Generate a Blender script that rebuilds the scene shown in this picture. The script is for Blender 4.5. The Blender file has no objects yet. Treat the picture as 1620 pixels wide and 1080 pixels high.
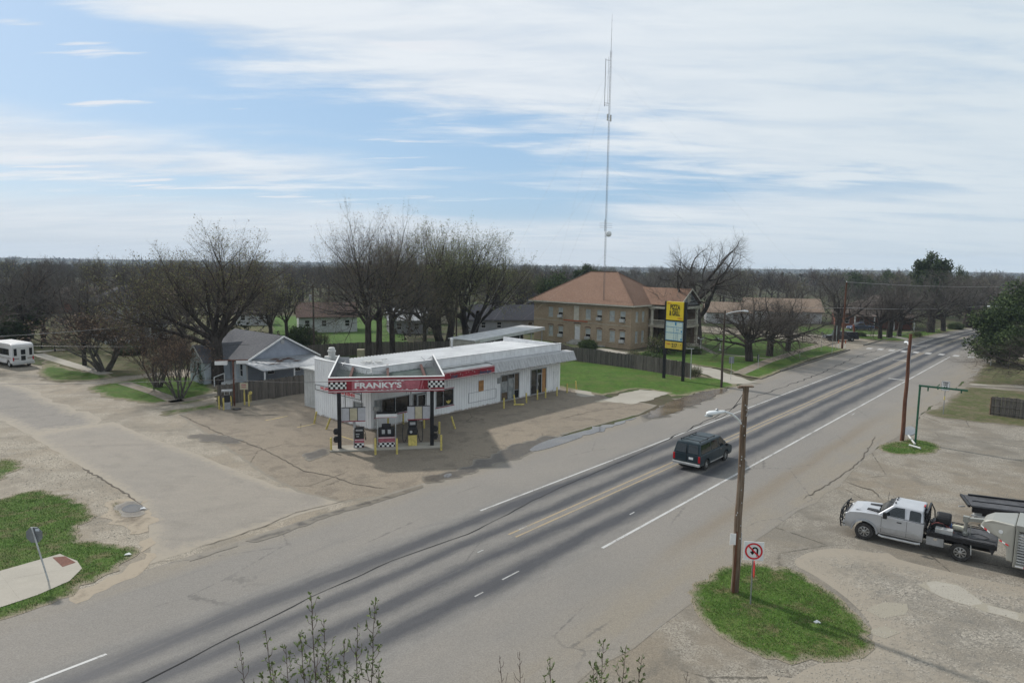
import bpy, bmesh, math, random
import numpy as np
from mathutils import Vector, Matrix
from mathutils.geometry import delaunay_2d_cdt
random.seed(7); RNG = np.random.default_rng(7)
sc = bpy.context.scene
COL = sc.collection
PI = math.pi
# ---------------------------------------------------------------- survey: camera of the photograph, used to measure ground points
F = 1080.0; CXP = 810; CYP = 540; HC = 13.4
PT = math.radians(6.6); RL = math.radians(0.81)
_f = (0, math.cos(PT), -math.sin(PT)); _u0 = (0, math.sin(PT), math.cos(PT))
_c, _s = math.cos(RL), math.sin(RL)
_r = (_c, _s*_u0[1], _s*_u0[2]); _u = (-_s, _c*_u0[1], _c*_u0[2])
def ray(px, py):
    x = (px-CXP)/F; y = (CYP-py)/F
    return tuple(_f[i]+x*_r[i]+y*_u[i] for i in range(3))
def G(px, py, z=0.0):
    d = ray(px, py); t = (z-HC)/d[2]
    return (d[0]*t, d[1]*t)
def pix(x, y, z):
    v = (x, y, z-HC); a = sum(v[i]*_f[i] for i in range(3)); b = sum(v[i]*_r[i] for i in range(3)); e = sum(v[i]*_u[i] for i in range(3))
    return (CXP+F*b/a, CYP-F*e/a)
def htop(x, y, py):
    lo, hi = -5, 200
    for _ in range(50):
        m = (lo+hi)/2
        if pix(x, y, m)[1] > py: lo = m
        else: hi = m
    return m
class Fr:                                   # a building's own frame, to measure points on its walls
    def __init__(q, o, ang):
        q.o = o; q.a = math.radians(ang); q.c = math.cos(q.a); q.s = math.sin(q.a)
    def loc(q, x, y):
        x -= q.o[0]; y -= q.o[1]; return (x*q.c+y*q.s, -x*q.s+y*q.c)
    def wor(q, x, y): return (q.o[0]+x*q.c-y*q.s, q.o[1]+x*q.s+y*q.c)
    def _d(q, px, py):
        d = ray(px, py); a = q.loc(d[0]+q.o[0], d[1]+q.o[1]); return a, q.loc(0, 0), d
    def vy(q, px, py, yl=0):
        a, o, d = q._d(px, py); t = (yl-o[1])/a[1]; return (o[0]+t*a[0], HC+t*d[2])
    def vx(q, px, py, xl=0):
        a, o, d = q._d(px, py); t = (xl-o[0])/a[0]; return (o[1]+t*a[1], HC+t*d[2])
# road frame: s along the highway, t across it
RA = math.radians(49.2); RU = (math.cos(RA), math.sin(RA)); RN = (math.sin(RA), -math.cos(RA))
def road(s, t):                             # the highway is straight, then bends right past s = 128
    S0 = 128.0
    if s <= S0: return (RU[0]*s+RN[0]*t, RU[1]*s+RN[1]*t)
    k = 1/420.0; a = (s-S0)*k
    cx = RU[0]*S0+RN[0]*420.0; cy = RU[1]*S0+RN[1]*420.0
    r = 420.0-t
    vx, vy = -RN[0], -RN[1]
    ca, sa = math.cos(-a), math.sin(-a)
    return (cx+r*(vx*ca-vy*sa), cy+r*(vx*sa+vy*ca))
def rt(x, y): return (x*RU[0]+y*RU[1], x*RN[0]+y*RN[1])
# ---------------------------------------------------------------- materials
MATS = {}
class N:                                    # small node tree writer
    def __init__(q, name, rough=0.85, metal=0.0, spec=0.3):
        m = bpy.data.materials.new(name); m.use_nodes = True; q.m = m; q.t = m.node_tree; q.n = q.t.nodes; q.l = q.t.links
        q.b = q.n['Principled BSDF']; q.b.inputs['Roughness'].default_value = rough; q.b.inputs['Metallic'].default_value = metal
        q.b.inputs['Specular IOR Level'].default_value = spec; MATS[name] = m
        q.tc = q.n.new('ShaderNodeTexCoord')
    def sock(q, v, inp):
        if isinstance(v, (int, float)): inp.default_value = v
        elif isinstance(v, tuple): inp.default_value = v if len(v) == len(inp.default_value) else tuple(v)+(1,)
        else: q.l.new(v, inp)
    def math(q, op, a, b=None, c=None, clamp=False):
        n = q.n.new('ShaderNodeMath'); n.operation = op; n.use_clamp = clamp
        q.sock(a, n.inputs[0])
        if b is not None: q.sock(b, n.inputs[1])
        if c is not None: q.sock(c, n.inputs[2])
        return n.outputs[0]
    def mapping(q, vec, scale=(1, 1, 1), rot=(0, 0, 0), loc=(0, 0, 0)):
        n = q.n.new('ShaderNodeMapping'); q.l.new(vec, n.inputs[0]); n.inputs['Scale'].default_value = scale
        n.inputs['Rotation'].default_value = rot; n.inputs['Location'].default_value = loc; return n.outputs[0]
    def noise(q, vec, scale=1, detail=4, rough=.55, dist=0):
        n = q.n.new('ShaderNodeTexNoise'); q.l.new(vec, n.inputs['Vector']); n.inputs['Scale'].default_value = scale
        n.inputs['Detail'].default_value = detail; n.inputs['Roughness'].default_value = rough; n.inputs['Distortion'].default_value = dist
        return n.outputs[0]
    def vor(q, vec, scale=1, feature='F1', out='Distance', rand=1):
        n = q.n.new('ShaderNodeTexVoronoi'); n.feature = feature; q.l.new(vec, n.inputs['Vector']); n.inputs['Scale'].default_value = scale
        n.inputs['Randomness'].default_value = rand; return n.outputs[out]
    def ramp(q, fac, pts):
        n = q.n.new('ShaderNodeMapRange'); q.l.new(fac, n.inputs[0])
        n.inputs[1].default_value = pts[0]; n.inputs[2].default_value = pts[1]; n.inputs[3].default_value = pts[2]; n.inputs[4].default_value = pts[3]
        n.interpolation_type = 'SMOOTHSTEP'; return n.outputs[0]
    def mix(q, fac, a, b, mode='MIX'):
        n = q.n.new('ShaderNodeMix'); n.data_type = 'RGBA'; n.blend_type = mode
        q.sock(fac, n.inputs[0]); q.sock(a, n.inputs[6]); q.sock(b, n.inputs[7]); return n.outputs[2]
    def attr(q, name):
        n = q.n.new('ShaderNodeAttribute'); n.attribute_name = name; return n.outputs['Fac']
    def sep(q, v):
        n = q.n.new('ShaderNodeSeparateXYZ'); q.l.new(v, n.inputs[0]); return n.outputs
    def comb(q, x, y, z=0.0):
        n = q.n.new('ShaderNodeCombineXYZ'); q.sock(x, n.inputs[0]); q.sock(y, n.inputs[1]); q.sock(z, n.inputs[2]); return n.outputs[0]
    def white(q, v, dim='1D'):
        n = q.n.new('ShaderNodeTexWhiteNoise'); n.noise_dimensions = dim
        q.sock(v, n.inputs['W'] if dim == '1D' else n.inputs['Vector']); return n.outputs[0]
    def color(q, c): q.sock(c, q.b.inputs['Base Color']); return q
    def rough(q, c): q.sock(c, q.b.inputs['Roughness']); return q
    def bump(q, h, strength=.4, dist=.02):
        n = q.n.new('ShaderNodeBump'); n.inputs['Strength'].default_value = strength; n.inputs['Distance'].default_value = dist
        q.l.new(h, n.inputs['Height']); q.l.new(n.outputs[0], q.b.inputs['Normal']); return q
def sh(c, k): return tuple(max(0, min(1, v*k)) for v in c[:3])
def plain(name, c, rough=.6, var=.12, scale=1.5, metal=0, spec=.3, grain=None, bump=0):
    """painted / natural surface with soft blotches, fine grain and some dirt"""
    n = N(name, rough, metal, spec); o = n.tc.outputs['Object']
    a = n.noise(o, scale, 5, .6); col = n.mix(n.ramp(a, (.3, .7, 0, 1)), sh(c, 1-var), sh(c, 1+var))
    if grain:
        g = n.noise(o, grain, 2, .6); col = n.mix(n.ramp(g, (.35, .65, 0, .5)), col, n.mix(1.0, col, sh((1, 1, 1), 1-var*1.5), 'MULTIPLY'))
        if bump: n.bump(g, bump, .01)
    n.color(col); return n.m
# ---------------------------------------------------------------- mesh builder
class MB:
    def __init__(q): q.v = []; q.f = []; q.mi = []
    def add(q, vs, fs, mi=0, M=None):
        o = len(q.v)
        if M is not None: vs = [tuple(M @ Vector(p)) for p in vs]
        q.v.extend([tuple(p) for p in vs]); q.f.extend([tuple(i+o for i in f) for f in fs]); q.mi.extend([mi]*len(fs)); return q
    def box(q, x0, x1, y0, y1, z0, z1, mi=0, M=None):
        vs = [(x0, y0, z0), (x1, y0, z0), (x1, y1, z0), (x0, y1, z0), (x0, y0, z1), (x1, y0, z1), (x1, y1, z1), (x0, y1, z1)]
        return q.add(vs, [(0, 3, 2, 1), (4, 5, 6, 7), (0, 1, 5, 4), (1, 2, 6, 5), (2, 3, 7, 6), (3, 0, 4, 7)], mi, M)
    def cbox(q, c, d, mi=0, M=None):
        return q.box(c[0]-d[0]/2, c[0]+d[0]/2, c[1]-d[1]/2, c[1]+d[1]/2, c[2]-d[2]/2, c[2]+d[2]/2, mi, M)
    def quad(q, a, b, c, d, mi=0): return q.add([a, b, c, d], [(0, 1, 2, 3)], mi)
    def poly(q, pts, mi=0): return q.add(pts, [tuple(range(len(pts)))], mi)
    def bar(q, a, b, w, h=None, mi=0):
        """rectangular bar from a to b"""
        h = h or w; a = Vector(a); b = Vector(b); d = (b-a).normalized()
        up = Vector((0, 0, 1)) if abs(d.z) < .95 else Vector((0, 1, 0))
        s = d.cross(up).normalized(); t = s.cross(d)
        vs = []
        for p in (a, b):
            for i, j in ((-1, -1), (1, -1), (1, 1), (-1, 1)): vs.append(tuple(p+s*(i*w/2)+t*(j*h/2)))
        return q.add(vs, [(0, 1, 2, 3), (7, 6, 5, 4), (0, 4, 5, 1), (1, 5, 6, 2), (2, 6, 7, 3), (3, 7, 4, 0)], mi)
    def tube(q, pts, r, n=8, mi=0, cap=True):
        pts = [Vector(p) for p in pts]; m = len(pts)
        if not hasattr(r, '__len__'): r = [r]*m
        vs = []; ref = None
        for i, p in enumerate(pts):
            d = (pts[min(i+1, m-1)]-pts[max(i-1, 0)]).normalized()
            if ref is None:
                ref = Vector((1, 0, 0)) if abs(d.x) < .9 else Vector((0, 1, 0))
            s = (ref-d*ref.dot(d)).normalized(); ref = s; t = d.cross(s)
            for k in range(n):
                a = 2*PI*k/n; vs.append(tuple(p+(s*math.cos(a)+t*math.sin(a))*r[i]))
        fs = []
        for i in range(m-1):
            for k in range(n):
                k2 = (k+1) % n; fs.append((i*n+k, i*n+k2, (i+1)*n+k2, (i+1)*n+k))
        if cap: fs.append(tuple(range(n-1, -1, -1))); fs.append(tuple(range((m-1)*n, m*n)))
        return q.add(vs, fs, mi)
    def lathe(q, prof, c=(0, 0, 0), n=16, mi=0, M=None):
        """prof: (radius, z) pairs from bottom to top, round the z axis"""
        vs = []; fs = []; m = len(prof)
        for r, z in prof:
            for k in range(n):
                a = 2*PI*k/n; vs.append((c[0]+r*math.cos(a), c[1]+r*math.sin(a), c[2]+z))
        for i in range(m-1):
            for k in range(n):
                k2 = (k+1) % n; fs.append((i*n+k, i*n+k2, (i+1)*n+k2, (i+1)*n+k))
        fs.append(tuple(range(n-1, -1, -1))); fs.append(tuple(range((m-1)*n, m*n)))
        return q.add(vs, fs, mi, M)
    def ext(q, outline, y0, y1, mi=0, M=None, taper=None):
        """outline of (x, z) points extruded from y0 to y1"""
        n = len(outline); vs = [(x, y0, z) for x, z in outline]+[(x, y1, z) for x, z in outline]
        fs = [tuple(range(n)), tuple(range(2*n-1, n-1, -1))]+[(i, n+i, n+(i+1) % n, (i+1) % n) for i in range(n)]
        return q.add(vs, fs, mi, M)
    def build(q, name, mats, parent=None, smooth=False, bevel=0, seg=2, uv=True, tri=False):
        me = bpy.data.meshes.new(name); me.from_pydata(q.v, [], q.f)
        if not isinstance(mats, (list, tuple)): mats = [mats]
        for m in mats: me.materials.append(MATS[m] if isinstance(m, str) else m)
        if len(mats) > 1: me.polygons.foreach_set('material_index', q.mi)
        if uv and len(q.f) < 60000:
            ul = me.uv_layers.new(name='UVMap').data
            for p in me.polygons:
                nn = p.normal
                T = Vector((1, 0, 0)) if abs(nn.z) > .985 else Vector((-nn.y, nn.x, 0)).normalized()
                B = nn.cross(T)
                for li in p.loop_indices:
                    co = me.vertices[me.loops[li].vertex_index].co; ul[li].uv = (co.dot(T), co.dot(B))
        if smooth: me.polygons.foreach_set('use_smooth', [True]*len(me.polygons))
        me.update()
        o = bpy.data.objects.new(name, me); COL.objects.link(o)
        if parent is not None: o.parent = parent
        if bevel:
            b = o.modifiers.new('Bevel', 'BEVEL'); b.width = bevel; b.segments = seg; b.limit_method = 'ANGLE'; b.angle_limit = math.radians(35)
            if smooth: b.harden_normals = False
        return o
def tag(o, label=None, cat=None, group=None, kind=None):
    if label: o['label'] = label
    if cat: o['category'] = cat
    if group: o['group'] = group
    if kind: o['kind'] = kind
    return o
def thing(name, label, cat, loc, rz=0, group=None):
    o = bpy.data.objects.new(name, None); COL.objects.link(o); o.empty_display_size = .3
    o.location = (loc[0], loc[1], loc[2] if len(loc) > 2 else 0); o.rotation_euler = (0, 0, rz); return tag(o, label, cat, group)
def kids(o): return [c for c in bpy.data.objects if c.parent == o]
def copy_tree(o, parent=None):
    c = o.copy(); COL.objects.link(c)
    if parent is not None: c.parent = parent
    for ch in kids(o): copy_tree(ch, c)
    return c
def dup(root, loc, rz, label, group=None, scale=None):
    c = copy_tree(root); c.location = (loc[0], loc[1], loc[2] if len(loc) > 2 else 0); c.rotation_euler = (0, 0, rz); c['label'] = label
    if group: c['group'] = group
    if scale: c.scale = (scale,)*3 if not hasattr(scale, '__len__') else scale
    return c
def text_mesh(body, size, M, mat, name='lettering', parent=None, bold=0.0, sx=1.0, depth=.006, align='CENTER', spacing=1.0, shear=0):
    cu = bpy.data.curves.new('t', 'FONT'); cu.body = body; cu.size = size; cu.offset = bold; cu.extrude = depth
    cu.align_x = align; cu.align_y = 'CENTER'; cu.resolution_u = 3; cu.space_character = spacing; cu.shear = shear
    o = bpy.data.objects.new('t', cu); COL.objects.link(o); bpy.context.view_layer.update()
    me = bpy.data.meshes.new_from_object(o.evaluated_get(bpy.context.evaluated_depsgraph_get()))
    bpy.data.objects.remove(o); bpy.data.curves.remove(cu)
    me.materials.clear(); me.materials.append(MATS[mat])
    for v in me.vertices: v.co = M @ Vector((v.co.x*sx, v.co.y, v.co.z))
    ob = bpy.data.objects.new(name, me); COL.objects.link(ob); me.name = name
    if parent is not None: ob.parent = parent
    return ob
# matrices that stand flat lettering up on a wall: facing -y, or facing -x, +x, +y
def MFY(x, y, z): return Matrix.Translation((x, y, z)) @ Matrix.Rotation(PI/2, 4, 'X')
def MFX(x, y, z): return Matrix.Translation((x, y, z)) @ Matrix.Rotation(-PI/2, 4, 'Z') @ Matrix.Rotation(PI/2, 4, 'X')
def MPX(x, y, z): return Matrix.Translation((x, y, z)) @ Matrix.Rotation(PI/2, 4, 'Z') @ Matrix.Rotation(PI/2, 4, 'X')
SKYK = 0.10; HAZE = 0.00017; EXPO = 0.40
# ================================================================= GROUND MATERIALS
def edge_mix(n, col, dirt, w=.6, k=.5):
    """wear that follows the ragged rim of a sheet: 'edge' is the distance to the rim in metres"""
    e = n.attr('edge'); o = n.tc.outputs['Object']
    r = n.math('ADD', n.math('DIVIDE', e, w), n.math('MULTIPLY', n.math('SUBTRACT', n.noise(o, 2.2, 5, .7), .5), 2.2))
    return n.mix(n.ramp(r, (0.0, 1.0, 1, 0)), col, dirt)
def pave(name, c1, c2, c3, grain=(90, .18), big=.12, stain=(.5, .62), edge=None, rough=.9, pebble=None, bump=.25, crack=None, mott=.5):
    n = N(name, rough, 0, .25); o = n.tc.outputs['Object']
    a = n.noise(o, big, 6, .62, .4); b = n.noise(o, big*6.5, 5, .6)
    col = n.mix(n.ramp(a, (.32, .66, 0, 1)), c1, c2)
    col = n.mix(n.ramp(b, (stain[0], stain[1], 0, .8)), col, c3)
    m = n.noise(n.mapping(o, (.7, 2.0, 1), (0, 0, RA)), .7, 6, .7)
    col = n.mix(n.ramp(m, (.42, .72, 0, .4)), col, sh(c1, 1.15))
    m2 = n.noise(n.mapping(o, (1, 1, 1), (0, 0, 0), (31, 7, 0)), 1.1, 7, .75)
    col = n.mix(n.ramp(m2, (.55, .70, 0, mott)), col, sh(c3, .78))
    m3 = n.noise(n.mapping(o, (1, 1, 1), (0, 0, 0), (3, 17, 0)), 7, 5, .8)
    col = n.mix(n.ramp(m3, (.36, .66, mott, 0)), col, sh(c3, .80))
    g = n.noise(o, grain[0]*.2, 4, .8)
    col = n.mix(n.ramp(g, (.3, .7, 0, 1)), col, n.mix(1.0, col, sh((1, 1, 1), 1-min(.6, grain[1]*2.4)), 'MULTIPLY'))
    if pebble:
        v = n.vor(o, pebble, out='Color'); pv = n.sep(v)[0]
        msk = n.ramp(n.noise(o, .35, 4, .6), (.42, .6, 0, 1))
        col = n.mix(n.math('MULTIPLY', msk, .62), col, n.mix(pv, sh(c3, .55), sh(c2, 1.75)))
    if crack:
        d = n.vor(n.mapping(o, (1, 1, 1)), crack, 'DISTANCE_TO_EDGE')
        dd = n.math('ADD', d, n.math('MULTIPLY', n.math('SUBTRACT', n.noise(o, 3, 4, .7), .5), .05))
        cm = n.math('MULTIPLY', n.ramp(dd, (.0, .010, 1, 0)), n.ramp(n.noise(o, .16, 2, .5), (.47, .58, 0, .8)))
        col = n.mix(cm, col, sh(c3, .35))
    if edge: col = edge_mix(n, col, edge[0], edge[1])
    n.color(col); n.bump(g, bump, .008); return n
def grass_mat(name, g1, g2, brown, amt=(.5, .68), edge=None, ew=.55):
    n = N(name, .95, 0, .12); o = n.tc.outputs['Object']
    a = n.noise(o, .45, 6, .65, .3); f = n.noise(o, 9, 4, .7); h = n.noise(o, 38, 2, .6)
    col = n.mix(n.ramp(a, (.3, .7, 0, 1)), g1, g2)
    col = n.mix(n.ramp(n.noise(n.mapping(o, loc=(5, 9, 0)), .8, 6, .7), (amt[0], amt[1], 0, .85)), col, brown)
    col = n.mix(n.ramp(f, (.35, .65, 0, .75)), col, n.mix(1.0, col, (.52, .58, .5), 'MULTIPLY'))
    col = n.mix(n.ramp(h, (.55, .75, 0, .5)), col, n.mix(1.0, col, (1.7, 1.6, 1.5), 'MULTIPLY'))
    k_ = n.noise(n.mapping(o, loc=(2, 4, 0)), 2.3, 6, .75); col = n.mix(n.ramp(k_, (.40, .62, .55, 0)), col, n.mix(1.0, col, (.50, .58, .5), 'MULTIPLY'))
    k2 = n.noise(n.mapping(o, loc=(9, 4, 0)), .22, 5, .65); col = n.mix(n.ramp(k2, (.50, .66, 0, .45)), col, sh(brown, .9))
    if edge: col = edge_mix(n, col, edge, ew)
    n.color(col); n.bump(f, .6, .05); return n
DIRT = (.345, .288, .215); DIRT_R = (.285, .238, .178)
pave('dirt', DIRT, (.27, .24, .195), (.215, .19, .15), stain=(.52, .66), pebble=26, bump=.5)
pave('lot_dirt', DIRT_R, (.225, .205, .172), (.185, .165, .135), big=.09, stain=(.5, .66), pebble=22, bump=.45, crack=.17)
pave('gravel', (.300, .262, .208), (.25, .228, .192), (.19, .178, .155), big=.3, pebble=15, stain=(.5, .66), bump=.8, edge=((.27, .236, .188), 2.6))
pave('concrete_lot', (.315, .262, .197), (.258, .218, .168), (.195, .163, .127), big=.11, stain=(.5, .63), edge=((.20, .18, .145), .35), crack=.15)
pave('pale_concrete', (.36, .335, .285), (.31, .285, .24), (.31, .285, .24), big=.3, edge=((.27, .245, .195), .10), bump=.1, mott=.06, grain=(90, .06), stain=(.55, .8))
pave('street', (.325, .288, .240), (.288, .26, .223), (.255, .23, .196), big=.08, stain=(.5, .7), edge=((.285, .25, .20), .9), grain=(110, .16), mott=.3)
pave('wet_mud', (.135, .114, .088), (.105, .09, .072), (.07, .062, .052), big=.6, edge=((.16, .14, .11), .25), rough=.45)
pave('brown_dust', (.235, .195, .145), (.25, .215, .165), (.21, .178, .135), big=.4, edge=((.262, .24, .21), .5))
pave('tar', (.02, .02, .021), (.03, .03, .03), (.015, .015, .015)); pave('dry_crack', (.12, .10, .08), (.16, .135, .105), (.09, .078, .062))
pave('kerb', (.30, .28, .245), (.2, .185, .16), (.14, .13, .115), big=.8)
pave('red_pad', (.20, .085, .06), (.23, .11, .08), (.15, .07, .055), big=1.5)
n = N('muddy_water', .22, 0, .4); n.color(n.mix(n.ramp(n.noise(n.tc.outputs['Object'], .7, 4), (.4, .6, 0, 1)), (.075, .055, .036), (.125, .095, .065))); n.bump(n.noise(n.tc.outputs['Object'], 3, 3), .06, .02)
n = N('puddle', .04, 0, .5); n.color(n.mix(n.ramp(n.noise(n.tc.outputs['Object'], .5, 3), (.4, .6, 0, 1)), (.05, .045, .042), (.085, .075, .062)))
n.bump(n.noise(n.tc.outputs['Object'], 6, 2), .02, .01)
grass_mat('grass_near', (.068, .130, .022), (.105, .160, .038), (.170, .145, .078), (.49, .64), (.235, .20, .15), .45)
grass_mat('grass_lawn', (.060, .125, .018), (.100, .160, .032), (.105, .105, .042), (.50, .70), (.2, .175, .12), .9)
grass_mat('grass_bright', (.075, .145, .026), (.10, .165, .04), (.10, .12, .05), (.6, .75), (.12, .115, .07), .5)
grass_mat('grass_dull', (.090, .105, .038), (.135, .128, .066), (.165, .132, .088), (.45, .6), (.16, .14, .105), .6)
for nm, c in (('blade_green', (.068, .140, .022)), ('blade_light', (.145, .190, .055)), ('blade_straw', (.24, .2, .11))): plain(nm, c, .7, .25, 3)
# the wide ground: leaf litter, rough grass and, far out, woods and fields
n = N('ground_far', 1, 0, .1); o = n.tc.outputs['Object']
near = n.mix(n.ramp(n.noise(o, .12, 6, .65), (.4, .62, 0, 1)), (.088, .076, .052), (.055, .085, .026))
near = n.mix(n.ramp(n.noise(o, 1.3, 5, .7), (.4, .65, 0, .6)), near, (.058, .048, .034))
far = n.mix(n.ramp(n.noise(n.mapping(o, (.5, 1, 1)), .006, 6, .6), (.45, .6, 0, 1)), (.045, .042, .032), (.085, .09, .045))
far = n.mix(n.ramp(n.noise(n.mapping(o, (.5, 1, 1)), .016, 4, .6), (.58, .66, 0, 1)), far, (.17, .15, .10))
d = n.n.new('ShaderNodeVectorMath'); d.operation = 'LENGTH'; n.l.new(o, d.inputs[0])
n.color(n.mix(n.ramp(d.outputs['Value'], (250, 520, 0, 1)), near, far)); n.bump(n.noise(o, 2, 4), .5, .1)
# the highway: UV u runs along the road, v across it
n = N('highway', .88, 0, .3); uv = n.tc.outputs['UV']; o = n.tc.outputs['Object']; S = n.sep(uv); s_, t_ = S[0], S[1]
tw = n.math('ADD', t_, n.math('MULTIPLY', n.math('SUBTRACT', n.noise(n.mapping(uv, (.12, .5, 1)), 1, 4, .6), .5), 1.1))
tw = n.math('ADD', tw, n.math('MULTIPLY', n.math('SUBTRACT', n.noise(n.mapping(uv, (1.2, 2.0, 1)), 1, 5, .7), .5), .35))
def gauss(c, w):
    x = n.math('SUBTRACT', tw, c); return n.math('EXPONENT', n.math('MULTIPLY', n.math('MULTIPLY', x, x), -1/(w*w)))
tr = None
for c, w in ((-23.75, .60), (-21.95, .50), (-20.1, .50), (-18.35, .64)):
    g_ = gauss(c, w); tr = g_ if tr is None else n.math('ADD', tr, g_)
tr = n.math('MULTIPLY', tr, n.ramp(n.noise(n.mapping(uv, (.06, .3, 1)), 1, 5, .6), (.15, .5, .85, 1.12)), clamp=True)
sh_col = n.mix(n.ramp(n.noise(o, .1, 5, .6), (.35, .65, 0, 1)), (.268, .246, .216), (.243, .226, .202))
lane = n.mix(n.ramp(n.noise(n.mapping(uv, (.5, 2.2, 1)), 1, 5, .65), (.35, .65, 0, 1)), (.262, .246, .222), (.222, .21, .192))
inl = n.math('MULTIPLY', n.ramp(tw, (-25.6, -24.5, 0, 1)), n.ramp(tw, (-17.4, -16.4, 1, 0)))
col = n.mix(inl, sh_col, lane)
col = n.mix(n.math('MULTIPLY', tr, .96), col, n.mix(n.noise(n.mapping(uv, (.7, 3, 1)), 1, 5, .7), (.040, .042, .049), (.082, .082, .088)))
dust = n.math('MAXIMUM', n.ramp(tw, (-29.6, -28.2, .85, 0)), n.ramp(tw, (-15.6, -12.4, 0, 1)))
col = n.mix(n.math('MULTIPLY', dust, n.ramp(n.noise(n.mapping(uv, (.25, 1, 1)), .8, 5, .65), (.35, .62, .4, 1))), col, (.275, .242, .192))
st = n.noise(n.mapping(uv, (.09, 1.1, 1)), 1, 5, .65); col = n.mix(n.ramp(st, (.56, .72, 0, .4)), col, (.17, .163, .155))
tan = n.math('MULTIPLY', gauss(-14.3, .5), n.ramp(s_, (24, 34, 0, .75))); tan = n.math('MULTIPLY', tan, n.ramp(s_, (56, 76, 1, 0)))
col = n.mix(tan, col, (.235, .195, .145))
g_ = n.noise(o, 17, 5, .85); col = n.mix(n.ramp(g_, (.3, .7, 0, 1)), col, n.mix(1.0, col, (.62, .62, .63), 'MULTIPLY')); g2_ = n.noise(o, 3.2, 6, .8); col = n.mix(n.ramp(g2_, (.35, .68, .38, 0)), col, n.mix(1.0, col, (.80, .79, .78), 'MULTIPLY'))
dcr = n.vor(n.mapping(uv, (.5, 1, 1)), .22, 'DISTANCE_TO_EDGE'); dcr = n.math('ADD', dcr, n.math('MULTIPLY', n.math('SUBTRACT', n.noise(uv, 2.5, 4, .7), .5), .06))
col = n.mix(n.math('MULTIPLY', n.ramp(dcr, (0, .008, 1, 0)), n.ramp(n.noise(o, .12, 2), (.5, .6, 0, .55))), col, (.09, .085, .08))
n.color(col); n.bump(g_, .2, .006); n.rough(n.math('SUBTRACT', .9, n.math('MULTIPLY', tr, .22)))
def paint_mat(name, c, wear, under=(.2, .19, .178)):
    n = N(name, .7, 0, .3); o = n.tc.outputs['Object']
    w = n.math('ADD', n.math('MULTIPLY', n.noise(o, 14, 4, .75), .6), n.math('MULTIPLY', n.noise(o, .6, 3, .6), .4))
    n.color(n.mix(n.ramp(w, (wear, wear+.09, 0, 1)), c, under))
paint_mat('white_line', (.46, .455, .44), .50); paint_mat('yellow_line', (.31, .24, .15), .49, (.21, .185, .15)); paint_mat('lot_line', (.5, .38, .12), .52, (.27, .25, .2))
paint_mat('faded_line', (.36, .36, .35), .50)
pave('slab_concrete', (.36, .33, .28), (.33, .305, .26), (.30, .275, .23), big=.15, bump=.05, mott=.04, grain=(60, .04), stain=(.55, .85))
# ================================================================= GROUND SHEETS
def wobble(pts, step, amp, seed=0, closed=True):
    r = random.Random(seed); out = []; m = len(pts)
    for i in range(m if closed else m-1):
        a = Vector(pts[i]); b = Vector(pts[(i+1) % m]); L = (b-a).length; k = max(1, int(L/step)); nn = Vector((-(b-a).y, (b-a).x))
        nn = nn/max(L, 1e-6)
        for j in range(k):
            p = a.lerp(b, j/k)
            if amp and j: s_ = (j/k)*L; p = p+nn*(r.gauss(0, amp)+amp*2.2*(math.sin(s_*1.3+i*2.1)*math.sin(PI*j/k)+.6*math.sin(s_*3.7+i*1.3))*(1 if amp > .05 else 0))
            out.append((p.x, p.y))
    if not closed: out.append(tuple(pts[-1]))
    return out
def inside(P, poly):
    x, y = P[:, 0], P[:, 1]; c = np.zeros(len(P), bool); m = len(poly)
    for i in range(m):
        x0, y0 = poly[i]; x1, y1 = poly[(i+1) % m]
        if y0 == y1: continue
        k = ((y0 > y) != (y1 > y)) & (x < (x1-x0)*(y-y0)/(y1-y0)+x0); c ^= k
    return c
def edist(P, poly):
    best = np.full(len(P), 1e9); m = len(poly)
    for i in range(m):
        a = np.array(poly[i]); b = np.array(poly[(i+1) % m]); d = b-a; L = max((d*d).sum(), 1e-9)
        t = np.clip(((P-a)@d)/L, 0, 1); q = a+t[:, None]*d; best = np.minimum(best, np.hypot(*(P-q).T))
    return best
def smooth_poly(pts, it=2):
    for _ in range(it):
        o = []
        for i in range(len(pts)):
            a, b = pts[i], pts[(i+1) % len(pts)]
            o += [(a[0]*.75+b[0]*.25, a[1]*.75+b[1]*.25), (a[0]*.25+b[0]*.75, a[1]*.25+b[1]*.75)]
        pts = o
    return pts
def W(pts): return [G(*p) for p in pts]
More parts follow.
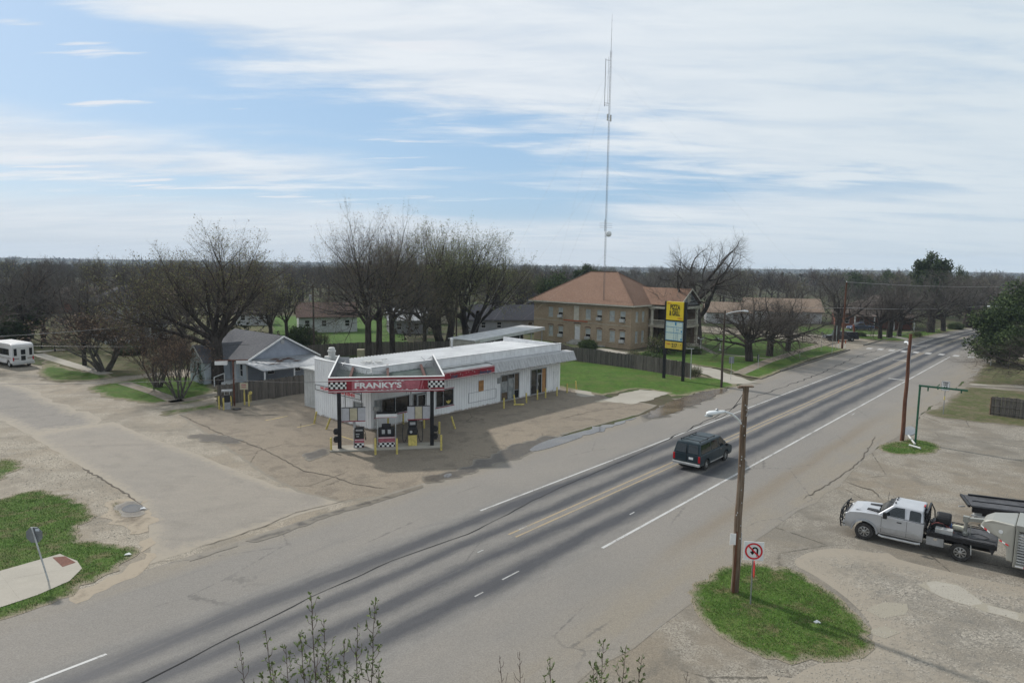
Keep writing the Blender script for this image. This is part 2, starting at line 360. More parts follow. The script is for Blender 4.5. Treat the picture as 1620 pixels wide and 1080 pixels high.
def sheet(name, poly, z, res, mats, kind='structure', step=.5, amp=.06, smooth=0, seed=1, blades=0, bh=.07, hump=0, label=None, bare=()):
    if smooth: poly = smooth_poly(poly, smooth)
    ring = wobble(poly, step, amp, seed); A = np.array(ring); lo, hi = A.min(0), A.max(0)
    xs = np.arange(lo[0], hi[0], res); ys = np.arange(lo[1], hi[1], res)
    P = np.array([(x, y) for x in xs for y in ys]) if len(xs) and len(ys) else np.zeros((0, 2))
    if len(P):
        P = P+RNG.uniform(-res*.2, res*.2, P.shape); P = P[inside(P, ring)]
        if len(P): P = P[edist(P, ring) > res*.35]
    V = [Vector(p) for p in ring]+[Vector((float(a), float(b))) for a, b in P]
    r = delaunay_2d_cdt(V, [], [list(range(len(ring)))], 1, 1e-4)
    co = np.array([(v.x, v.y) for v in r[0]]); ed = edist(co, ring)
    zz = z+hump*np.minimum(ed/1.5, 1)
    verts = [(float(a), float(b), float(c)) for (a, b), c in zip(co, zz)]; faces = [tuple(f) for f in r[2]]
    nv = len(verts); eds = list(ed); fm = [0]*len(faces)
    if blades:
        area = abs(sum(ring[i][0]*ring[(i+1) % len(ring)][1]-ring[(i+1) % len(ring)][0]*ring[i][1] for i in range(len(ring))))/2
        cnt = int(area*blades); Q = RNG.uniform(lo, hi, (int(cnt*((hi-lo).prod()/max(area, .1))), 2)); Q = Q[inside(Q, ring)]; e = edist(Q, ring)
        cl = np.sin(Q[:, 0]*2.1+np.sin(Q[:, 1]*1.7)*1.3)*np.sin(Q[:, 1]*2.4+1.1)
        keep = np.ones(len(Q), bool)
        for bp in bare: keep &= ~inside(Q, bp)
        keep &= (e > RNG.uniform(-.1, .30, len(Q))) & (cl+RNG.uniform(-1, 1, len(Q)) > -1.0); Q = Q[keep]; e = e[keep]
        kk = len(Q); a = RNG.uniform(0, 2*PI, kk); h = bh*RNG.uniform(.4, 1.4, kk); w = RNG.uniform(.006, .014, kk); ln = RNG.uniform(.1, .9, kk)*h
        bz = z+hump*np.minimum(e/1.5, 1)
        cx, cy = np.cos(a), np.sin(a); b2 = RNG.uniform(0, 2*PI, kk)
        T = np.stack([np.stack([Q[:, 0]-cx*w, Q[:, 1]-cy*w, bz], 1), np.stack([Q[:, 0]+cx*w, Q[:, 1]+cy*w, bz], 1),
                      np.stack([Q[:, 0]+np.cos(b2)*ln, Q[:, 1]+np.sin(b2)*ln, bz+h], 1)], 1).reshape(-1, 3)
        verts += T.tolist(); faces += [(nv+3*i, nv+3*i+1, nv+3*i+2) for i in range(kk)]
        fm += list(RNG.choice([1, 2, 3], kk, p=[.66, .24, .10])); eds += [5.0]*(3*kk)
    me = bpy.data.meshes.new(name); me.from_pydata(verts, [], faces)
    mats = [mats] if isinstance(mats, str) else mats
    if blades: mats = mats+['blade_green', 'blade_light', 'blade_straw']
    for m in mats: me.materials.append(MATS[m])
    me.polygons.foreach_set('material_index', [int(v) for v in fm])
    me.attributes.new('edge', 'FLOAT', 'POINT').data.foreach_set('value', [float(v) for v in eds])
    me.polygons.foreach_set('use_smooth', [True]*len(faces)) if not blades else None
    ob = bpy.data.objects.new(name, me); COL.objects.link(ob); ob['kind'] = kind
    # make sure the sheet faces up
    if me.polygons and me.polygons[0].normal.z < 0: me.flip_normals()
    return ob
def strip(name, mat, st, z, u0=None, kind='structure', parent=None):
    """st: list of (s, t_left, t_right) rows along the highway"""
    me = bpy.data.meshes.new(name); K = 1; vs = []; fs = []; uvs = []
    for s, a, b in st:
        nt = 8 if abs(b-a) > 3 else 1
        for j in range(nt+1):
            t = a+(b-a)*j/nt; x, y = road(s, t); vs.append((x, y, z)); uvs.append((s, t))
    for i in range(len(st)-1):
        for j in range(nt): o = i*(nt+1)+j; fs.append((o, o+1, o+nt+2, o+nt+1))
    me.from_pydata(vs, [], fs); me.materials.append(MATS[mat]); ul = me.uv_layers.new(name='UVMap').data
    for lp in me.loops: ul[lp.index].uv = uvs[lp.vertex_index]
    if me.polygons[0].normal.z < 0: me.flip_normals()
    ob = bpy.data.objects.new(name, me); COL.objects.link(ob)
    if kind: ob['kind'] = kind
    return ob
def TERR(r, a):
    if r < 600: return 0
    v = -14*min(1, (r-600)/700)**1.3 if r < 1800 else -14+17*((r-1800)/1050)
    return v+(r/2850)**3*(math.sin(a*3+.6)+.6*math.sin(a*11+2))*1.6
# base ground, as one disk reaching to the far rim
rings = [0, 20, 60, 120, 200, 320, 500, 800, 1200, 1700, 2300, 2850]
vs = [(0, 0, -.01)]; fs = []; K = 96
for r in rings[1:]:
    for k in range(K):
        a = 2*PI*k/K; z = -.01
        z = -.01+TERR(r, a)
        vs.append((r*math.cos(a), r*math.sin(a), z))
for k in range(K): fs.append((0, 1+k, 1+(k+1) % K))
for i in range(len(rings)-2):
    for k in range(K): a = 1+i*K+k; b = 1+i*K+(k+1) % K; fs.append((a, a+K, b+K, b))
me = bpy.data.meshes.new('ground'); me.from_pydata(vs, [], fs); me.materials.append(MATS['ground_far']); ob = bpy.data.objects.new('ground', me); COL.objects.link(ob); ob['kind'] = 'structure'
# bare dirt verges
sheet('dirt_verge', W([(-700, 640), (-200, 585), (0, 566), (60, 578), (110, 600), (180, 596), (290, 583), (340, 600), (345, 640), (420, 628), (500, 650), (640, 775), (235, 905), (-200, 1050), (-900, 1300)]), .002, 2, 'dirt', step=1, amp=.1)
sheet('dirt_yard', W([(100, 3000), (300, 1500), (700, 1150), (900, 1000), (1040, 900), (1240, 790), (1390, 708), (1463, 652), (1530, 600), (1562, 572), (1620, 556), (1800, 556), (2200, 640), (2600, 760), (3400, 1700)]), .002, 2.5, 'lot_dirt', step=1, amp=.08)
sheet('gravel_patch', W([(1180, 1120), (1290, 1046), (1390, 1020), (1370, 970), (1300, 915), (1240, 885), (1330, 860), (1480, 900), (1620, 930), (1800, 960), (1900, 1120)]), .006, 1, 'gravel', smooth=2, amp=.15)
sheet('crossing_street', W([(1090, 514), (1200, 522), (1300, 530), (1400, 538), (1425, 540), (1390, 549), (1345, 556), (1325, 551), (1290, 542), (1200, 531), (1090, 524), (900, 512), (900, 504)]), .003, 4, 'dirt', step=2, amp=.1)
sheet('crossing_street', W([(1515, 552), (1545, 543), (1640, 548), (1900, 560), (1900, 580), (1640, 566), (1566, 572)]), .003, 4, 'dirt', step=2, amp=.1)
# highway
st = []
for i in range(-30, 171):
    s = i*2.0; w1 = .10*math.sin(s*.7)+.06*math.sin(s*1.9+1); w2 = .25*math.sin(s*.31+.5)+.12*math.sin(s*1.3)
    st.append((s, -30.25+w1*.4, -11.6+w2))
strip('highway', 'highway', st, .010)
def line(name, mat, s0, s1, t, w, z=.015):
    k = max(1, int((s1-s0)/2)); return strip(name, mat, [(s0+(s1-s0)*i/k, t-w/2, t+w/2) for i in range(k+1)], z)
for a, b in ((-40, 7.6), (26, 136), (139, 150), (152.5, 162), (164, 172), (174, 184), (186, 230)): line('road_line', 'white_line', a, b, -24.55, .13)
for a, b in ((26.4, 122.4), (141, 230)): line('road_line', 'white_line', a, b, -16.95, .15)
for t in (-21.28, -20.82):
    for a, b in ((-20, 3.5), (24.6, 125), (137, 230)): line('road_line', 'yellow_line', a, b, t, .12)
for t in (-28.7, -27.05, -25.4, -23.6, -21.9, -20.2, -18.4, -16.45, -14.5, -12.7): strip('crosswalk_bar', 'white_line', [(123.4, t-.38, t+.38), (125.4, t-.38, t+.38)], .016)
for px, py, l in ((808, 910, 1.1), (758, 940, .5), (827, 835, .6), (760, 872, .4), (1350, 655, 1), (1000, 812, .5)):
    x, y = G(px, py); s, t = rt(x, y); strip('worn_road_mark', 'faded_line', [(s-l/2, t-.04, t+.04), (s+l/2, t-.05, t+.03)], .017)
for px, py in ((1425, 570), (1455, 548), (1420, 600)):
    x, y = G(px, py); s, t = rt(x, y); strip('lane_mark', 'white_line', [(s-.2, t-1.0, t+1.0), (s+.2, t-1.0, t+1.0)], .017)
# side street and its two ages of surfacing
sheet('side_street', W([(236, 893), (300, 872), (400, 838), (480, 812), (575, 786), (520, 778), (440, 770), (312, 718), (231, 689), (179, 667), (62, 686), (49, 690), (130, 739), (190, 775), (222, 797), (236, 835)]), .007, 2, 'street', step=.8, amp=.05)
pave('street_old', (.275, .25, .22), (.25, .23, .202), (.22, .203, .18), big=.1, edge=((.285, .25, .20), 1.6), mott=.4)
sheet('side_street', W([(179, 667), (62, 686), (49, 690), (0, 664), (-200, 604), (-420, 566), (-380, 556), (-160, 578), (0, 602), (38, 612), (100, 640)]), .006, 2, 'street_old', step=1, amp=.12, smooth=1)
# store lot
sheet('store_lot', W([(282, 655), (345, 644), (395, 640), (486, 618), (490, 600), (700, 590), (880, 590), (905, 612), (945, 620), (960, 628), (1000, 634), (1040, 641), (1010, 656), (962, 668), (900, 685), (836, 712), (760, 742), (690, 762), (600, 786), (540, 795), (470, 778), (420, 752), (330, 690)]), .008, 1.5, 'concrete_lot', step=.8, amp=.04)
for pts in ([(940, 636), (990, 621), (1012, 616), (1058, 621), (1030, 633), (1000, 640), (965, 636)], [(905, 616), (935, 620), (945, 628), (918, 628)]):
    sheet('broken_concrete', W(pts), .022, 1, 'pale_concrete', amp=.07)
for pts in ([(1452, 925), (1480, 918), (1516, 925), (1560, 955), (1640, 975), (1640, 990), (1560, 968), (1490, 945)], [(1370, 965), (1400, 952), (1435, 955), (1432, 972), (1395, 978)], [(1370, 1000), (1400, 990), (1425, 1000), (1400, 1010)]):
    sheet('broken_concrete', W(pts), .012, 1, 'pale_concrete', amp=.05)
# apron at the bottom right of the island
# lawns
PAD = W([(-120, 945), (0, 904), (95, 877), (122, 888), (130, 900), (110, 920), (60, 942), (0, 962), (-120, 1000)])
NEAR = []
sheet('lawn', W([(-260, 850), (-60, 800), (0, 790), (45, 776), (80, 774), (95, 786), (130, 792), (142, 806), (152, 816), (128, 832), (118, 848), (150, 858), (200, 862), (220, 866), (222, 876), (196, 890), (160, 915), (110, 942), (50, 966), (0, 982), (-80, 1010), (-300, 1060)]), .02, .35, ['grass_near'], 'stuff', .3, .10, 1, blades=420, bh=.06, hump=.02, bare=[PAD])
for pts in ([(-20, 742), (0, 726), (20, 724), (42, 736), (30, 744), (8, 750), (0, 762), (-20, 770)], [(175, 800), (186, 792), (196, 812), (190, 818)]):
    sheet('lawn', W(pts), .018, .35, ['grass_near'], 'stuff', .3, .12, 1, blades=250, bh=.05)
sheet('lawn', W([(1095, 952), (1098, 925), (1128, 903), (1150, 893), (1200, 890), (1246, 897), (1290, 920), (1330, 945), (1362, 978), (1384, 1010), (1384, 1032), (1340, 1046), (1290, 1049), (1210, 1041), (1160, 1020), (1120, 992), (1100, 970)]), .016, .3, ['grass_near'], 'stuff', .3, .07, 1, blades=620, bh=.055, hump=.06)
sheet('lawn', W([(1388, 709), (1402, 700), (1440, 693), (1475, 699), (1493, 709), (1480, 716), (1440, 721), (1402, 717)]), .016, .4, ['grass_near'], 'stuff', .4, .06, 1, blades=300, bh=.07, hump=.05)
sheet('lawn', W([(1463, 653), (1490, 641), (1515, 622), (1530, 612), (1620, 619), (2000, 650), (2000, 715), (1620, 675), (1540, 667), (1490, 661)]), .02, .8, ['grass_dull'], 'stuff', .6, .08, 0)
sheet('lawn', W([(1533, 607), (1546, 590), (1562, 574), (1580, 567), (1640, 568), (2000, 600), (2000, 640), (1620, 609), (1545, 608)]), .02, 1, ['grass_dull'], 'stuff', .6, .08, 0)
sheet('lawn', W([(520, 570), (760, 545), (905, 560), (1000, 578), (1094, 598), (1105, 590), (1120, 597), (1150, 598), (1172, 605), (1160, 612), (1120, 618), (1085, 626), (1062, 627), (1055, 621), (1010, 615), (990, 618), (950, 626), (925, 620), (905, 616), (886, 612), (700, 575)]), .018, 1, ['grass_lawn'], 'stuff', .6, .08, 0)
sheet('lawn', W([(1000, 560), (1060, 545), (1108, 528), (1200, 534), (1290, 545), (1340, 553), (1290, 567), (1243, 584), (1205, 600), (1180, 596), (1150, 585), (1110, 580)]), .10, 1.5, ['grass_lawn'], 'stuff', .8, .05, 0)
sheet('lawn', W([(1260, 516), (1340, 521), (1420, 526), (1520, 517), (1542, 517), (1500, 525), (1450, 535), (1420, 541), (1385, 538), (1330, 532), (1260, 524)]), .05, 3, ['grass_lawn'], 'stuff', 2, .1, 0)
sheet('lawn', W([(-500, 545), (-200, 560), (0, 560), (66, 556), (70, 590), (60, 602), (95, 606), (180, 598), (290, 584), (345, 580), (420, 560), (480, 540), (500, 505), (-500, 470)]), .012, 2, ['grass_dull'], 'stuff', 1.2, .15, 0)
sheet('lawn', W([(70, 572), (120, 585), (172, 593), (180, 597), (130, 603), (80, 602), (60, 594)]), .022, 1, ['grass_lawn'], 'stuff', .8, .1, 1)
sheet('lawn', W([(132, 618), (165, 606), (240, 595), (335, 596), (343, 625), (300, 640), (272, 637), (215, 638), (170, 628)]), .022, 1, ['grass_lawn'], 'stuff', .6, .15, 1)
sheet('lawn', W([(254, 652), (300, 645), (346, 634), (347, 644), (262, 658)]), .022, 1, ['grass_lawn'], 'stuff', .6, .1, 0)
sheet('lawn', W([(430, 500), (620, 500), (650, 545), (510, 556), (430, 552)]), .024, 3, ['grass_bright'], 'stuff', 1.5, .1, 0)
# walks and drives
def walk(name, pts, w, z, mat, seed=3, amp=.02):
    P = W(pts); L = []; Rr = []
    for i, p in enumerate(P):
        a = Vector(P[max(i-1, 0)]); b = Vector(P[min(i+1, len(P)-1)]); d = (b-a).normalized(); nn = Vector((-d.y, d.x))*w/2
        L.append((p[0]+nn.x, p[1]+nn.y)); Rr.append((p[0]-nn.x, p[1]-nn.y))
    return sheet(name, L+Rr[::-1], z, 1.0, mat, step=.8, amp=amp, seed=seed)
walk('path', [(58, 560), (110, 576), (168, 592)], 1.6, .034, 'pale_concrete')
walk('path', [(196, 606), (235, 618), (262, 628), (282, 636)], 1.3, .034, 'concrete_lot')
walk('path', [(250, 640), (300, 632), (348, 622)], 1.5, .034, 'concrete_lot')
walk('path', [(56, 557), (88, 554), (110, 553)], 1.4, .034, 'pale_concrete')
walk('path', [(1168, 592), (1215, 572), (1275, 553), (1320, 541)], 1.6, .112, 'concrete_lot')
walk('path', [(1100, 545), (1130, 560), (1190, 566), (1225, 569)], 1.0, .111, 'concrete_lot')
walk('path', [(1534, 608), (1620, 613), (2000, 640)], 1.2, .034, 'pale_concrete')
walk('driveway', [(940, 552), (1000, 562), (1060, 572), (1110, 584), (1150, 597), (1180, 607)], 3.6, .030, 'pale_concrete', amp=.1)
walk('driveway', [(1330, 530), (1400, 531), (1445, 538)], 3.0, .056, 'pale_concrete', amp=.1)
slab = sheet('sidewalk', W([(-120, 945), (0, 904), (95, 877), (122, 888), (130, 900), (110, 920), (60, 942), (0, 962), (-120, 1000)]), .05, .8, 'slab_concrete', amp=.01)
sheet('tactile_pad', W([(83, 883), (103, 881), (120, 891), (99, 898)]), .056, .5, 'red_pad', amp=0)
# kerb along the left edge of the highway beyond the drive
for a, b in ((88, 119.5), (128, 175)):
    K_ = MB(); s = a
    while s < b:
        e = min(s+2.4, b); p = [road(s, -30.55), road(s, -30.38), road(e-.015, -30.38), road(e-.015, -30.55)]
        vs = [(x, y, 0) for x, y in p]+[(x, y, .15) for x, y in p]
        K_.add(vs, [(0, 3, 2, 1), (4, 5, 6, 7), (0, 1, 5, 4), (1, 2, 6, 5), (2, 3, 7, 6), (3, 0, 4, 7)]); s = e
    o = K_.build('kerb', 'kerb', bevel=.02); o['kind'] = 'structure'
# mud, puddles and cracks
sheet('wet_mud', W([(668, 760), (700, 748), (760, 726), (800, 710), (852, 692), (900, 684), (842, 716), (800, 731), (745, 750), (700, 763)]), .026, .5, 'wet_mud', amp=.14, step=.4)
sheet('wet_mud', W([(298, 884), (350, 868), (375, 858), (376, 864), (330, 879), (300, 888)]), .026, .5, 'wet_mud', amp=.05, step=.3)
sheet('wet_mud', W([(388, 856), (440, 838), (470, 826), (535, 806), (600, 788), (668, 767), (670, 771), (600, 794), (520, 817), (450, 844), (405, 858)]), .026, .4, 'wet_mud', amp=.05, step=.3)
sheet('wet_mud', W([(1015, 660), (1050, 641), (1080, 628), (1140, 616), (1145, 621), (1075, 652), (1020, 668)]), .026, .8, 'wet_mud', amp=.15)
pave('trodden_mud', (.21, .172, .127), (.185, .152, .112), (.15, .122, .09), big=.5, edge=((.30, .252, .19), 1.0))
sheet('mud', W([(110, 950), (160, 920), (205, 892), (222, 872), (240, 850), (248, 880), (225, 905), (180, 925), (120, 955)]), .014, .6, 'trodden_mud', amp=.12, step=.4)
sheet('mud', W([(165, 800), (200, 788), (235, 792), (240, 812), (235, 840), (205, 845), (185, 830)]), .014, .6, 'trodden_mud', amp=.12, step=.4)
sheet('mud_hole', W([(296, 692), (310, 687), (345, 685), (385, 697), (370, 702), (322, 699)]), .026, .4, 'wet_mud', amp=.1, step=.3)
sheet('mud_hole', W([(478, 722), (500, 712), (520, 706), (524, 712), (510, 722), (488, 730)]), .026, .4, 'wet_mud', amp=.08, step=.3)
sheet('mud_hole', W([(180, 806), (200, 793), (226, 793), (236, 805), (220, 817), (192, 817)]), .024, .3, 'wet_mud', amp=.06, step=.3)
sheet('puddle', W([(190, 806), (203, 798), (222, 798), (230, 805), (214, 811), (198, 811)]), .032, .5, 'puddle', amp=.02, smooth=2)
sheet('puddle', W([(834, 712), (862, 697), (905, 687), (955, 673), (1000, 662), (1012, 659), (975, 674), (925, 690), (880, 706), (845, 715)]), .032, .8, 'puddle', amp=.10, smooth=2)
sheet('puddle', W([(1018, 661), (1046, 642), (1082, 627), (1125, 617), (1150, 614), (1152, 618), (1120, 632), (1085, 646), (1045, 660)]), .032, .8, 'muddy_water', amp=.08, smooth=2)
sheet('puddle', W([(1429, 678), (1440, 673), (1449, 678), (1448, 688), (1432, 690)]), .032, .8, 'puddle', amp=.02, smooth=2)
sheet('puddle', W([(700, 752), (712, 748), (716, 752), (706, 757)]), .032, .8, 'puddle', amp=.02, smooth=2)
def crack(pts, w, mat='dry_crack', seed=0, z=.03, step=.35, amp=.05, taper=True, name='pavement_crack'):
    P = wobble(W(pts), step, amp, seed, False); r = random.Random(seed); L = []; Rr = []; m = len(P)
    for i, p in enumerate(P):
        a = Vector(P[max(i-1, 0)]); b = Vector(P[min(i+1, m-1)]); d = (b-a).normalized(); nn = Vector((-d.y, d.x))
        ww = w/2*r.uniform(.45, 1.3)*(min(1, (i+.3)/3, (m-i-.7)/3) if taper else 1)
        L.append((p[0]+nn.x*ww, p[1]+nn.y*ww, z)); Rr.append((p[0]-nn.x*ww, p[1]-nn.y*ww, z))
    me = bpy.data.meshes.new(name); me.from_pydata(L+Rr, [], [(m+i, m+i+1, i+1, i) for i in range(m-1)])
    me.materials.append(MATS[mat]); o = bpy.data.objects.new(name, me); COL.objects.link(o); o['kind'] = 'structure'
    me.attributes.new('edge', 'FLOAT', 'POINT').data.foreach_set('value', [5.0]*(2*m))
crack([(200, 1092), (225, 1080), (300, 1042), (490, 945), (620, 887), (662, 872), (740, 845), (880, 774), (960, 740), (1010, 718), (1060, 694)], .055, 'tar', 1, .02, .8, .035, False)
crack([(1060, 694), (1120, 664), (1183, 632), (1290, 594), (1360, 562), (1420, 546)], .10, 'tar', 2, .02, 1.0, .06, False)
crack([(300, 870), (360, 852), (420, 832), (470, 810), (560, 788)], .045, seed=3)
crack([(282, 655), (310, 668), (345, 684), (420, 712), (480, 745), (520, 752), (560, 766), (612, 773)], .09, seed=4)
crack([(175, 700), (130, 739), (190, 775), (226, 800)][1:], .10, seed=5)
crack([(236, 893), (300, 878)], .04, seed=6)
crack([(1385, 690), (1365, 725), (1350, 738), (1320, 760), (1295, 775), (1270, 790)], .07, seed=7)
crack([(1335, 760), (1360, 770), (1380, 775), (1396, 790)], .10, seed=10)

crack([(700, 655), (760, 650), (800, 645)], .09, seed=14); crack([(880, 664), (940, 650), (1000, 642)], .05, seed=15)

for pts in ([(420, 665), (455, 658)], [(540, 690), (566, 698)], [(470, 676), (500, 670)]):
    P = W(pts); a, b = Vector(P[0]), Vector(P[1]); d = (b-a).normalized(); nn = Vector((-d.y, d.x))*.05; m = MB()
    m.quad((a.x-nn.x, a.y-nn.y, .014), (b.x-nn.x, b.y-nn.y, .014), (b.x+nn.x, b.y+nn.y, .014), (a.x+nn.x, a.y+nn.y, .014)); m.build('parking_line', 'lot_line')['kind'] = 'structure'
crack([(0, 920), (45, 912), (92, 903)], .02, z=.058, seed=18, amp=0, step=2); crack([(0, 908), (30, 948)], .02, z=.058, seed=19, amp=0, step=2)
# scattered stones on dirt and gravel
def stones(name, px, cnt, r0, r1, seed, mat):
    r = random.Random(seed); P = W(px); A = np.array(P); m = MB(); lo, hi = A.min(0), A.max(0); k = 0
    while k < cnt:
        p = np.array([[r.uniform(lo[0], hi[0]), r.uniform(lo[1], hi[1])]])
        if not inside(p, P)[0]: continue
        k += 1; x, y = p[0]; s = r.uniform(r0, r1)*r.choice((.5, .7, 1)); a = r.uniform(0, 3)
        M = Matrix.Translation((x, y, .012)) @ Matrix.Rotation(a, 4, 'Z') @ Matrix.Diagonal((s, s*r.uniform(.6, 1), s*.6, 1))
        m.add([(-1, -.6, 0), (.2, -1, 0), (1, 0, 0), (.3, .9, 0), (-.8, .6, 0), (-.5, -.3, .9), (.5, -.3, 1), (.2, .5, .8)],
              [(0, 1, 6, 5), (1, 2, 6), (2, 3, 7, 6), (3, 4, 7), (4, 0, 5, 7), (5, 6, 7)], 0, M)
    o = m.build(name, mat, uv=False); o['kind'] = 'stuff'
plain('stone', (.34, .31, .26), .9, .35, 9)
stones('gravel', [(1220, 1060), (1390, 1020), (1330, 930), (1260, 880), (1480, 900), (1640, 930), (1640, 1090), (1240, 1090)], 5000, .012, .035, 4, 'stone')
stones('gravel', [(0, 760), (0, 690), (60, 700), (190, 780), (220, 860), (150, 850), (90, 780)], 2600, .012, .035, 5, 'stone')
stones('gravel', [(480, 800), (620, 770), (700, 750), (640, 740), (520, 760)], 500, .01, .03, 6, 'stone')
stones('gravel', [(1500, 720), (1640, 740), (1640, 790), (1450, 770), (1400, 730)], 900, .012, .035, 7, 'stone')
# ================================================================= COMMON MATERIALS
plain('white_paint', (.66, .66, .65), .55, .08, 2, grain=25)
plain('white_metal', (.72, .72, .72), .5, .10, 1.2, grain=18)
plain('roof_white', (.68, .685, .685), .55, .08, .5, grain=9)
plain('dirty_white', (.50, .50, .48), .6, .14, .9, grain=8)
plain('grey_metal', (.34, .35, .36), .45, .15, 2, metal=.5)
plain('pipe_steel', (.30, .31, .32), .45, .12, 3, metal=.6)
plain('black_paint', (.012, .012, .014), .45, .3, 2)
plain('black_plastic', (.02, .02, .021), .55, .3, 5)
plain('dark_gap', (.012, .011, .010), .9, .3, 1)
plain('yellow_post', (.56, .46, .14), .6, .22, 6, grain=30)
plain('red_panel', (.26, .022, .035), .5, .22, 1.6, grain=9)
plain('faded_red', (.40, .125, .15), .55, .22, 2.5, grain=14)
plain('bright_red', (.5, .02, .035), .5, .1, 3)
plain('rust', (.115, .045, .028), .85, .35, 4, grain=20)
plain('rust_beam', (.085, .03, .022), .8, .35, 2, grain=20)
plain('deck_green', (.18, .215, .195), .6, .18, 1.2, grain=10)
plain('wing_grey', (.15, .165, .18), .6, .25, 3)
plain('dark_blue', (.05, .065, .11), .6, .2, 5)
plain('beige_panel', (.42, .38, .27), .6, .12, 3)
plain('grey_panel', (.40, .40, .42), .5, .08, 3)
plain('plywood', (.42, .22, .09), .75, .22, 3, grain=16)
plain('brown_board', (.12, .085, .055), .75, .22, 3)
plain('galvanised', (.42, .43, .43), .45, .18, 6, metal=.3)
plain('sign_white', (.70, .70, .69), .5, .05, 4); plain('sign_red', (.55, .02, .03), .5, .08, 4); plain('sign_black', (.012, .012, .013), .5, .1, 4)
plain('sign_back', (.20, .215, .23), .45, .1, 4, metal=.4)
n = N('window_glass', .06, 0, .5); o = n.tc.outputs['Object']
n.color(n.mix(n.ramp(n.noise(o, .9, 4, .6), (.42, .6, 0, 1)), (.010, .011, .012), (.045, .040, .034)))
n = N('pale_glass', .12, 0, .5); o = n.tc.outputs['Object']; n.color(n.mix(n.ramp(n.noise(o, 1.6, 4), (.4, .65, 0, 1)), (.20, .22, .225), (.33, .34, .335)))
n = N('checker', .5, 0, .3); uv = n.tc.outputs['UV']; ck = n.n.new('ShaderNodeTexChecker'); n.l.new(uv, ck.inputs[0]); ck.inputs['Color1'].default_value = (.012, .012, .012, 1); ck.inputs['Color2'].default_value = (.66, .66, .64, 1); ck.inputs['Scale'].default_value = 1/.165; n.color(ck.outputs[0])
# painted ribbed siding, rust and grime along its foot
n = N('white_siding', .55, 0, .3); o = n.tc.outputs['Object']; z = n.sep(o)[2]
col = n.mix(n.ramp(n.noise(o, .6, 4), (.35, .65, 0, 1)), (.83, .83, .82), (.76, .76, .76))
st = n.noise(n.mapping(o, (3, 3, .35)), 1, 4, .7); col = n.mix(n.ramp(st, (.56, .74, 0, .35)), col, (.38, .36, .33))
low = n.math('ADD', z, n.math('MULTIPLY', n.noise(o, 2.2, 4, .7), .55)); col = n.mix(n.ramp(low, (.28, .46, .75, 0)), col, (.26, .19, .13))
n.color(col)
def wind(mb_frame, x0, x1, z0, z1, y, d=.06, w=.06, face='y'):
    """four frame bars on a wall facing -y (face='y') or -x"""
    for a, b, c, e in ((x0, x1, z0, z0+w), (x0, x1, z1-w, z1), (x0, x0+w, z0+w, z1-w), (x1-w, x1, z0+w, z1-w)):
        if face == 'y': mb_frame.box(a, b, y-d, y+.01, c, e)
        else: mb_frame.box(y-d, y+.01, a, b, c, e)
# ================================================================= STORE
B = Fr(G(587, 680), 48.6); BO = B.o
store = thing('store_building', 'long low white metal-sided filling station store with a flat roof and grey awning', 'shop building', BO, B.a)
LX = 24.6; LY = 7.9; HT = 4.9
def ribwall(m, x0, x1, z0, z1, y, holes, side='y', rib=.31):
    """a wall on plane y (facing -y) or, side='x', on plane x, with openings and upright ribs"""
    xs = sorted(set([x0, x1]+[h[0] for h in holes]+[h[1] for h in holes])); zs = sorted(set([z0, z1]+[h[2] for h in holes]+[h[3] for h in holes]))
    def bx(a, b, c, d, e, f):
        if side == 'y': m.box(a, b, c, d, e, f)
        else: m.box(c, d, a, b, e, f)
    for i in range(len(xs)-1):
        for j in range(len(zs)-1):
            cx = (xs[i]+xs[i+1])/2; cz = (zs[j]+zs[j+1])/2
            if any(h[0] < cx < h[1] and h[2] < cz < h[3] for h in holes): continue
            bx(xs[i], xs[i+1], y, y+.14, zs[j], zs[j+1])
    k = x0+rib/2
    while k < x1:
        segs = [(z0+.002, z1-.002)]
        for h in holes:
            if h[0]-.05 < k < h[1]+.05:
                ns = []
                for a, b in segs:
                    if h[3] <= a or h[2] >= b: ns.append((a, b)); continue
                    if h[2] > a: ns.append((a, h[2]))
                    if h[3] < b: ns.append((h[3], b))
                segs = ns
        for a, b in segs: bx(k-.022, k+.022, y-.028, y-.0005, a, b)
        k += rib
H_FRONT = [(.35, 3.95, .95, 2.35), (4.25, 5.8, .02, 2.35), (6.9, 9.0, .75, 2.25), (15.25, 17.95, .10, 2.66), (19.7, 22.25, .10, 2.70)]
m = MB(); ribwall(m, 0, LX, 0, 4.25, 0, H_FRONT); m.build('front_wall', 'white_siding', store)
m = MB(); ribwall(m, .15, LY, 0, HT, 0, [(1.0, 2.3, 1.1, 2.05)], 'x'); m.box(-.05, .16, .02, LY+.03, HT, HT+.07); m.build('end_wall', 'white_siding', store)
m = MB(); m.box(.15, LX, LY-.14, LY, 0, 4.5); m.box(LX-.14, LX, .15, LY-.15, 0, 4.45); m.build('rear_wall', 'white_metal', store)
m = MB(); ribwall(m, LY+.01, 11.75, 0, 3.5, 1.35, [], 'x', .45); m.box(1.5, 8.0, 11.6, 11.75, 0, 3.4); m.box(1.0, 8.1, LY+.012, 11.95, 3.5, 3.62); m.build('annex', 'dirty_white', store)
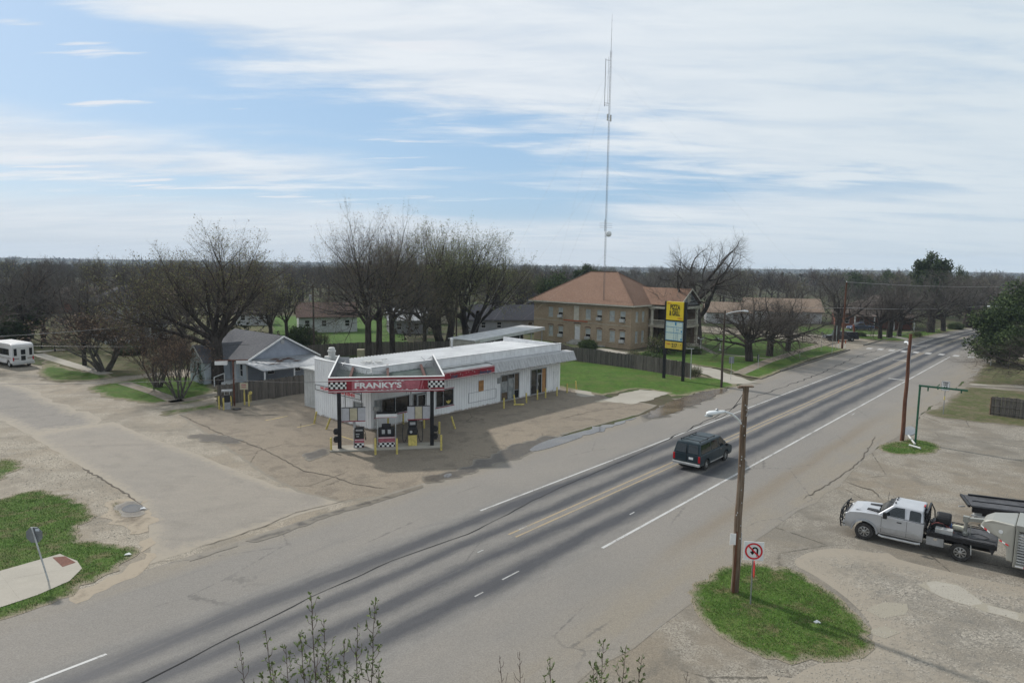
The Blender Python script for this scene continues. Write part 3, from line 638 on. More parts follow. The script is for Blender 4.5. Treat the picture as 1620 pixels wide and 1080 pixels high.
# roof: ribbed sheet falling gently to the back
m = MB(); m.add([(.15, .1, 4.62), (LX, .1, 4.66), (LX, LY+.25, 4.55), (.15, LY+.25, 4.5), (.15, .1, 4.5), (LX, .1, 4.5), (LX, LY+.25, 4.42), (.15, LY+.25, 4.38)], [(0, 1, 2, 3), (7, 6, 5, 4), (0, 4, 5, 1), (1, 5, 6, 2), (2, 6, 7, 3), (3, 7, 4, 0)])
k = .5
while k < LX-.2: m.bar((k, .25, 4.66), (k, LY+.25, 4.545), .06, .05); k += .38
roof = m.build('roof', 'roof_white', store)
m = MB(); m.box(.17, LX+.02, -.03, .09, 4.25, 4.98)
k = .4
while k < LX: m.box(k-.015, k+.015, -.045, -.031, 4.26, 4.97); k += .6
m.box(.15, LX+.04, -.07, .12, 4.98, 5.03); m.build('parapet', 'white_metal', store)
m = MB(); m.add([(LX-.12, .13, 4.3), (LX+.02, .13, 4.3), (LX+.02, LY+.2, 4.3), (LX-.12, LY+.2, 4.3), (LX-.12, .13, 4.92), (LX+.02, .13, 4.92), (LX+.02, LY+.2, 5.02), (LX-.12, LY+.2, 5.02)], [(0, 3, 2, 1), (4, 5, 6, 7), (0, 1, 5, 4), (1, 2, 6, 5), (2, 3, 7, 6), (3, 0, 4, 7)]); m.build('parapet', 'white_metal', store)
# mansard awning of bent sheet
def awning(x0, x1, y_top, z_top, y_bot, z_bot):
    m = MB(); r = random.Random(3); k = x0; n_ = int((x1-x0)/.2); P = []
    for i in range(n_+1):
        x = x0+(x1-x0)*i/n_; d = .03*(i % 2)+r.uniform(-.012, .012)
        P.append([(x, y_top, z_top), (x, y_bot*.96, z_top-.06+d), (x, y_bot-.35-d, z_bot+r.uniform(-.03, .03)), (x, y_bot-.30, z_bot-.06), (x, -.02, z_bot+.04)])
    vs = [p for q_ in P for p in q_]; fs = []
    for i in range(n_):
        for j in range(4): a = i*5+j; fs.append((a, a+1, a+6, a+5))
    fs.append((0, 1, 2, 3, 4)); fs.append(tuple(n_*5+j for j in (4, 3, 2, 1, 0)))
    return m.add(vs, fs)
n = N('awning_grey', .6, .1, .3); o = n.tc.outputs['Object']
col = n.mix(n.ramp(n.noise(n.mapping(o, (4, 1, 1)), 1.2, 4, .7), (.35, .65, 0, 1)), (.40, .40, .40), (.30, .30, .30)); col = n.mix(n.ramp(n.noise(o, 6, 3, .7), (.55, .7, 0, .5)), col, (.55, .55, .54)); n.color(col); n.bump(n.noise(n.mapping(o, (9, 2, 2)), 1, 3), .5, .03)
m = awning(12.86, LX+.9, 0, 4.24, -1.1, 3.32); m.build('awning', 'awning_grey', store)
m = MB(); m.box(5.6, 12.84, -1.3, -.032, 3.42, 3.52); m.add([(5.6, -1.34, 3.98), (12.84, -1.34, 3.98), (12.84, -.035, 4.22), (5.6, -.035, 4.22), (5.6, -1.34, 3.9), (12.84, -1.34, 3.9), (12.84, -.035, 4.14), (5.6, -.035, 4.14)], [(0, 1, 2, 3), (7, 6, 5, 4), (0, 4, 5, 1), (1, 5, 6, 2), (2, 6, 7, 3), (3, 7, 4, 0)]); m.build('awning', 'dirty_white', store)
for x0, x1 in ((5.9, 24.3),):
    m = MB(); m.bar((x0, -.55, 4.18), (x1, -.55, 4.20), .08, .03); m.build('flashing', 'black_paint', store)
m = MB(); m.box(5.55, 12.84, -1.44, -1.36, 3.36, 4.02); fb = m.build('fascia_sign', 'red_panel', store)
m = MB(); m.box(5.55, 12.84, -1.458, -1.442, 3.40, 3.43); m.box(5.55, 12.84, -1.458, -1.442, 3.95, 3.98)
r = random.Random(8)
for k in range(16):
    x = r.uniform(6.3, 12.6); z = r.uniform(3.55, 3.92); m.add([(x, -1.448, z), (x+r.uniform(.02, .07), -1.448, z-.02), (x+r.uniform(-.03, .08), -1.448, z+r.uniform(.05, .22))], [(0, 1, 2)])
m.build('trim', 'white_paint', fb)
text_mesh('Deli', .36, MFY(7.7, -1.46, 3.58), 'dark_blue', parent=fb, bold=.012, sx=1.25, shear=.25); text_mesh('Beverages', .34, MFY(11.6, -1.46, 3.58), 'dark_blue', parent=fb, bold=.012, sx=1.1, shear=.25)
# windows
def glazed(x0, x1, z0, z1, mull=(), frame='grey_metal', glass='window_glass', extra=None, name='window', w=.06, trans=()):
    m = MB(); wind(m, x0, x1, z0, z1, -.01, .05, w)
    for x in mull: m.box(x-.03, x+.03, -.045, .0, z0+w, z1-w)
    for a, b, z in trans: m.box(a, b, -.04, .0, z-.025, z+.025)
    f = m.build(name, frame, store)
    g = MB(); g.box(x0+w*.5, x1-w*.5, .03, .05, z0+w*.5, z1-w*.5); g.build('pane', glass, f); return f
w1 = glazed(.35, 3.95, .95, 2.35, (1.05, 2.45)); m = MB(); m.box(.43, 1.0, .0, .028, 1.02, 2.28); m.build('poster', 'pale_glass', w1)
m = MB(); m.box(.3, 4.0, -.075, -.03, .88, .948); m.build('sill', 'faded_red', w1)
d = glazed(4.25, 5.8, .02, 2.35, (4.75,), name='entrance', w=.09); m = MB(); wind(m, 4.78, 5.7, .12, 2.2, -.05, .03, .07); m.box(5.55, 5.6, -.12, -.082, .95, 1.25); m.build('door', 'galvanised', d)
w3 = glazed(6.9, 9.0, .75, 2.25, (7.75,))
m = MB(); m.box(6.83, 9.07, -.075, -.03, .68, .748); m.build('sill', 'faded_red', w3); m = MB(); m.box(6.83, 9.07, -.075, -.03, 2.252, 2.31); m.build('trim', 'faded_red', w3)
m = MB()                                                     # yellow bull's-head style decal: round face with two curved horns
m.lathe([(.16, 0), (.16, .006)], n=14, M=MFY(8.45, .027, 1.05)); m.add([(8.33, .025, 1.1), (8.14, .025, 1.24), (8.22, .025, 1.02), (8.34, .025, 1.0)], [(0, 1, 2, 3)]); m.add([(8.57, .025, 1.1), (8.76, .025, 1.24), (8.68, .025, 1.02), (8.56, .025, 1.0)], [(3, 2, 1, 0)])
m.build('decal', 'yellow_post', w3)
s1 = glazed(15.25, 17.95, .10, 2.66, (16.25, 17.2), w=.08, trans=((15.3, 16.22, .95), (16.28, 17.17, 2.2), (17.23, 17.9, .95)), name='shopfront')
m = MB(); m.box(15.34, 16.2, .0, .025, .98, 2.0); m.box(16.36, 17.1, .0, .024, .2, 2.12); m.build('pane', 'pale_glass', s1)
m = MB(); m.box(17.25, 17.86, .0, .023, 1.0, 2.56); m.build('board', 'brown_board', s1); m = MB(); m.box(15.34, 16.2, .0, .023, .18, .92); m.build('board', 'brown_board', s1)
m = MB(); wind(m, 16.32, 17.14, .12, 2.15, -.05, .03, .06); m.build('door', 'galvanised', s1)
s2 = glazed(19.7, 22.25, .10, 2.70, (20.7, 21.5), w=.08, trans=((20.73, 21.47, 2.2),), name='shopfront')
m = MB(); m.box(21.56, 22.16, .0, .024, .18, 2.6); m.build('board', 'plywood', s2)
m = MB(); wind(m, 20.76, 21.44, .12, 2.15, -.05, .03, .06); m.box(20.8, 20.85, -.13, -.085, 1.0, 1.3); m.build('door', 'galvanised', s2)
m = MB(); wind(m, 23.4, 24.25, .02, 2.14, -.02, .035, .06); m.box(23.47, 24.18, -.04, -.032, .04, 2.07); m.build('door', 'white_metal', store)
m = MB(); m.box(12.2, 12.85, -.06, -.030, 1.48, 2.48); m.build('plywood_patch', 'plywood', store)
m = MB(); wind(m, 10.9, 14.6, .55, 1.5, -.03, .02, .04); m.build('old_opening', 'grey_panel', store)
m = MB(); m.box(14.75, 15.15, -.07, -.032, 1.9, 2.45); m.build('notice_board', 'pale_glass', store)
m = MB(); m.box(.25, .6, -.24, -.03, 1.55, 1.85); m.bar((.42, -.12, 0), (.42, -.12, 1.54), .06); m.box(.35, .5, -.16, -.03, .3, .6); m.build('meter_box', 'dirty_white', store)
for x in (3.6, 4.6, 5.6, 8.2): m = MB(); m.box(x, x+.03, -.05, -.03, 2.45, 3.3); m.build('seam', 'grey_metal', store)
m = MB(); wind(m, 1.0, 2.3, 1.1, 2.05, -.01, .05, .06, 'x'); w4 = m.build('window', 'dirty_white', store); g = MB(); g.box(.05, .08, 1.03, 2.27, 1.14, 2.0); g.build('pane', 'pale_glass', w4)
# long sign on the end wall
m = MB(); m.box(-.09, -.03, 1.2, 7.7, 2.27, 2.70); sb = m.build('banner_sign', 'sign_white', store)
m = MB(); wind(m, 1.18, 7.72, 2.25, 2.72, -.088, .02, .035, 'x'); m.build('trim', 'black_paint', sb)
text_mesh('WE APPRECIATE YOUR BUSINESS', .34, MFX(-.092, 4.45, 2.485), 'sign_red', parent=sb, bold=.014, sx=.98, depth=.004)
# vents and plant on the roof
m = MB(); m.box(.6, 1.5, 6.4, 7.3, 4.5, 5.15); m.lathe([(.30, 0), (.30, .35), (.36, .37), (.36, .5), (.28, .52), (.28, .7), (.2, .76)], (1.05, 6.85, 5.15), 14); m.build('roof_vent', 'dirty_white', store, bevel=.01)
m = MB(); m.lathe([(.11, 0), (.11, .75), (.16, .77), (.16, .98), (.06, 1.04)], (16.0, 7.6, 4.5), 10); m.build('roof_pipe', 'galvanised', store)
m = MB(); r = random.Random(4)
for k in range(9): x, y = r.uniform(2, 5), r.uniform(3.2, 4.6); m = MB(); m.cbox((x, y, 4.74+r.uniform(0, .04)), (r.uniform(.2, .6), r.uniform(.1, .3), .08), 0, None); m.build('roof_debris', 'dirty_white', store)
# ================================================================= CANOPY
C = Fr(((G(538, 712)[0]+G(683, 707)[0])/2, (G(538, 712)[1]+G(683, 707)[1])/2), 10.6)
can = thing('fuel_canopy', 'open-topped canopy with a faded red fascia and chequered ends over the pumps', 'canopy', C.o, C.a)
for sx in (-3.26, 3.26):
    m = MB(); m.box(sx-.13, sx+.13, -.02, .24, 0, 4.62); p = m.build('post', 'black_paint', can, bevel=.01)
    s2_ = -1 if sx < 0 else 1
    for z in (1.35, .78): q = MB(); q.box(sx+s2_*.135, sx+s2_*.36, -.02, .22, z-.22, z+.22); q.box(sx+s2_*.365, sx+s2_*.42, .02, .18, z-.14, z+.14); q.build('speaker_box', 'black_plastic', p, bevel=.04)
m = MB(); m.box(-3.95, 4.12, -.28, -.10, 4.17, 5.22); fas = m.build('fascia', 'red_panel', can)
m = MB(); m.box(-2.35, 2.65, -.292, -.282, 4.36, 4.98); m.build('faded_patch', 'faded_red', fas)
m = MB()
for z in (4.26, 5.02): m.box(-3.95, 4.12, -.296, -.283, z, z+.045)
r = random.Random(5)
for k in range(26):
    x = r.uniform(-2.3, 4.0); z = r.choice((4.33, 4.98))+r.uniform(-.03, .04); a = r.uniform(.05, .3); m.add([(x, -.2965, z), (x+a, -.2965, z+r.uniform(-.02, .02)), (x+a*.6, -.2965, z+r.uniform(.02, .07))], [(0, 1, 2)])
m.box(-3.97, 4.14, -.30, -.08, 5.22, 5.27); m.build('trim', 'white_paint', fas)
for xx in ((-3.93, -2.72), (2.95, 4.11)): m = MB(); m.box(xx[0], xx[1], -.31, -.298, 4.45, 4.945); m.build('chequer_panel', 'checker', fas)
m = MB()
for x in (2.42, 2.62, 2.82): m.add([(x-.12, -.302, 4.36), (x-.04, -.302, 4.36), (x+.10, -.302, 4.98), (x+.02, -.302, 4.98)], [(0, 1, 2, 3)])
m.build('stripe', 'red_panel', fas)
text_mesh("FRANKY'S", .52, MFY(-.55, -.30, 4.66), 'sign_white', parent=fas, bold=.018, sx=1.42, depth=.006)
for s_ in (-1, 1):                                           # side wings with their open framing
    x = -3.93 if s_ < 0 else 4.10; m = MB(); m.box(x-.03, x+.03, -.09, 11.2, 4.2, 5.22); wg = m.build('side_wing', 'wing_grey', can)
    m = MB(); m.box(x-.055, x+.055, -.07, 11.25, 5.222, 5.28); m.build('trim', 'white_paint', wg)
    m = MB(); y = .4
    while y < 11: m.bar((x-s_*.06, y, 4.3), (x-s_*.06, y, 5.2), .04); m.bar((x-s_*.1, y, 5.15), (x-s_*1.0, y+.05, 4.52), .035); y += .62
    m.build('strut', 'pipe_steel', wg)
m = MB(); m.box(-3.88, 4.05, .36, 9.6, 4.35, 4.43)
k = .5
while k < 9.4: m.bar((-3.87, k, 4.445), (4.04, k, 4.445), .05, .03); k += .28
m.build('deck', 'deck_green', can)
m = MB(); m.box(-3.6, 3.75, .28, .5, 4.47, 4.78); m.build('beam', 'black_paint', can)
m = MB(); m.box(-3.2, 3.3, -.06, -.045, 4.2, 4.24); m.build('light_strip', 'dark_gap', can)
for x in (-2.6, .15, 2.9): m = MB(); m.box(x-.09, x+.09, .52, 8.6, 4.62, 4.82); m.box(x-.02, x+.02, .52, 8.6, 4.48, 4.619); m.build('beam', 'rust_beam', can)
m = MB(); m.bar((3.9, 9.6, 4.5), (3.0, 10.2, 5.2), .03); m.bar((3.95, 10.6, 4.6), (3.2, 9.9, 5.0), .03); m.bar((-3.8, 8, 4.5), (-3.2, 8.4, 5.2), .03); m.build('brace', 'pipe_steel', can)
m = MB(); m.box(-3.9, -3.0, 9.8, 9.85, 4.45, 5.3); m.build('end_panel', 'grey_metal', can)
m = MB(); wind(m, -1.5, 0.05, 4.6, 4.9, 5.0, .05, .04); m.build('loose_frame', 'galvanised', can)
# price panels hanging between the posts and the pumps
for x0, x1 in ((-3.10, -1.45), (1.50, 3.10)):
    m = MB(); m.box(x0, x1, .08, .2, 2.08, 3.02); pp = m.build('price_panel', 'grey_panel', can)
    w_ = (x1-x0)/3
    m = MB(); m.box(x0+w_+.02, x0+2*w_-.02, .065, .078, 2.11, 3.0); m.build('panel', 'beige_panel', pp)
    m = MB(); m.box(x0, x1, .06, .078, 2.03, 2.09); m.build('trim', 'red_panel', pp)
    m = MB(); [m.box(x-.015, x+.015, .055, .077, 2.1, 3.02) for x in (x0+w_, x0+2*w_)]; m.box(x0, x1, .07, .21, 3.021, 3.05); m.build('bar', 'black_paint', pp)
    for x in (x0+.25, x1-.25): q = MB(); q.bar((x, .14, 3.05), (x, .14, 4.36), .04); q.build('hanger', 'black_paint', pp)
# island and pumps
m = MB(); m.box(-3.9, 3.9, -.5, .95, 0, .13)
isl = m.build('pump_island', 'pale_concrete', None, bevel=.04); isl.location = (C.o[0], C.o[1], 0); isl.rotation_euler = (0, 0, C.a); isl['kind'] = 'structure'
isl.data.attributes.new('edge', 'FLOAT', 'POINT').data.foreach_set('value', [5.0]*8)
def hose(m, pts, r=.022):
    P = []; n_ = len(pts)
    for i in range(n_-1):
        p0 = Vector(pts[max(i-1, 0)]); p1 = Vector(pts[i]); p2 = Vector(pts[i+1]); p3 = Vector(pts[min(i+2, n_-1)])
        for k in range(5):
            t = k/5; P.append(.5*((2*p1)+(p2-p0)*t+(2*p0-5*p1+4*p2-p3)*t*t+(3*p1-p0-3*p2+p3)*t**3))
    P.append(Vector(pts[-1])); m.tube(P, r, 5)
x, y = C.wor(-1.9, .3); pm = thing('fuel_pump', 'narrow black and red fuel pump with a chequered foot, leftmost under the canopy', 'fuel pump', (x, y, .13), C.a, 'fuel pumps on the island')
m = MB(); m.box(-.33, .33, -.25, .25, 0, .62); b = m.build('cabinet', 'faded_red', pm, bevel=.015); q = MB(); q.box(-.32, .32, -.263, -.252, .02, .36); q.build('chequer_panel', 'checker', b); q = MB(); q.box(-.32, .32, -.262, -.252, .55, .585); q.build('stripe', 'white_paint', b)
m = MB(); m.box(-.32, .32, -.24, .24, .625, 1.42); b = m.build('head', 'black_plastic', pm, bevel=.02); q = MB(); q.box(-.24, .24, -.252, -.242, 1.2, 1.33); q.box(-.24, .02, -.252, -.242, .95, 1.02); q.box(-.2, -.02, -.252, -.242, .78, .86); q.build('display', 'grey_metal', b)
m = MB(); m.box(-.4, -.35, -.26, .26, 0, 1.35); m.box(-.42, -.25, -.1, .1, 1.425, 1.85); m.build('side_panel', 'grey_metal', pm)
m = MB(); hose(m, [(.35, 0, 1.2), (.44, -.05, .9), (.46, -.1, .5), (.4, -.1, .7), (.36, -.05, .95)]); m.build('hose', 'black_plastic', pm)
x, y = C.wor(.02, .25); pm = thing('fuel_pump', 'wide fuel pump with four nozzles and a chequered foot, in the middle under the canopy', 'fuel pump', (x, y, .13), C.a, 'fuel pumps on the island')
m = MB(); m.box(-.58, .58, -.28, .28, 0, .72); b = m.build('cabinet', 'faded_red', pm, bevel=.015); q = MB(); q.box(-.57, .57, -.294, -.282, .02, .36); q.build('chequer_panel', 'checker', b); q = MB(); q.box(-.58, .58, -.293, -.282, .66, .71); q.build('stripe', 'white_paint', b)
m = MB(); m.box(-.56, .56, -.18, .26, .725, 1.34); b = m.build('head', 'black_plastic', pm, bevel=.015); q = MB()
for x_ in (-.22, .2): q.box(x_-.12, x_+.1, -.2, -.182, .95, 1.25)
q.build('display', 'galvanised', b); q = MB()
for x_ in (-.45, -.02, .42): q = MB(); hose(q, [(x_, -.2, 1.25), (x_-.05, -.3, 1.0), (x_, -.32, .82), (x_+.06, -.27, 1.0)], .025); q.build('hose', 'black_plastic', pm)
m = MB(); m.box(-.34, .3, -.12, .2, 1.345, 1.62); m.build('card_reader', 'black_plastic', pm, bevel=.03)
m = MB(); [m.box(x_-.035, x_+.035, -.05, .05, 0, 2.12) for x_ in (-.64, .64)]; m.build('post', 'galvanised', pm)
m = MB(); m.box(-.74, .74, -.16, .3, 2.125, 2.38); b = m.build('valance', 'white_paint', pm); q = MB(); q.box(-.72, .72, -.14, .28, 2.382, 2.46); q.build('top', 'black_plastic', b); q = MB(); q.box(-.74, .74, -.17, -.162, 2.125, 2.155); q.build('trim', 'faded_red', b)
x, y = C.wor(1.87, .3); pm = thing('fuel_pump', 'black and yellow fuel pump with long hanging hoses, rightmost under the canopy', 'fuel pump', (x, y, .13), C.a, 'fuel pumps on the island')
m = MB(); m.box(-.31, .31, -.26, .26, 0, .78); m.build('cabinet', 'yellow_post', pm, bevel=.015)
m = MB(); m.box(-.33, .33, -.27, .27, .785, 1.32); m.build('head', 'black_plastic', pm, bevel=.05); m = MB(); m.box(-.28, .28, -.2, .2, 1.325, 1.42); m.box(-.31, .31, -.24, .24, 1.425, 1.86); b = m.build('head', 'black_plastic', pm, bevel=.05)
q = MB(); q.box(-.2, .2, -.258, -.248, 1.55, 1.75); q.build('display', 'grey_metal', b); q = MB(); q.lathe([(.09, 0), (.1, .02), (.1, .06)], n=12, M=MFY(-.12, -.27, 1.05)); q.build('dial', 'galvanised', pm)
for s_ in (-1, 1): q = MB(); hose(q, [(s_*.34, 0, 1.15), (s_*.42, -.1, .65), (s_*.55, -.15, .3), (s_*.68, -.12, .35), (s_*.72, -.05, .9), (s_*.66, 0, 1.75)], .026); q.build('hose', 'black_plastic', pm)
m = MB(); m.box(.5, .72, -.1, .1, 1.78, 1.95); m.build('hose_bracket', 'galvanised', pm)
# bollards
def bollard(px, py, h, lean, label, tx=0, r=.075):
    x, y = G(px, py); m = MB(); P = [(0, 0, 0), (lean*.5, 0, h*.5), (lean, 0, h)]; m.tube(P, r, 10); m.tube([(lean, 0, h), (lean*1.02, 0, h+.03)], [r*.95, r*.5], 10)
    o = m.build('bollard', 'yellow_post', None, smooth=False); o.location = (x, y, 0); tag(o, label, 'bollard', 'yellow steel bollards')
for a in [(524, 714, .98, 0, 'yellow bollard left of the black left canopy post'), (594, 719, 1.15, 0, 'yellow bollard at the left front of the middle pump'), (628, 718, 1.1, 0, 'yellow bollard at the right front of the middle pump'), (698, 712, 1.1, 0, 'yellow bollard just right of the right canopy post'),
          (695, 686, .95, 0, 'yellow bollard by the store window with the yellow decal, left of a leaning one'), (720, 678, 1.0, -.3, 'leaning yellow bollard by the store wall, right of the decal window'), (671, 677, .9, 0, 'short yellow bollard by the store entrance, half behind the price panel'),
          (638, 671, .9, 0, 'yellow bollard under the wide dark window, behind the pumps'), (614, 678, .85, 0, 'yellow bollard mostly hidden behind the middle pump'), (497, 669, .95, .22, 'leaning yellow bollard at the far corner of the end wall'), (516, 679, .9, .34, 'strongly leaning yellow bollard at the middle of the end wall'),
          (797, 646, .95, 0, 'yellow bollard in front of the first shopfront, leftmost of the row'), (815, 640, .95, -.14, 'tilted yellow bollard second along the row by the shopfronts'), (833, 637, .95, -.05, 'yellow bollard between the two shopfronts'), (850, 632, .95, 0, 'yellow bollard at the left of the second shopfront'),
          (863, 629, .95, 0, 'yellow bollard at the right of the second shopfront'), (881, 626, .9, 0, 'yellow bollard in front of the white side door'), (897, 621, .95, 0, 'yellow bollard just past the store corner at the lawn'), (912, 616, .9, -.1, 'last yellow bollard, standing at the edge of the lawn'),
          (347, 647, 1.15, 0, 'yellow bollard left of the old diesel pump by the fence'), (354, 648, 1.05, 0, 'yellow bollard in front of the old diesel pump by the fence'), (366, 641, .9, 0, 'yellow bollard behind the old diesel pump by the fence'), (394, 642, 1.05, 0, 'yellow bollard right of the small tan sign by the fence'), (387, 640, 1.15, 0, 'yellow bollard under the small tan sign by the fence')]:
    bollard(*a)
m = MB(); m.tube([(-.5, 0, .07), (.5, .1, .07)], .07, 8); o = m.build('bollard', 'yellow_post'); x, y = G(821, 641); o.location = (x, y, 0); o.rotation_euler = (0, 0, .1); tag(o, 'broken-off yellow bollard lying flat before the first shopfront', 'bollard', 'yellow steel bollards')
# the old pump by the fence
x, y = G(360, 647); pm = thing('fuel_pump', 'old grey diesel pump with a white top beside the wooden fence', 'fuel pump', (x, y, 0), .3)
m = MB(); m.box(-.28, .28, -.22, .22, 0, .65); m.build('cabinet', 'grey_metal', pm, bevel=.02); m = MB(); m.box(-.24, .24, -.18, .18, .655, 1.3); b = m.build('head', 'black_plastic', pm, bevel=.05); m = MB(); m.box(-.44, .44, -.2, .2, 1.62, 1.76); m.bar((-.2, 0, 1.3), (-.2, 0, 1.62), .05); m.bar((.2, 0, 1.3), (.2, 0, 1.62), .05); m.build('top', 'galvanised', pm)
m = MB(); hose(m, [(-.3, -.1, 1.4), (-.5, -.2, 1.2), (-.52, -.25, .5), (-.4, -.25, .3), (-.34, -.2, .8)], .03); hose(m, [(.3, -.1, 1.3), (.45, -.2, 1.0), (.42, -.2, .3)], .03); m.build('hose', 'black_plastic', pm)
m = MB(); m.lathe([(.38, 0), (.38, .08), (.3, .1)], (.8, -.3, 0), 14); m.build('hose_reel', 'black_plastic', pm)
x, y = G(371, 642); sg = thing('sign_pole', 'rusty pole carrying two short white sign boards over the fence', 'sign', (x, y, 0), .15)
m = MB(); m.tube([(0, 0, 0), (0, 0, 4.15)], .08, 8); m.bar((-1.5, 0, 4.2), (1.3, 0, 4.25), .09); m.build('pole', 'rust', sg)
for q_ in ((-1.55, -.5, 3.82, 4.14), (.30, 1.32, 3.92, 4.19)): m = MB(); m.box(q_[0], q_[1], -.18, .18, q_[2], q_[3]); m.build('board', 'white_paint', sg)
x, y = G(387, 641); sg = thing('notice_sign', 'small tan sign with worn red lettering on a yellow pole by the fence', 'sign', (x, y, 0), .1)
m = MB(); m.tube([(0, 0, .2), (0, 0, 1.95)], .04, 8); m.build('post', 'yellow_post', sg); m = MB(); m.box(-.36, .36, -.06, -.03, 1.48, 2.1); b = m.build('board', 'beige_panel', sg)
text_mesh('DIESEL', .15, MFY(0, -.065, 1.92), 'faded_red', parent=b, bold=.008); text_mesh('ONLY', .15, MFY(0, -.065, 1.70), 'faded_red', parent=b, bold=.008)
x, y = G(397, 636); o = MB().lathe([(.16, 0), (.16, .12)], n=12, M=MFY(0, 0, .9)); o.tube([(0, 0, 0), (0, .05, .9)], .03, 6); o = o.build('valve', 'yellow_post'); o.location = (x, y, 0); tag(o, 'round yellow valve wheel on a stub pipe by the fence', 'valve')
# ================================================================= BUILDING MATERIALS
n = N('tan_brick', .9, 0, .2); uv = n.tc.outputs['UV']; o = n.tc.outputs['Object']
bt = n.n.new('ShaderNodeTexBrick'); n.l.new(uv, bt.inputs[0]); bt.inputs['Scale'].default_value = 1; bt.inputs['Brick Width'].default_value = .26; bt.inputs['Row Height'].default_value = .095; bt.inputs['Mortar Size'].default_value = .012
bt.inputs['Color1'].default_value = (.42, .31, .20, 1); bt.inputs['Color2'].default_value = (.28, .205, .13, 1); bt.inputs['Mortar'].default_value = (.30, .25, .19, 1)
col = n.mix(n.ramp(n.noise(o, .5, 5, .6), (.35, .65, 0, .6)), bt.outputs[0], (.43, .34, .24)); col = n.mix(n.ramp(n.noise(n.mapping(o, (2, 2, 6)), 1.1, 4, .7), (.5, .7, 0, .55)), col, (.25, .175, .11)); n.color(col)
def shingle(name, c1, c2, c3):
    n = N(name, .92, 0, .15); uv = n.tc.outputs['UV']; o = n.tc.outputs['Object']
    bt = n.n.new('ShaderNodeTexBrick'); n.l.new(uv, bt.inputs[0]); bt.inputs['Scale'].default_value = 1; bt.inputs['Brick Width'].default_value = .3; bt.inputs['Row Height'].default_value = .145; bt.inputs['Mortar Size'].default_value = .01
    bt.inputs['Color1'].default_value = c1+(1,); bt.inputs['Color2'].default_value = c2+(1,); bt.inputs['Mortar'].default_value = sh(c2, .6)+(1,)
    col = n.mix(n.ramp(n.noise(o, 5, 4, .75), (.4, .65, 0, .6)), bt.outputs[0], c3); col = n.mix(n.ramp(n.noise(o, .35, 4, .6), (.4, .65, 0, .5)), col, sh(c1, .8)); n.color(col); n.bump(n.noise(o, 9, 3), .4, .03)
shingle('brown_shingle', (.215, .130, .090), (.165, .10, .072), (.28, .185, .135)); shingle('grey_shingle', (.115, .118, .13), (.085, .088, .10), (.16, .16, .165))
shingle('tan_shingle', (.26, .19, .14), (.2, .15, .115), (.32, .25, .19)); shingle('dark_shingle', (.062, .062, .072), (.045, .045, .052), (.09, .09, .1)); shingle('brown_roof', (.13, .1, .085), (.1, .08, .07), (.2, .165, .14)); shingle('red_brown_roof', (.13, .085, .07), (.1, .065, .055), (.17, .12, .1))
def lap(name, c, pitch=.15):
    n = N(name, .6, 0, .25); o = n.tc.outputs['Object']; z = n.sep(o)[2]; f = n.math('FRACT', n.math('DIVIDE', z, pitch))
    col = n.mix(n.ramp(n.noise(o, 1, 4), (.35, .65, 0, 1)), c, sh(c, .86)); n.color(col); n.bump(f, .8, .03)
lap('blue_siding', (.32, .35, .41)); lap('white_siding_lap', (.56, .57, .58)); lap('pale_blue_siding', (.50, .54, .58)); lap('cream_siding', (.5, .46, .36)); lap('grey_siding', (.30, .31, .33))
n = N('old_fence', .92, 0, .15); uv = n.tc.outputs['UV']; o = n.tc.outputs['Object']; S = n.sep(uv); r_ = n.white(n.math('FLOOR', n.math('DIVIDE', S[0], .145)))
col = n.mix(r_, (.062, .055, .050), (.15, .135, .118)); col = n.mix(n.ramp(n.noise(n.mapping(uv, (14, 1, 1)), 1, 4, .7), (.4, .7, 0, .6)), col, (.19, .172, .15)); n.color(col)
plain('stone_trim', (.42, .38, .30), .8, .15, 2); plain('cream_paint', (.52, .49, .41), .6, .12, 2); plain('brick_red', (.22, .085, .055), .9, .25, 3, grain=30)
plain('orange_strip', (.40, .095, .035), .7, .2, 4); plain('curtain', (.40, .43, .42), .8, .14, 2); plain('porch_dark', (.05, .045, .04), .9, .2, 2); plain('concrete_block', (.42, .40, .36), .9, .18, 2, grain=8)
plain('green_shutter', (.09, .16, .14), .6, .15, 3); plain('carport_roof', (.52, .53, .53), .55, .16, 1, grain=4); plain('brown_stain', (.12, .07, .05), .9, .3, 2)
def wall_holes(m, x0, x1, z0, z1, holes, y0=0, y1=.2, side='y'):
    xs = sorted(set([x0, x1]+[h[0] for h in holes]+[h[1] for h in holes])); zs = sorted(set([z0, z1]+[h[2] for h in holes]+[h[3] for h in holes]))
    for i in range(len(xs)-1):
        for j in range(len(zs)-1):
            cx = (xs[i]+xs[i+1])/2; cz = (zs[j]+zs[j+1])/2
            if any(h[0] < cx < h[1] and h[2] < cz < h[3] for h in holes): continue
            if side == 'y': m.box(xs[i], xs[i+1], y0, y1, zs[j], zs[j+1])
            else: m.box(y0, y1, xs[i], xs[i+1], zs[j], zs[j+1])
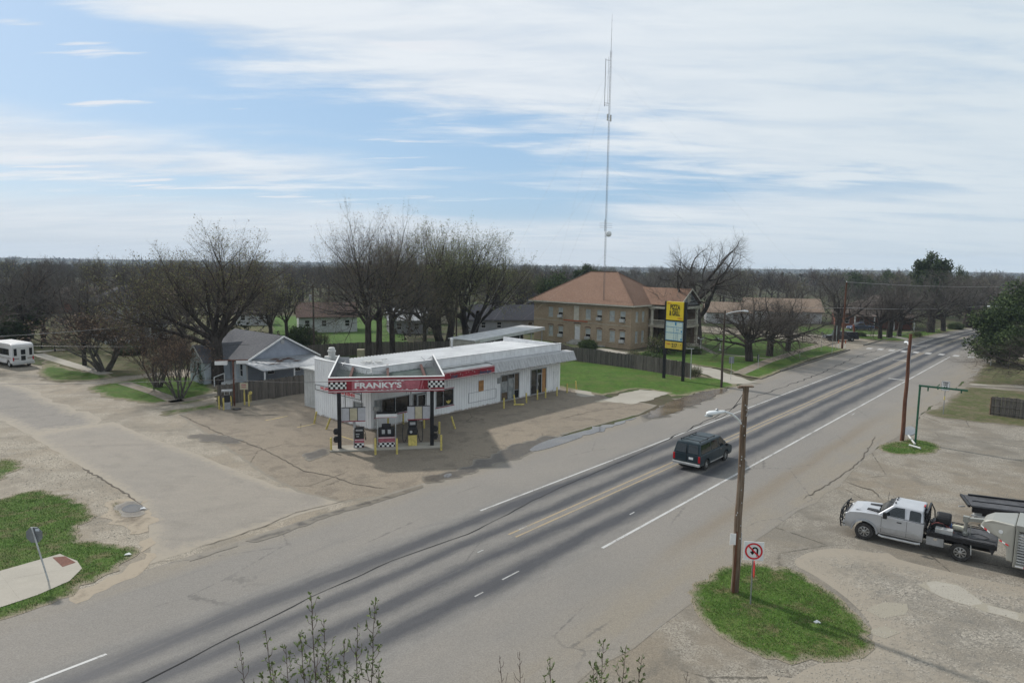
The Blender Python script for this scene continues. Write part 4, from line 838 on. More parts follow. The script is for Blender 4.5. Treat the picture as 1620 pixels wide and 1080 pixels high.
def sash(parent, a, b, z0, z1, plane=0, side='y', frame='cream_paint', ac=None, glass='curtain', sill='stone_trim', inset=.10, dirn=1):
    """double-hung window set into a wall opening; side 'y': wall faces -y, 'x': wall faces -x"""
    def bx(m, u0, u1, d0, d1, c, e):
        d0, d1 = plane+d0*dirn, plane+d1*dirn; d0, d1 = min(d0, d1), max(d0, d1)
        if side == 'y': m.box(u0, u1, d0, d1, c, e)
        else: m.box(d0, d1, u0, u1, c, e)
    m = MB(); w = .06
    bx(m, a, b, inset, inset+.06, z0, z0+w); bx(m, a, b, inset, inset+.06, z1-w, z1); bx(m, a, a+w, inset, inset+.06, z0+w, z1-w); bx(m, b-w, b, inset, inset+.06, z0+w, z1-w); bx(m, a+w, b-w, inset+.01, inset+.05, (z0+z1)/2-.03, (z0+z1)/2+.03)
    f = m.build('window', frame, parent)
    g = MB(); bx(g, a+w*.6, b-w*.6, inset+.055, inset+.075, (z0+z1)/2, z1-w*.6); g.build('pane', glass, f)
    g = MB(); bx(g, a+w*.6, b-w*.6, inset+.055, inset+.075, z0+w*.6, (z0+z1)/2-.001); g.build('pane', glass if ac is None else 'window_glass', f)
    if sill: q = MB(); bx(q, a-.1, b+.1, -.06, inset, z0-.12, z0-.002); q.build('sill', sill, f)
    if ac: q = MB(); bx(q, a+.12, b-.12, -.38, inset, z0+.01, z0+.48); ob = q.build('air_conditioner', 'dirty_white', f); q = MB(); bx(q, a+.2, b-.2, -.39, -.381, z0+.08, z0+.4)
# ================================================================= BRICK BUILDING
D = Fr(G(997, 553), 49.2); DO = D.o
bb = thing('brick_building', 'two-storey tan brick building with a brown hipped roof and a columned porch', 'building', DO, D.a)
WY = 19.6; WX = 13.6; ZE = 6.95
H2 = []                                     # window openings on the long wall, in its own plane (y, z)
def up(px0, px1, py0, py1):
    y0, za = D.vx(px0, py0); y1, zb = D.vx(px1, py1); return (min(y0, y1), max(y0, y1), zb, za)
tops = [(868, 875, 479, 495, 0), (883, 891, 480, 496, 1), (926, 935, 483, 499, 0), (944, 953, 484, 501, 1), (965, 972, 485, 503, 0), (981, 990, 486, 503, 1)]
bots = [(868, 875, 511, 529, 0), (883, 891, 512, 530, 1), (926, 934, 517, 536, 1), (944, 952, 519, 538, 0), (964, 973, 520, 540, 0), (980, 989, 521, 541, 1)]
wins = []
for T in tops+bots:
    y, z1 = D.vx((T[0]+T[1])/2, T[2]); _, z0 = D.vx((T[0]+T[1])/2, T[3]); up_ = T in tops
    z0, z1 = (4.25, 5.95) if up_ else (.95, 2.75)
    wins.append((y-.52, y+.52, z0, z1, T[4]))
yd, _ = D.vx(913, 530); yp, _ = D.vx(912, 495)
m = MB(); wall_holes(m, 0, WY, 0, ZE, [w[:4] for w in wins]+[(yd-.62, yd+.62, .75, 3.3)], 0, .25, 'x'); m.build('wall', 'tan_brick', bb)
m = MB(); wall_holes(m, .26, 5.4, 0, ZE, [(1.35, 2.25, 4.25, 5.9), (3.3, 4.2, 4.25, 5.9), (1.35, 2.25, .9, 2.8), (3.3, 4.2, .9, 2.8)], 0, .25); m.build('wall', 'tan_brick', bb)
m = MB(); m.box(5.41, WX, 1.9, 2.1, 0, ZE); m.box(WX, WX+.25, 2.0, WY, 0, ZE); m.box(.26, WX, WY-.25, WY, 0, ZE); m.box(5.2, 5.4, .26, 1.9, 0, ZE); m.build('wall', 'tan_brick', bb)
m = MB(); m.box(12.0, 12.2, -4.9, 1.88, .46, 3.29); m.box(12.0, 12.2, -4.9, 1.88, 3.63, 6.3); m.build('porch_recess_dark', 'brown_board', bb)  # backing wall added, its dark colour stands for the shaded recess of the porch
for w in wins: sash(bb, *w[:4], side='x', ac=w[4] or None)
for a in (1.35, 3.3):
    for z0, z1 in ((4.25, 5.9), (.9, 2.8)): sash(bb, a, a+.9, z0, z1, side='y')
m = MB()                                   # stone arches over the ground floor openings
for w in wins[6:]+[(yd-.62, yd+.62, 0, 3.3, 0)]:
    n_ = 7; P = []
    for i in range(n_+1): a = PI*i/n_; P.append((w[0]-.12+(w[1]-w[0]+.24)*i/n_, w[3]+.04+.16*math.sin(a)))
    vs = [(-.03, y, z) for y, z in P]+[(-.03, y, z+.14) for y, z in P]; m.add(vs, [(i, n_+1+i, n_+2+i, i+1) for i in range(n_)])
m.build('arch', 'brown_stain', bb)
m = MB(); m.box(-.05, -.002, .02, WY, 3.62, 3.72); m.box(-.09, -.002, 0, WY, ZE-.55, ZE-.45); m.build('string_course', 'stone_trim', bb)
m = MB(); m.box(-.04, -.003, yp-.5, yp+.5, 3.95, 6.35); m.build('blocked_opening', 'cream_paint', bb)
m = MB(); m.box(-.12, -.02, yp-2.3, yp+2.6, 3.78, 3.95); m.build('sign_strip', 'orange_strip', bb)
m = MB(); m.box(.06, .12, yd-.6, yd+.6, .76, 3.28); d_ = m.build('door_frame', 'cream_paint', bb); q = MB(); q.box(.02, .055, yd-.45, yd+.45, .78, 2.9); q.build('door', 'white_paint', d_)
m = MB(); [m.box(-.3-.35*k, -.02 if k == 0 else -.3-.35*(k-1)-.002, yd-1.0-.2*k, yd+1.0+.2*k, 0, .72-.2*k) for k in range(3)]; m.build('steps', 'concrete_block', bb)
# roof
OV = .75; a0, a1, b0, b1 = -OV, WX+OV, -OV, WY+OV; zr = 12.0; cx = WX/2; r0, r1 = cx+.6, WY-cx-.6
m = MB(); z = ZE; m.add([(a0, b0, z), (a1, b0, z), (a1, b1, z), (a0, b1, z), (cx, r0-.3, zr), (cx, r1+.3, zr)], [(0, 1, 4), (1, 2, 5, 4), (2, 3, 5), (3, 0, 4, 5)]); rf = m.build('roof', 'brown_shingle', bb)
m = MB(); m.box(a0, a1, b0, b1, z-.22, z-.01); m.build('eave', 'cream_paint', bb)
m = MB(); m.bar((cx, r0-.3, zr+.03), (cx, r1+.3, zr+.03), .22, .1)
for p, q_ in (((a0, b0), r0-.3), ((a0, b1), r1+.3), ((a1, b0), r0-.3), ((a1, b1), r1+.3)): m.bar((p[0], p[1], z+.03), (cx, q_, zr+.03), .2, .07)
m.build('ridge_cap', 'brown_shingle', rf)
# porch wing with a gable towards the highway: runs out from the side wall
px0, px1, py = 5.5, 12.4, -5.2; pm_x = (px0+px1)/2; zg = 9.6
m = MB(); e = .55; m.add([(px0-e, py-e, ZE+.04), (pm_x, py-e, zg), (px1+e, py-e, ZE+.04), (px0-e, 4.2, ZE+.04), (pm_x, 6.2, zg), (px1+e, 4.2, ZE+.04), (px0-e, py-e, ZE-.12), (pm_x, py-e, zg-.18), (px1+e, py-e, ZE-.12)], [(0, 3, 4, 1), (1, 4, 5, 2), (0, 1, 7, 6), (1, 2, 8, 7)]); pr = m.build('roof', 'brown_shingle', bb)
m = MB(); m.bar((px0-e, py-e-.02, ZE-.02), (pm_x, py-e-.02, zg-.05), .05, .24); m.bar((px1+e, py-e-.02, ZE-.02), (pm_x, py-e-.02, zg-.05), .05, .24); m.build('barge_board', 'cream_paint', pr)
m = MB(); m.add([(px0-.1, py, ZE), (px1+.1, py, ZE), (pm_x, py, zg-.25), (px0-.1, py+.15, ZE), (px1+.1, py+.15, ZE), (pm_x, py+.15, zg-.25)], [(0, 1, 2), (5, 4, 3)]); g_ = m.build('gable', 'grey_siding', bb)
m = MB(); m.box(pm_x-.55, pm_x+.55, py-.06, py-.005, 7.35, 8.5); m.build('louvre', 'cream_paint', g_)
m = MB(); m.box(px0-.3, px1+.3, py-.3, 1.88, ZE-.6, ZE-.23); m.build('entablature', 'cream_paint', bb)
m = MB(); m.box(px0-.2, px1+.2, py-.2, 1.88, 3.3, 3.62); m.box(px0-.25, px1+.25, py-.25, -.1, 0, .45); m.build('porch_floor', 'stone_trim', bb)
for x, y in ((px0+.15, py+.15), (px1-.15, py+.15), (px0+.15, -.5), (px0+2.4, py+.15)):
    m = MB(); m.lathe([(.36, 3.62), (.36, 3.75), (.27, 3.85), (.24, 6.0), (.30, 6.1), (.42, 6.2), (.42, 6.345)], (x, y, 0), 14); m.build('column', 'cream_paint', bb, smooth=False)
    m = MB(); m.box(x-.22, x+.22, y-.22, y+.22, .45, 3.29); m.build('pier', 'stone_trim', bb)
m = MB()
for a, b in (((px0, py+.15), (px1, py+.15)), ((px0, py+.3), (px0, -.1))):
    m.bar((a[0], a[1], 4.5), (b[0], b[1], 4.5), .1); m.bar((a[0], a[1], 3.75), (b[0], b[1], 3.75), .08); L = math.dist(a, b); k = 0.15
    while k < L: t = k/L; x = a[0]+(b[0]-a[0])*t; y = a[1]+(b[1]-a[1])*t; m.bar((x, y, 3.8), (x, y, 4.46), .05); k += .22
m.build('balustrade', 'cream_paint', bb)
m = MB(); m.box(6.2, 7.4, 1.85, 1.89, .5, 2.9); m.box(9.5, 10.8, 1.85, 1.89, .9, 2.8); m.box(6.2, 7.4, 1.85, 1.89, 3.9, 6.0); m.build('window', 'window_glass', bb)
# ================================================================= LONG CARPORT behind the store
ca = Vector(G(762, 541, 2.6)); cb_ = Vector(G(862, 521, 2.7)); ang = math.atan2((cb_-ca).y, (cb_-ca).x); L = (cb_-ca).length
cp_ = thing('carport', 'long low open carport with a white flat roof behind the store', 'carport', (ca.x, ca.y, 0), ang)
m = MB(); m.add([(-1.9, 0, 3.0), (L, 0, 3.1), (L, 4.2, 3.18), (-1.9, 4.2, 3.08), (-1.9, 0, 2.88), (L, 0, 2.98), (L, 4.2, 3.05), (-1.9, 4.2, 2.96)], [(0, 1, 2, 3), (7, 6, 5, 4), (0, 4, 5, 1), (1, 5, 6, 2), (2, 6, 7, 3), (3, 7, 4, 0)]); m.build('roof', 'carport_roof', cp_)
m = MB(); m.add([(-.5, -.04, 2.5), (L, -.04, 2.62), (L, -.04, 3.12), (-.5, -.04, 3.02), (-.5, -.01, 2.5), (L, -.01, 2.62), (L, -.01, 3.12), (-.5, -.01, 3.02)], [(0, 1, 2, 3), (7, 6, 5, 4), (0, 4, 5, 1), (2, 6, 7, 3), (1, 5, 6, 2), (3, 7, 4, 0)]); m.build('fascia', 'dirty_white', cp_)
for k in range(1, 6): m = MB(); x = L*k/5.2; m.box(x-.06, x+.06, .1, .22, 0, 2.9+k*.015); m.build('post', 'galvanised', cp_)
m = MB(); m.box(-1.8, -.3, .0, .2, 0, 2.87); m.box(-.45, -.3, .21, 4.0, 0, 2.85); m.box(-1.8, -1.65, .21, 4.0, 0, 2.85); m.build('shed_wall', 'concrete_block', cp_)
m = MB(); m.box(-.25, L, 3.9, 4.05, 0, 2.7); m.build('rear_wall', 'porch_dark', cp_)
# ================================================================= BLUE HOUSE
E_ = Fr(G(391, 610), 48.6); bh = thing('blue_house', 'pale blue wooden house with a grey gabled roof and a lean-to carport', 'house', E_.o, E_.a)
GW = 8.4; GD = 10.5; ZH = 2.75; ZR = 5.05
def gable_roof(x0, x1, y0, y1, z0, z1, along='y', ov=.35, th=.12):
    m = MB()
    if along == 'y':
        c = (x0+x1)/2; k = (z1-z0)/(c-x0); P = [(x0-ov, z0-ov*k), (c, z1), (x1+ov, z0-ov*k)]
        for i in (0, 1):
            a, b = P[i], P[i+1]; vs = [(a[0], y0-ov, a[1]), (b[0], y0-ov, b[1]), (b[0], y1+ov, b[1]), (a[0], y1+ov, a[1])]; vs += [(x, y, z-th) for x, y, z in vs]
            m.add(vs, [(0, 1, 2, 3), (7, 6, 5, 4), (0, 4, 5, 1), (1, 5, 6, 2), (2, 6, 7, 3), (3, 7, 4, 0)])
    else:
        c = (y0+y1)/2; k = (z1-z0)/(c-y0); P = [(y0-ov, z0-ov*k), (c, z1), (y1+ov, z0-ov*k)]
        for i in (0, 1):
            a, b = P[i], P[i+1]; vs = [(x0-ov, a[0], a[1]), (x0-ov, b[0], b[1]), (x1+ov, b[0], b[1]), (x1+ov, a[0], a[1])]; vs += [(x, y, z-th) for x, y, z in vs]
            m.add(vs, [(3, 2, 1, 0), (4, 5, 6, 7), (1, 5, 4, 0), (2, 6, 5, 1), (3, 7, 6, 2), (0, 4, 7, 3)])
    return m
def gable_end(m, a0, a1, z0, z1, plane, side='y', th=.12, inner=.14):
    c = (a0+a1)/2; zt = z1-inner
    for s_ in ((plane, plane+th),):
        if side == 'y': m.add([(a0, s_[0], z0), (a1, s_[0], z0), (c, s_[0], zt), (a0, s_[1], z0), (a1, s_[1], z0), (c, s_[1], zt)], [(0, 1, 2), (5, 4, 3), (0, 2, 5, 3), (2, 1, 4, 5)])
        else: m.add([(s_[0], a0, z0), (s_[0], a1, z0), (s_[0], c, zt), (s_[1], a0, z0), (s_[1], a1, z0), (s_[1], c, zt)], [(2, 1, 0), (3, 4, 5), (3, 5, 2, 0), (5, 4, 1, 2)])
m = MB(); wall_holes(m, 0, GW, 0, ZH, [(2.4, 3.3, .9, 2.1), (5.6, 6.5, .9, 2.1)], 0, .15); gable_end(m, 0, GW, ZH, ZR, 0); m.build('wall', 'blue_siding', bh)
m = MB(); wall_holes(m, .16, 3.6, 0, ZH, [(.9, 1.75, .8, 2.2), (2.3, 3.15, .25, 2.3)], 0, .15, 'x'); m.box(0, .15, 7.3, GD, 0, ZH); m.box(.15, GW, GD-.15, GD, 0, ZH); m.box(GW-.15, GW, .16, GD-.16, 0, ZH); m.build('wall', 'pale_blue_siding', bh)
sash(bh, 2.4, 3.3, .9, 2.1, glass='window_glass', sill=None, frame='white_paint'); sash(bh, 5.6, 6.5, .9, 2.1, glass='window_glass', sill=None, frame='white_paint'); sash(bh, .9, 1.75, .8, 2.2, side='x', glass='window_glass', sill=None, frame='white_paint')
m = MB(); m.box(.04, .1, 2.3, 3.15, .25, 2.3); m.build('door', 'white_paint', bh)
r_ = gable_roof(0, GW, 0, GD, ZH, ZR).build('roof', 'grey_shingle', bh)
m = MB(); c_ = GW/2; k_ = (ZR-ZH)/c_; m.bar((-.35, -.38, ZH-.35*k_-.06), (c_, -.38, ZR-.06), .05, .17); m.bar((GW+.35, -.38, ZH-.35*k_-.06), (c_, -.38, ZR-.06), .05, .17); m.build('barge_board', 'white_paint', r_)
m = MB(); m.box(c_-.22, c_+.22, -.05, -.003, 4.15, 4.6); m.build('vent', 'grey_metal', bh)
for x, y in ((-.03, -.03),): m = MB(); m.box(-.05, .1, -.05, -.002, 0, ZH); m.build('corner_board', 'white_paint', bh)
m = MB(); wall_holes(m, 3.61, 7.2, 0, 2.7, [(4.9, 5.75, .8, 2.2)], -2.8, -2.65, 'x'); gable_end(m, 3.61, 7.2, 2.7, 4.1, -2.8, 'x'); m.box(-2.64, -.01, 3.61, 3.76, 0, 2.7); m.box(-2.64, -.01, 7.05, 7.2, 0, 2.7); m.build('wing_wall', 'pale_blue_siding', bh)
wr_ = gable_roof(-2.8, 3.4, 3.61, 7.2, 2.7, 4.1, 'x').build('wing_roof', 'grey_shingle', bh)
m = MB(); k_ = 1.4/1.795; m.bar((-3.18, 3.26, 2.7-.35*k_-.05), (-3.18, 5.405, 4.05), .05, .15); m.bar((-3.18, 7.55, 2.7-.35*k_-.05), (-3.18, 5.405, 4.05), .05, .15); m.build('barge_board', 'white_paint', wr_)
sash(bh, 4.9, 5.75, .8, 2.2, plane=-2.8, side='x', glass='window_glass', sill=None, frame='white_paint')
for y in (4.55, 5.8): m = MB(); m.box(-2.84, -2.803, y, y+.3, .75, 2.25); m.build('shutter', 'green_shutter', bh)
m = MB(); m.box(-1.6, -.02, 1.9, 3.55, 0, .25); m.bar((-1.5, 1.95, .25), (-1.5, 1.95, 1.3), .08); m.bar((-2.6, 1.95, 0), (-2.6, 1.95, 1.0), .08); m.bar((-2.6, 1.95, .98), (-1.5, 1.95, 1.28), .07); m.build('porch_step', 'white_paint', bh)
# lean-to carport
n_ = 46; m = MB(); vs = []; fs = []
for i in range(n_+1):
    x = -.9+8.6*i/n_; d = .03*(i % 2); vs += [(x, -.02, 2.72+d), (x, -5.2, 2.28+d), (x, -5.2, 2.20+d), (x, -.02, 2.64+d)]
for i in range(n_):
    for j in range(4): a = i*4; fs.append((a+j, a+(j+1) % 4, a+4+(j+1) % 4, a+4+j))
m.add(vs, fs); cr = m.build('carport_roof', 'grey_metal', bh)
r = random.Random(2); m = MB()
for k in range(14):
    x, y = r.uniform(1.2, 4.5), r.uniform(-3.0, -.8); a, b = r.uniform(.2, .7), r.uniform(.1, .3); z = 2.77+(y+.02)*.085
    m.add([(x-a, y, z), (x, y-b, z-b*.085), (x+a, y, z), (x, y+b, z+b*.085)], [(0, 1, 2, 3)])
m.build('leaf_litter', 'brown_stain', cr)
for x in (-.7, 2.6, 5.9): m = MB(); m.box(x-.06, x+.06, -5.1, -4.98, 0, 2.2); m.build('carport_post', 'white_paint', bh)
m = MB(); m.box(.5, 1.8, -1.2, -.4, 0, .75); o = m.build('storage_bin', 'dark_blue'); w_ = E_.wor(1.2, -1.6); o.location = (w_[0]-1, w_[1], 0); tag(o, 'dark blue storage bin under the blue house carport', 'bin')
# ================================================================= FENCES
def fence(px, h, label, mat='old_fence', z=0, world=None, rails=False, seed=1, post='brown_board', cat='fence', sag=.05, side=1):
    P = world or W(px); f = thing('board_fence', label, cat, (P[0][0], P[0][1], z)); r = random.Random(seed); o = Vector(P[0]); m = MB(); posts = []; rl = MB()
    for i in range(len(P)-1):
        a = Vector(P[i])-o; b = Vector(P[i+1])-o; d = (b-a); L = d.length; d.normalize(); nn = Vector((-d.y, d.x)); k = 0
        while k < L:
            w_ = .138; hh = h+r.uniform(-.05, .05)+.04*math.sin(k*.5); t = r.uniform(-.012, .012); p = a+d*k; q = a+d*(k+w_); nv = nn*.02
            lean = nn*r.uniform(-.02, .02)
            vs = [(p.x-nv.x, p.y-nv.y, 0), (q.x-nv.x, q.y-nv.y, 0), (q.x+nv.x, q.y+nv.y, 0), (p.x+nv.x, p.y+nv.y, 0)]; vs += [(x+lean.x+t*d.x, y+lean.y+t*d.y, hh) for x, y, _ in vs]
            m.add(vs, [(0, 1, 5, 4), (1, 2, 6, 5), (2, 3, 7, 6), (3, 0, 4, 7), (4, 5, 6, 7)]); k += .148
        k = 0
        while k <= L: posts.append(a+d*min(k, L)); k += 2.4
        if rails:
            for zz in (.25, h*.5, h-.2): x = a-nn*.06*side; y = b-nn*.06*side; rl.bar((x.x, x.y, zz), (y.x, y.y, zz), .09, .05)
    m.build('boards', mat, f)
    if rails: rl.build('rail', 'old_fence', f)
    for p in posts[:40]: q = MB(); s = Vector((0.07, .07)); q.box(p.x-.05, p.x+.05, p.y-.05+.09, p.y+.05+.09, 0, h*.95); q.build('post', post, f)
    return f
fence([(905, 570), (1000, 583), (1092, 598)], 1.85, 'weathered grey board fence across the lawn between the store and the yellow sign', seed=1)
wf = fence(None, 1.85, 'dark board fence between the blue house and the concrete lot', world=[E_.wor(-6.7, -7.5), E_.wor(-1.5, -7.75), E_.wor(4.2, -7.8)], seed=2)
fence(None, 1.8, 'long dark board fence behind the store below the tall bare trees', world=[(-28, 92), (-22, 96.5), (-14, 98.5), (-8.2, 99)], seed=3)
fence(None, 1.8, 'grey board fence beside the brick building behind the store roof', world=[G(905, 570), (6.2, 101.5)], seed=5)
fence([(1567, 656), (1625, 664), (1760, 682)], 1.75, 'brown board fence showing its rails on the dry lawn at the right edge', rails=True, seed=4, side=1)
# ================================================================= OTHER HOUSES
def house(label, x, y, ang, w, d, h, rh, wall, roof, wins=(), name='house', hip=False, ov=.5, porch=None, z=0, dw=(.9, 1.2)):
    f = thing(name, label, 'house', (x, y, z), math.radians(ang)); m = MB()
    ho = [(a, a+dw[0], b, b+dw[1]) for a, b in wins]
    wall_holes(m, -w/2, w/2, 0, h, ho, -d/2, -d/2+.2); m.box(-w/2, -w/2+.2, -d/2+.21, d/2, 0, h); m.box(w/2-.2, w/2, -d/2+.21, d/2, 0, h); m.box(-w/2+.21, w/2-.21, d/2-.2, d/2, 0, h)
    if not hip: gable_end(m, -d/2, d/2, h, h+rh, -w/2, 'x', inner=.1); gable_end(m, -d/2, d/2, h, h+rh, w/2-.12, 'x', inner=.1)
    m.build('wall', wall, f)
    if hip:
        m = MB(); s = d/2+ov; m.add([(-w/2-ov, -s, h), (w/2+ov, -s, h), (w/2+ov, s, h), (-w/2-ov, s, h), (-max(w/2-d/2, .1), 0, h+rh), (max(w/2-d/2, .1), 0, h+rh), ], [(0, 1, 5, 4), (1, 2, 5), (2, 3, 4, 5), (3, 0, 4)]); m.box(-w/2-ov, w/2+ov, -s, s, h-.15, h-.01)
    else: m = gable_roof(-w/2, w/2, -d/2, d/2, h, h+rh, 'x', ov)
    m.build('roof', roof, f)
    for a, b, c, e in ho: sash(f, a, b, c, e, plane=-d/2, glass='window_glass', sill=None, frame='white_paint')
    if porch:
        x0, x1, pd, ph = porch; q = MB(); q.add([(x0, -d/2-.01, ph+.35), (x1, -d/2-.01, ph+.35), (x1, -d/2-pd, ph), (x0, -d/2-pd, ph), (x0, -d/2-.01, ph+.22), (x1, -d/2-.01, ph+.22), (x1, -d/2-pd, ph-.14), (x0, -d/2-pd, ph-.14)], [(0, 3, 2, 1), (4, 5, 6, 7), (3, 7, 6, 2), (0, 4, 7, 3), (2, 6, 5, 1)]); q.build('porch_roof', roof, f)
        k = x0+.15
        while k <= x1: q = MB(); q.box(k-.1, k+.1, -d/2-pd+.1, -d/2-pd+.3, 0, ph-.15); q.build('porch_post', 'white_paint', f); k += (x1-x0-.3)/3.001
    return f
house('white wooden house with a red-brown roof beyond the bright green lawn', -35.5, 130, 20, 10.5, 8, 3.2, 2.2, 'white_siding_lap', 'red_brown_roof', [(-4.2, 1.1), (-1.2, 1.1), (3, 1.1)])
house('low white outbuilding left of the white house beyond the green lawn', -53.5, 140, 15, 6, 5, 2.8, 1.6, 'white_siding_lap', 'brown_roof', [(-2, 1), (1.5, 1)])
h_ = house('two-storey white house with a balcony porch behind the left-hand trees', -64, 113, 42, 9.5, 10, 6.0, 3.0, 'white_siding_lap', 'dark_shingle', [(-3.4, 1.0), (2.4, 1.0), (-3.4, 4.0), (-.5, 4.0), (2.4, 4.0)], hip=True, porch=(-4.9, 4.9, 2.4, 3.0))
m = MB(); m.bar((-4.8, -7.3, 4.1), (4.8, -7.3, 4.1), .08); k = -4.8
while k < 4.8: m.bar((k, -7.3, 3.15), (k, -7.3, 4.06), .05); k += .28
m.build('balustrade', 'white_paint', h_); m = MB(); m.bar((-4.8, -7.3, .9), (4.8, -7.3, .9), .08); k = -4.8
while k < 4.8: m.bar((k, -7.3, .1), (k, -7.3, .86), .05); k += .28
m.build('balustrade', 'white_paint', h_)
house('large pale house seen through the trees at the left edge', -107, 130, 35, 16, 10, 5.4, 3.2, 'pale_blue_siding', 'dark_shingle', [(-6, 1), (-3, 1), (0, 1), (3, 1), (-6, 3.8), (-3, 3.8), (0, 3.8), (3, 3.8)])
house('red brick house half hidden by bare trees at the left', -108, 165, 25, 12, 9, 3.6, 2.4, 'brick_red', 'brown_roof', [(-4, 1), (2, 1)])
house('small grey-blue garage among the trees behind the store', -20, 129, 15, 7, 7, 2.8, 1.9, 'grey_siding', 'carport_roof', [(-2.2, .8), (1, .8)])
house('cream gabled house far behind the tall bare trees', -17.5, 152, 100, 9, 8, 3.4, 3.4, 'cream_siding', 'brown_roof', [(-2, 1.2), (1, 1.2)])
house('long dark-roofed house behind the carport', -1.5, 134, 8, 15, 8, 2.8, 2.4, 'grey_siding', 'dark_shingle', [(-5, .9), (-2, .9), (4, .9)])
house('cream house with a dark roof just left of the brick building', 9.5, 163, -5, 11, 8, 3.4, 2.8, 'cream_siding', 'dark_shingle', [(-4, 1), (2, 1)])
house('tan-roofed pale house behind the spreading bare trees', 66, 168, -12, 17, 10, 3.0, 2.6, 'white_siding_lap', 'tan_shingle', [(-6, 1), (-3, 1), (1, 1), (5, 1)], porch=(-2.5, 3.5, 1.8, 2.6))
house('low white house behind the spreading bare trees left of the dark utility truck', 51, 162, -12, 10, 8, 2.8, 2.0, 'white_siding_lap', 'tan_shingle', [(-3, 1), (1, 1)])
house('brown-roofed bungalow with white porch columns at the street corner', 82, 156, -18, 15, 10, 3.0, 3.0, 'brick_red', 'brown_roof', [(-6, .9), (-3, .9)], hip=True, porch=(-4.5, 7.4, 2.8, 2.8))
house('small pale house beyond the lawns near the bend of the road', 112, 205, -15, 12, 8, 3, 2.2, 'white_siding_lap', 'brown_roof', [(-4, 1), (0, 1), (3, 1)])
house('long low pale building far off beyond the trees left of the yellow sign', 22, 215, 0, 24, 10, 3.2, 1.8, 'pale_blue_siding', 'carport_roof', [(-8, 1), (0, 1), (6, 1)])
house('cream house far away behind the left-hand trees', -78, 168, 10, 14, 9, 3.4, 2.6, 'cream_siding', 'tan_shingle', [(-4, 1), (2, 1)])
# ================================================================= VEHICLES
def paint(name, c, metal=.35, rough=.32, dirt=(.2, .17, .13), dz=.75):
    n = N(name, rough, metal, .35); n.b.inputs['Coat Weight'].default_value = .12; n.b.inputs['Coat Roughness'].default_value = .15
    o = n.tc.outputs['Object']; z = n.sep(o)[2]; col = n.mix(n.ramp(n.noise(o, 1.2, 3), (.3, .7, 0, 1)), c, sh(c, .92))
    d = n.math('SUBTRACT', z, n.math('MULTIPLY', n.noise(o, 2.6, 5, .7), .45)); f = n.ramp(d, (dz-.42, dz, .6, 0)); n.color(n.mix(f, col, dirt)); n.rough(n.math('ADD', rough, n.math('MULTIPLY', f, .5))); return n.m
paint('silver_paint', (.50, .51, .53)); paint('teal_paint', (.009, .024, .032), 0, .4, (.10, .10, .09), .55); paint('bus_white', (.68, .68, .68), 0, .35, (.3, .27, .22), .5)
paint('trailer_tan', (.30, .30, .27), .3, .4, (.2, .18, .14), .6); paint('dark_car', (.02, .02, .024), .2, .3, (.1, .09, .08), .5); paint('blue_car', (.05, .08, .15), .2, .35, (.15, .14, .12), .5); paint('grey_car', (.25, .26, .28), .3, .35)
plain('tyre', (.035, .033, .031), .9, .35, 6); plain('wheel_rim', (.36, .355, .34), .4, .2, 8, metal=.6); plain('chrome', (.62, .62, .62), .14, .05, 3, metal=1); plain('deck_plate', (.075, .075, .08), .7, .3, 2.2, grain=20)
plain('dark_trim', (.03, .03, .032), .5, .2, 4); plain('tail_red', (.42, .012, .018), .25, .1, 4); plain('lamp_clear', (.62, .62, .60), .15, .1, 4); plain('steel_box', (.42, .42, .41), .45, .15, 3, metal=.3); plain('hose_red', (.28, .09, .08), .6, .2, 5); plain('blue_drum', (.05, .11, .28), .5, .1, 4); plain('cream_drum', (.55, .53, .42), .5, .1, 4)
n = N('car_glass', .03, 0, .6); n.color((.012, .016, .017)); n = N('bus_glass', .08, 0, .5); n.color((.02, .022, .024))
def slab(m, pts, th, mi=0):
    P = [Vector(p) for p in pts]; nn = (P[1]-P[0]).cross(P[2]-P[0]).normalized()*th; k = len(P)
    m.add([tuple(p) for p in P]+[tuple(p+nn) for p in P], [tuple(range(k-1, -1, -1)), tuple(range(k, 2*k))]+[(i, (i+1) % k, k+(i+1) % k, k+i) for i in range(k)], mi)
def arc(cx, cz, r, a0, a1, n_=10): return [(cx+r*math.cos(math.radians(a0+(a1-a0)*i/n_)), cz+r*math.sin(math.radians(a0+(a1-a0)*i/n_))) for i in range(n_+1)]
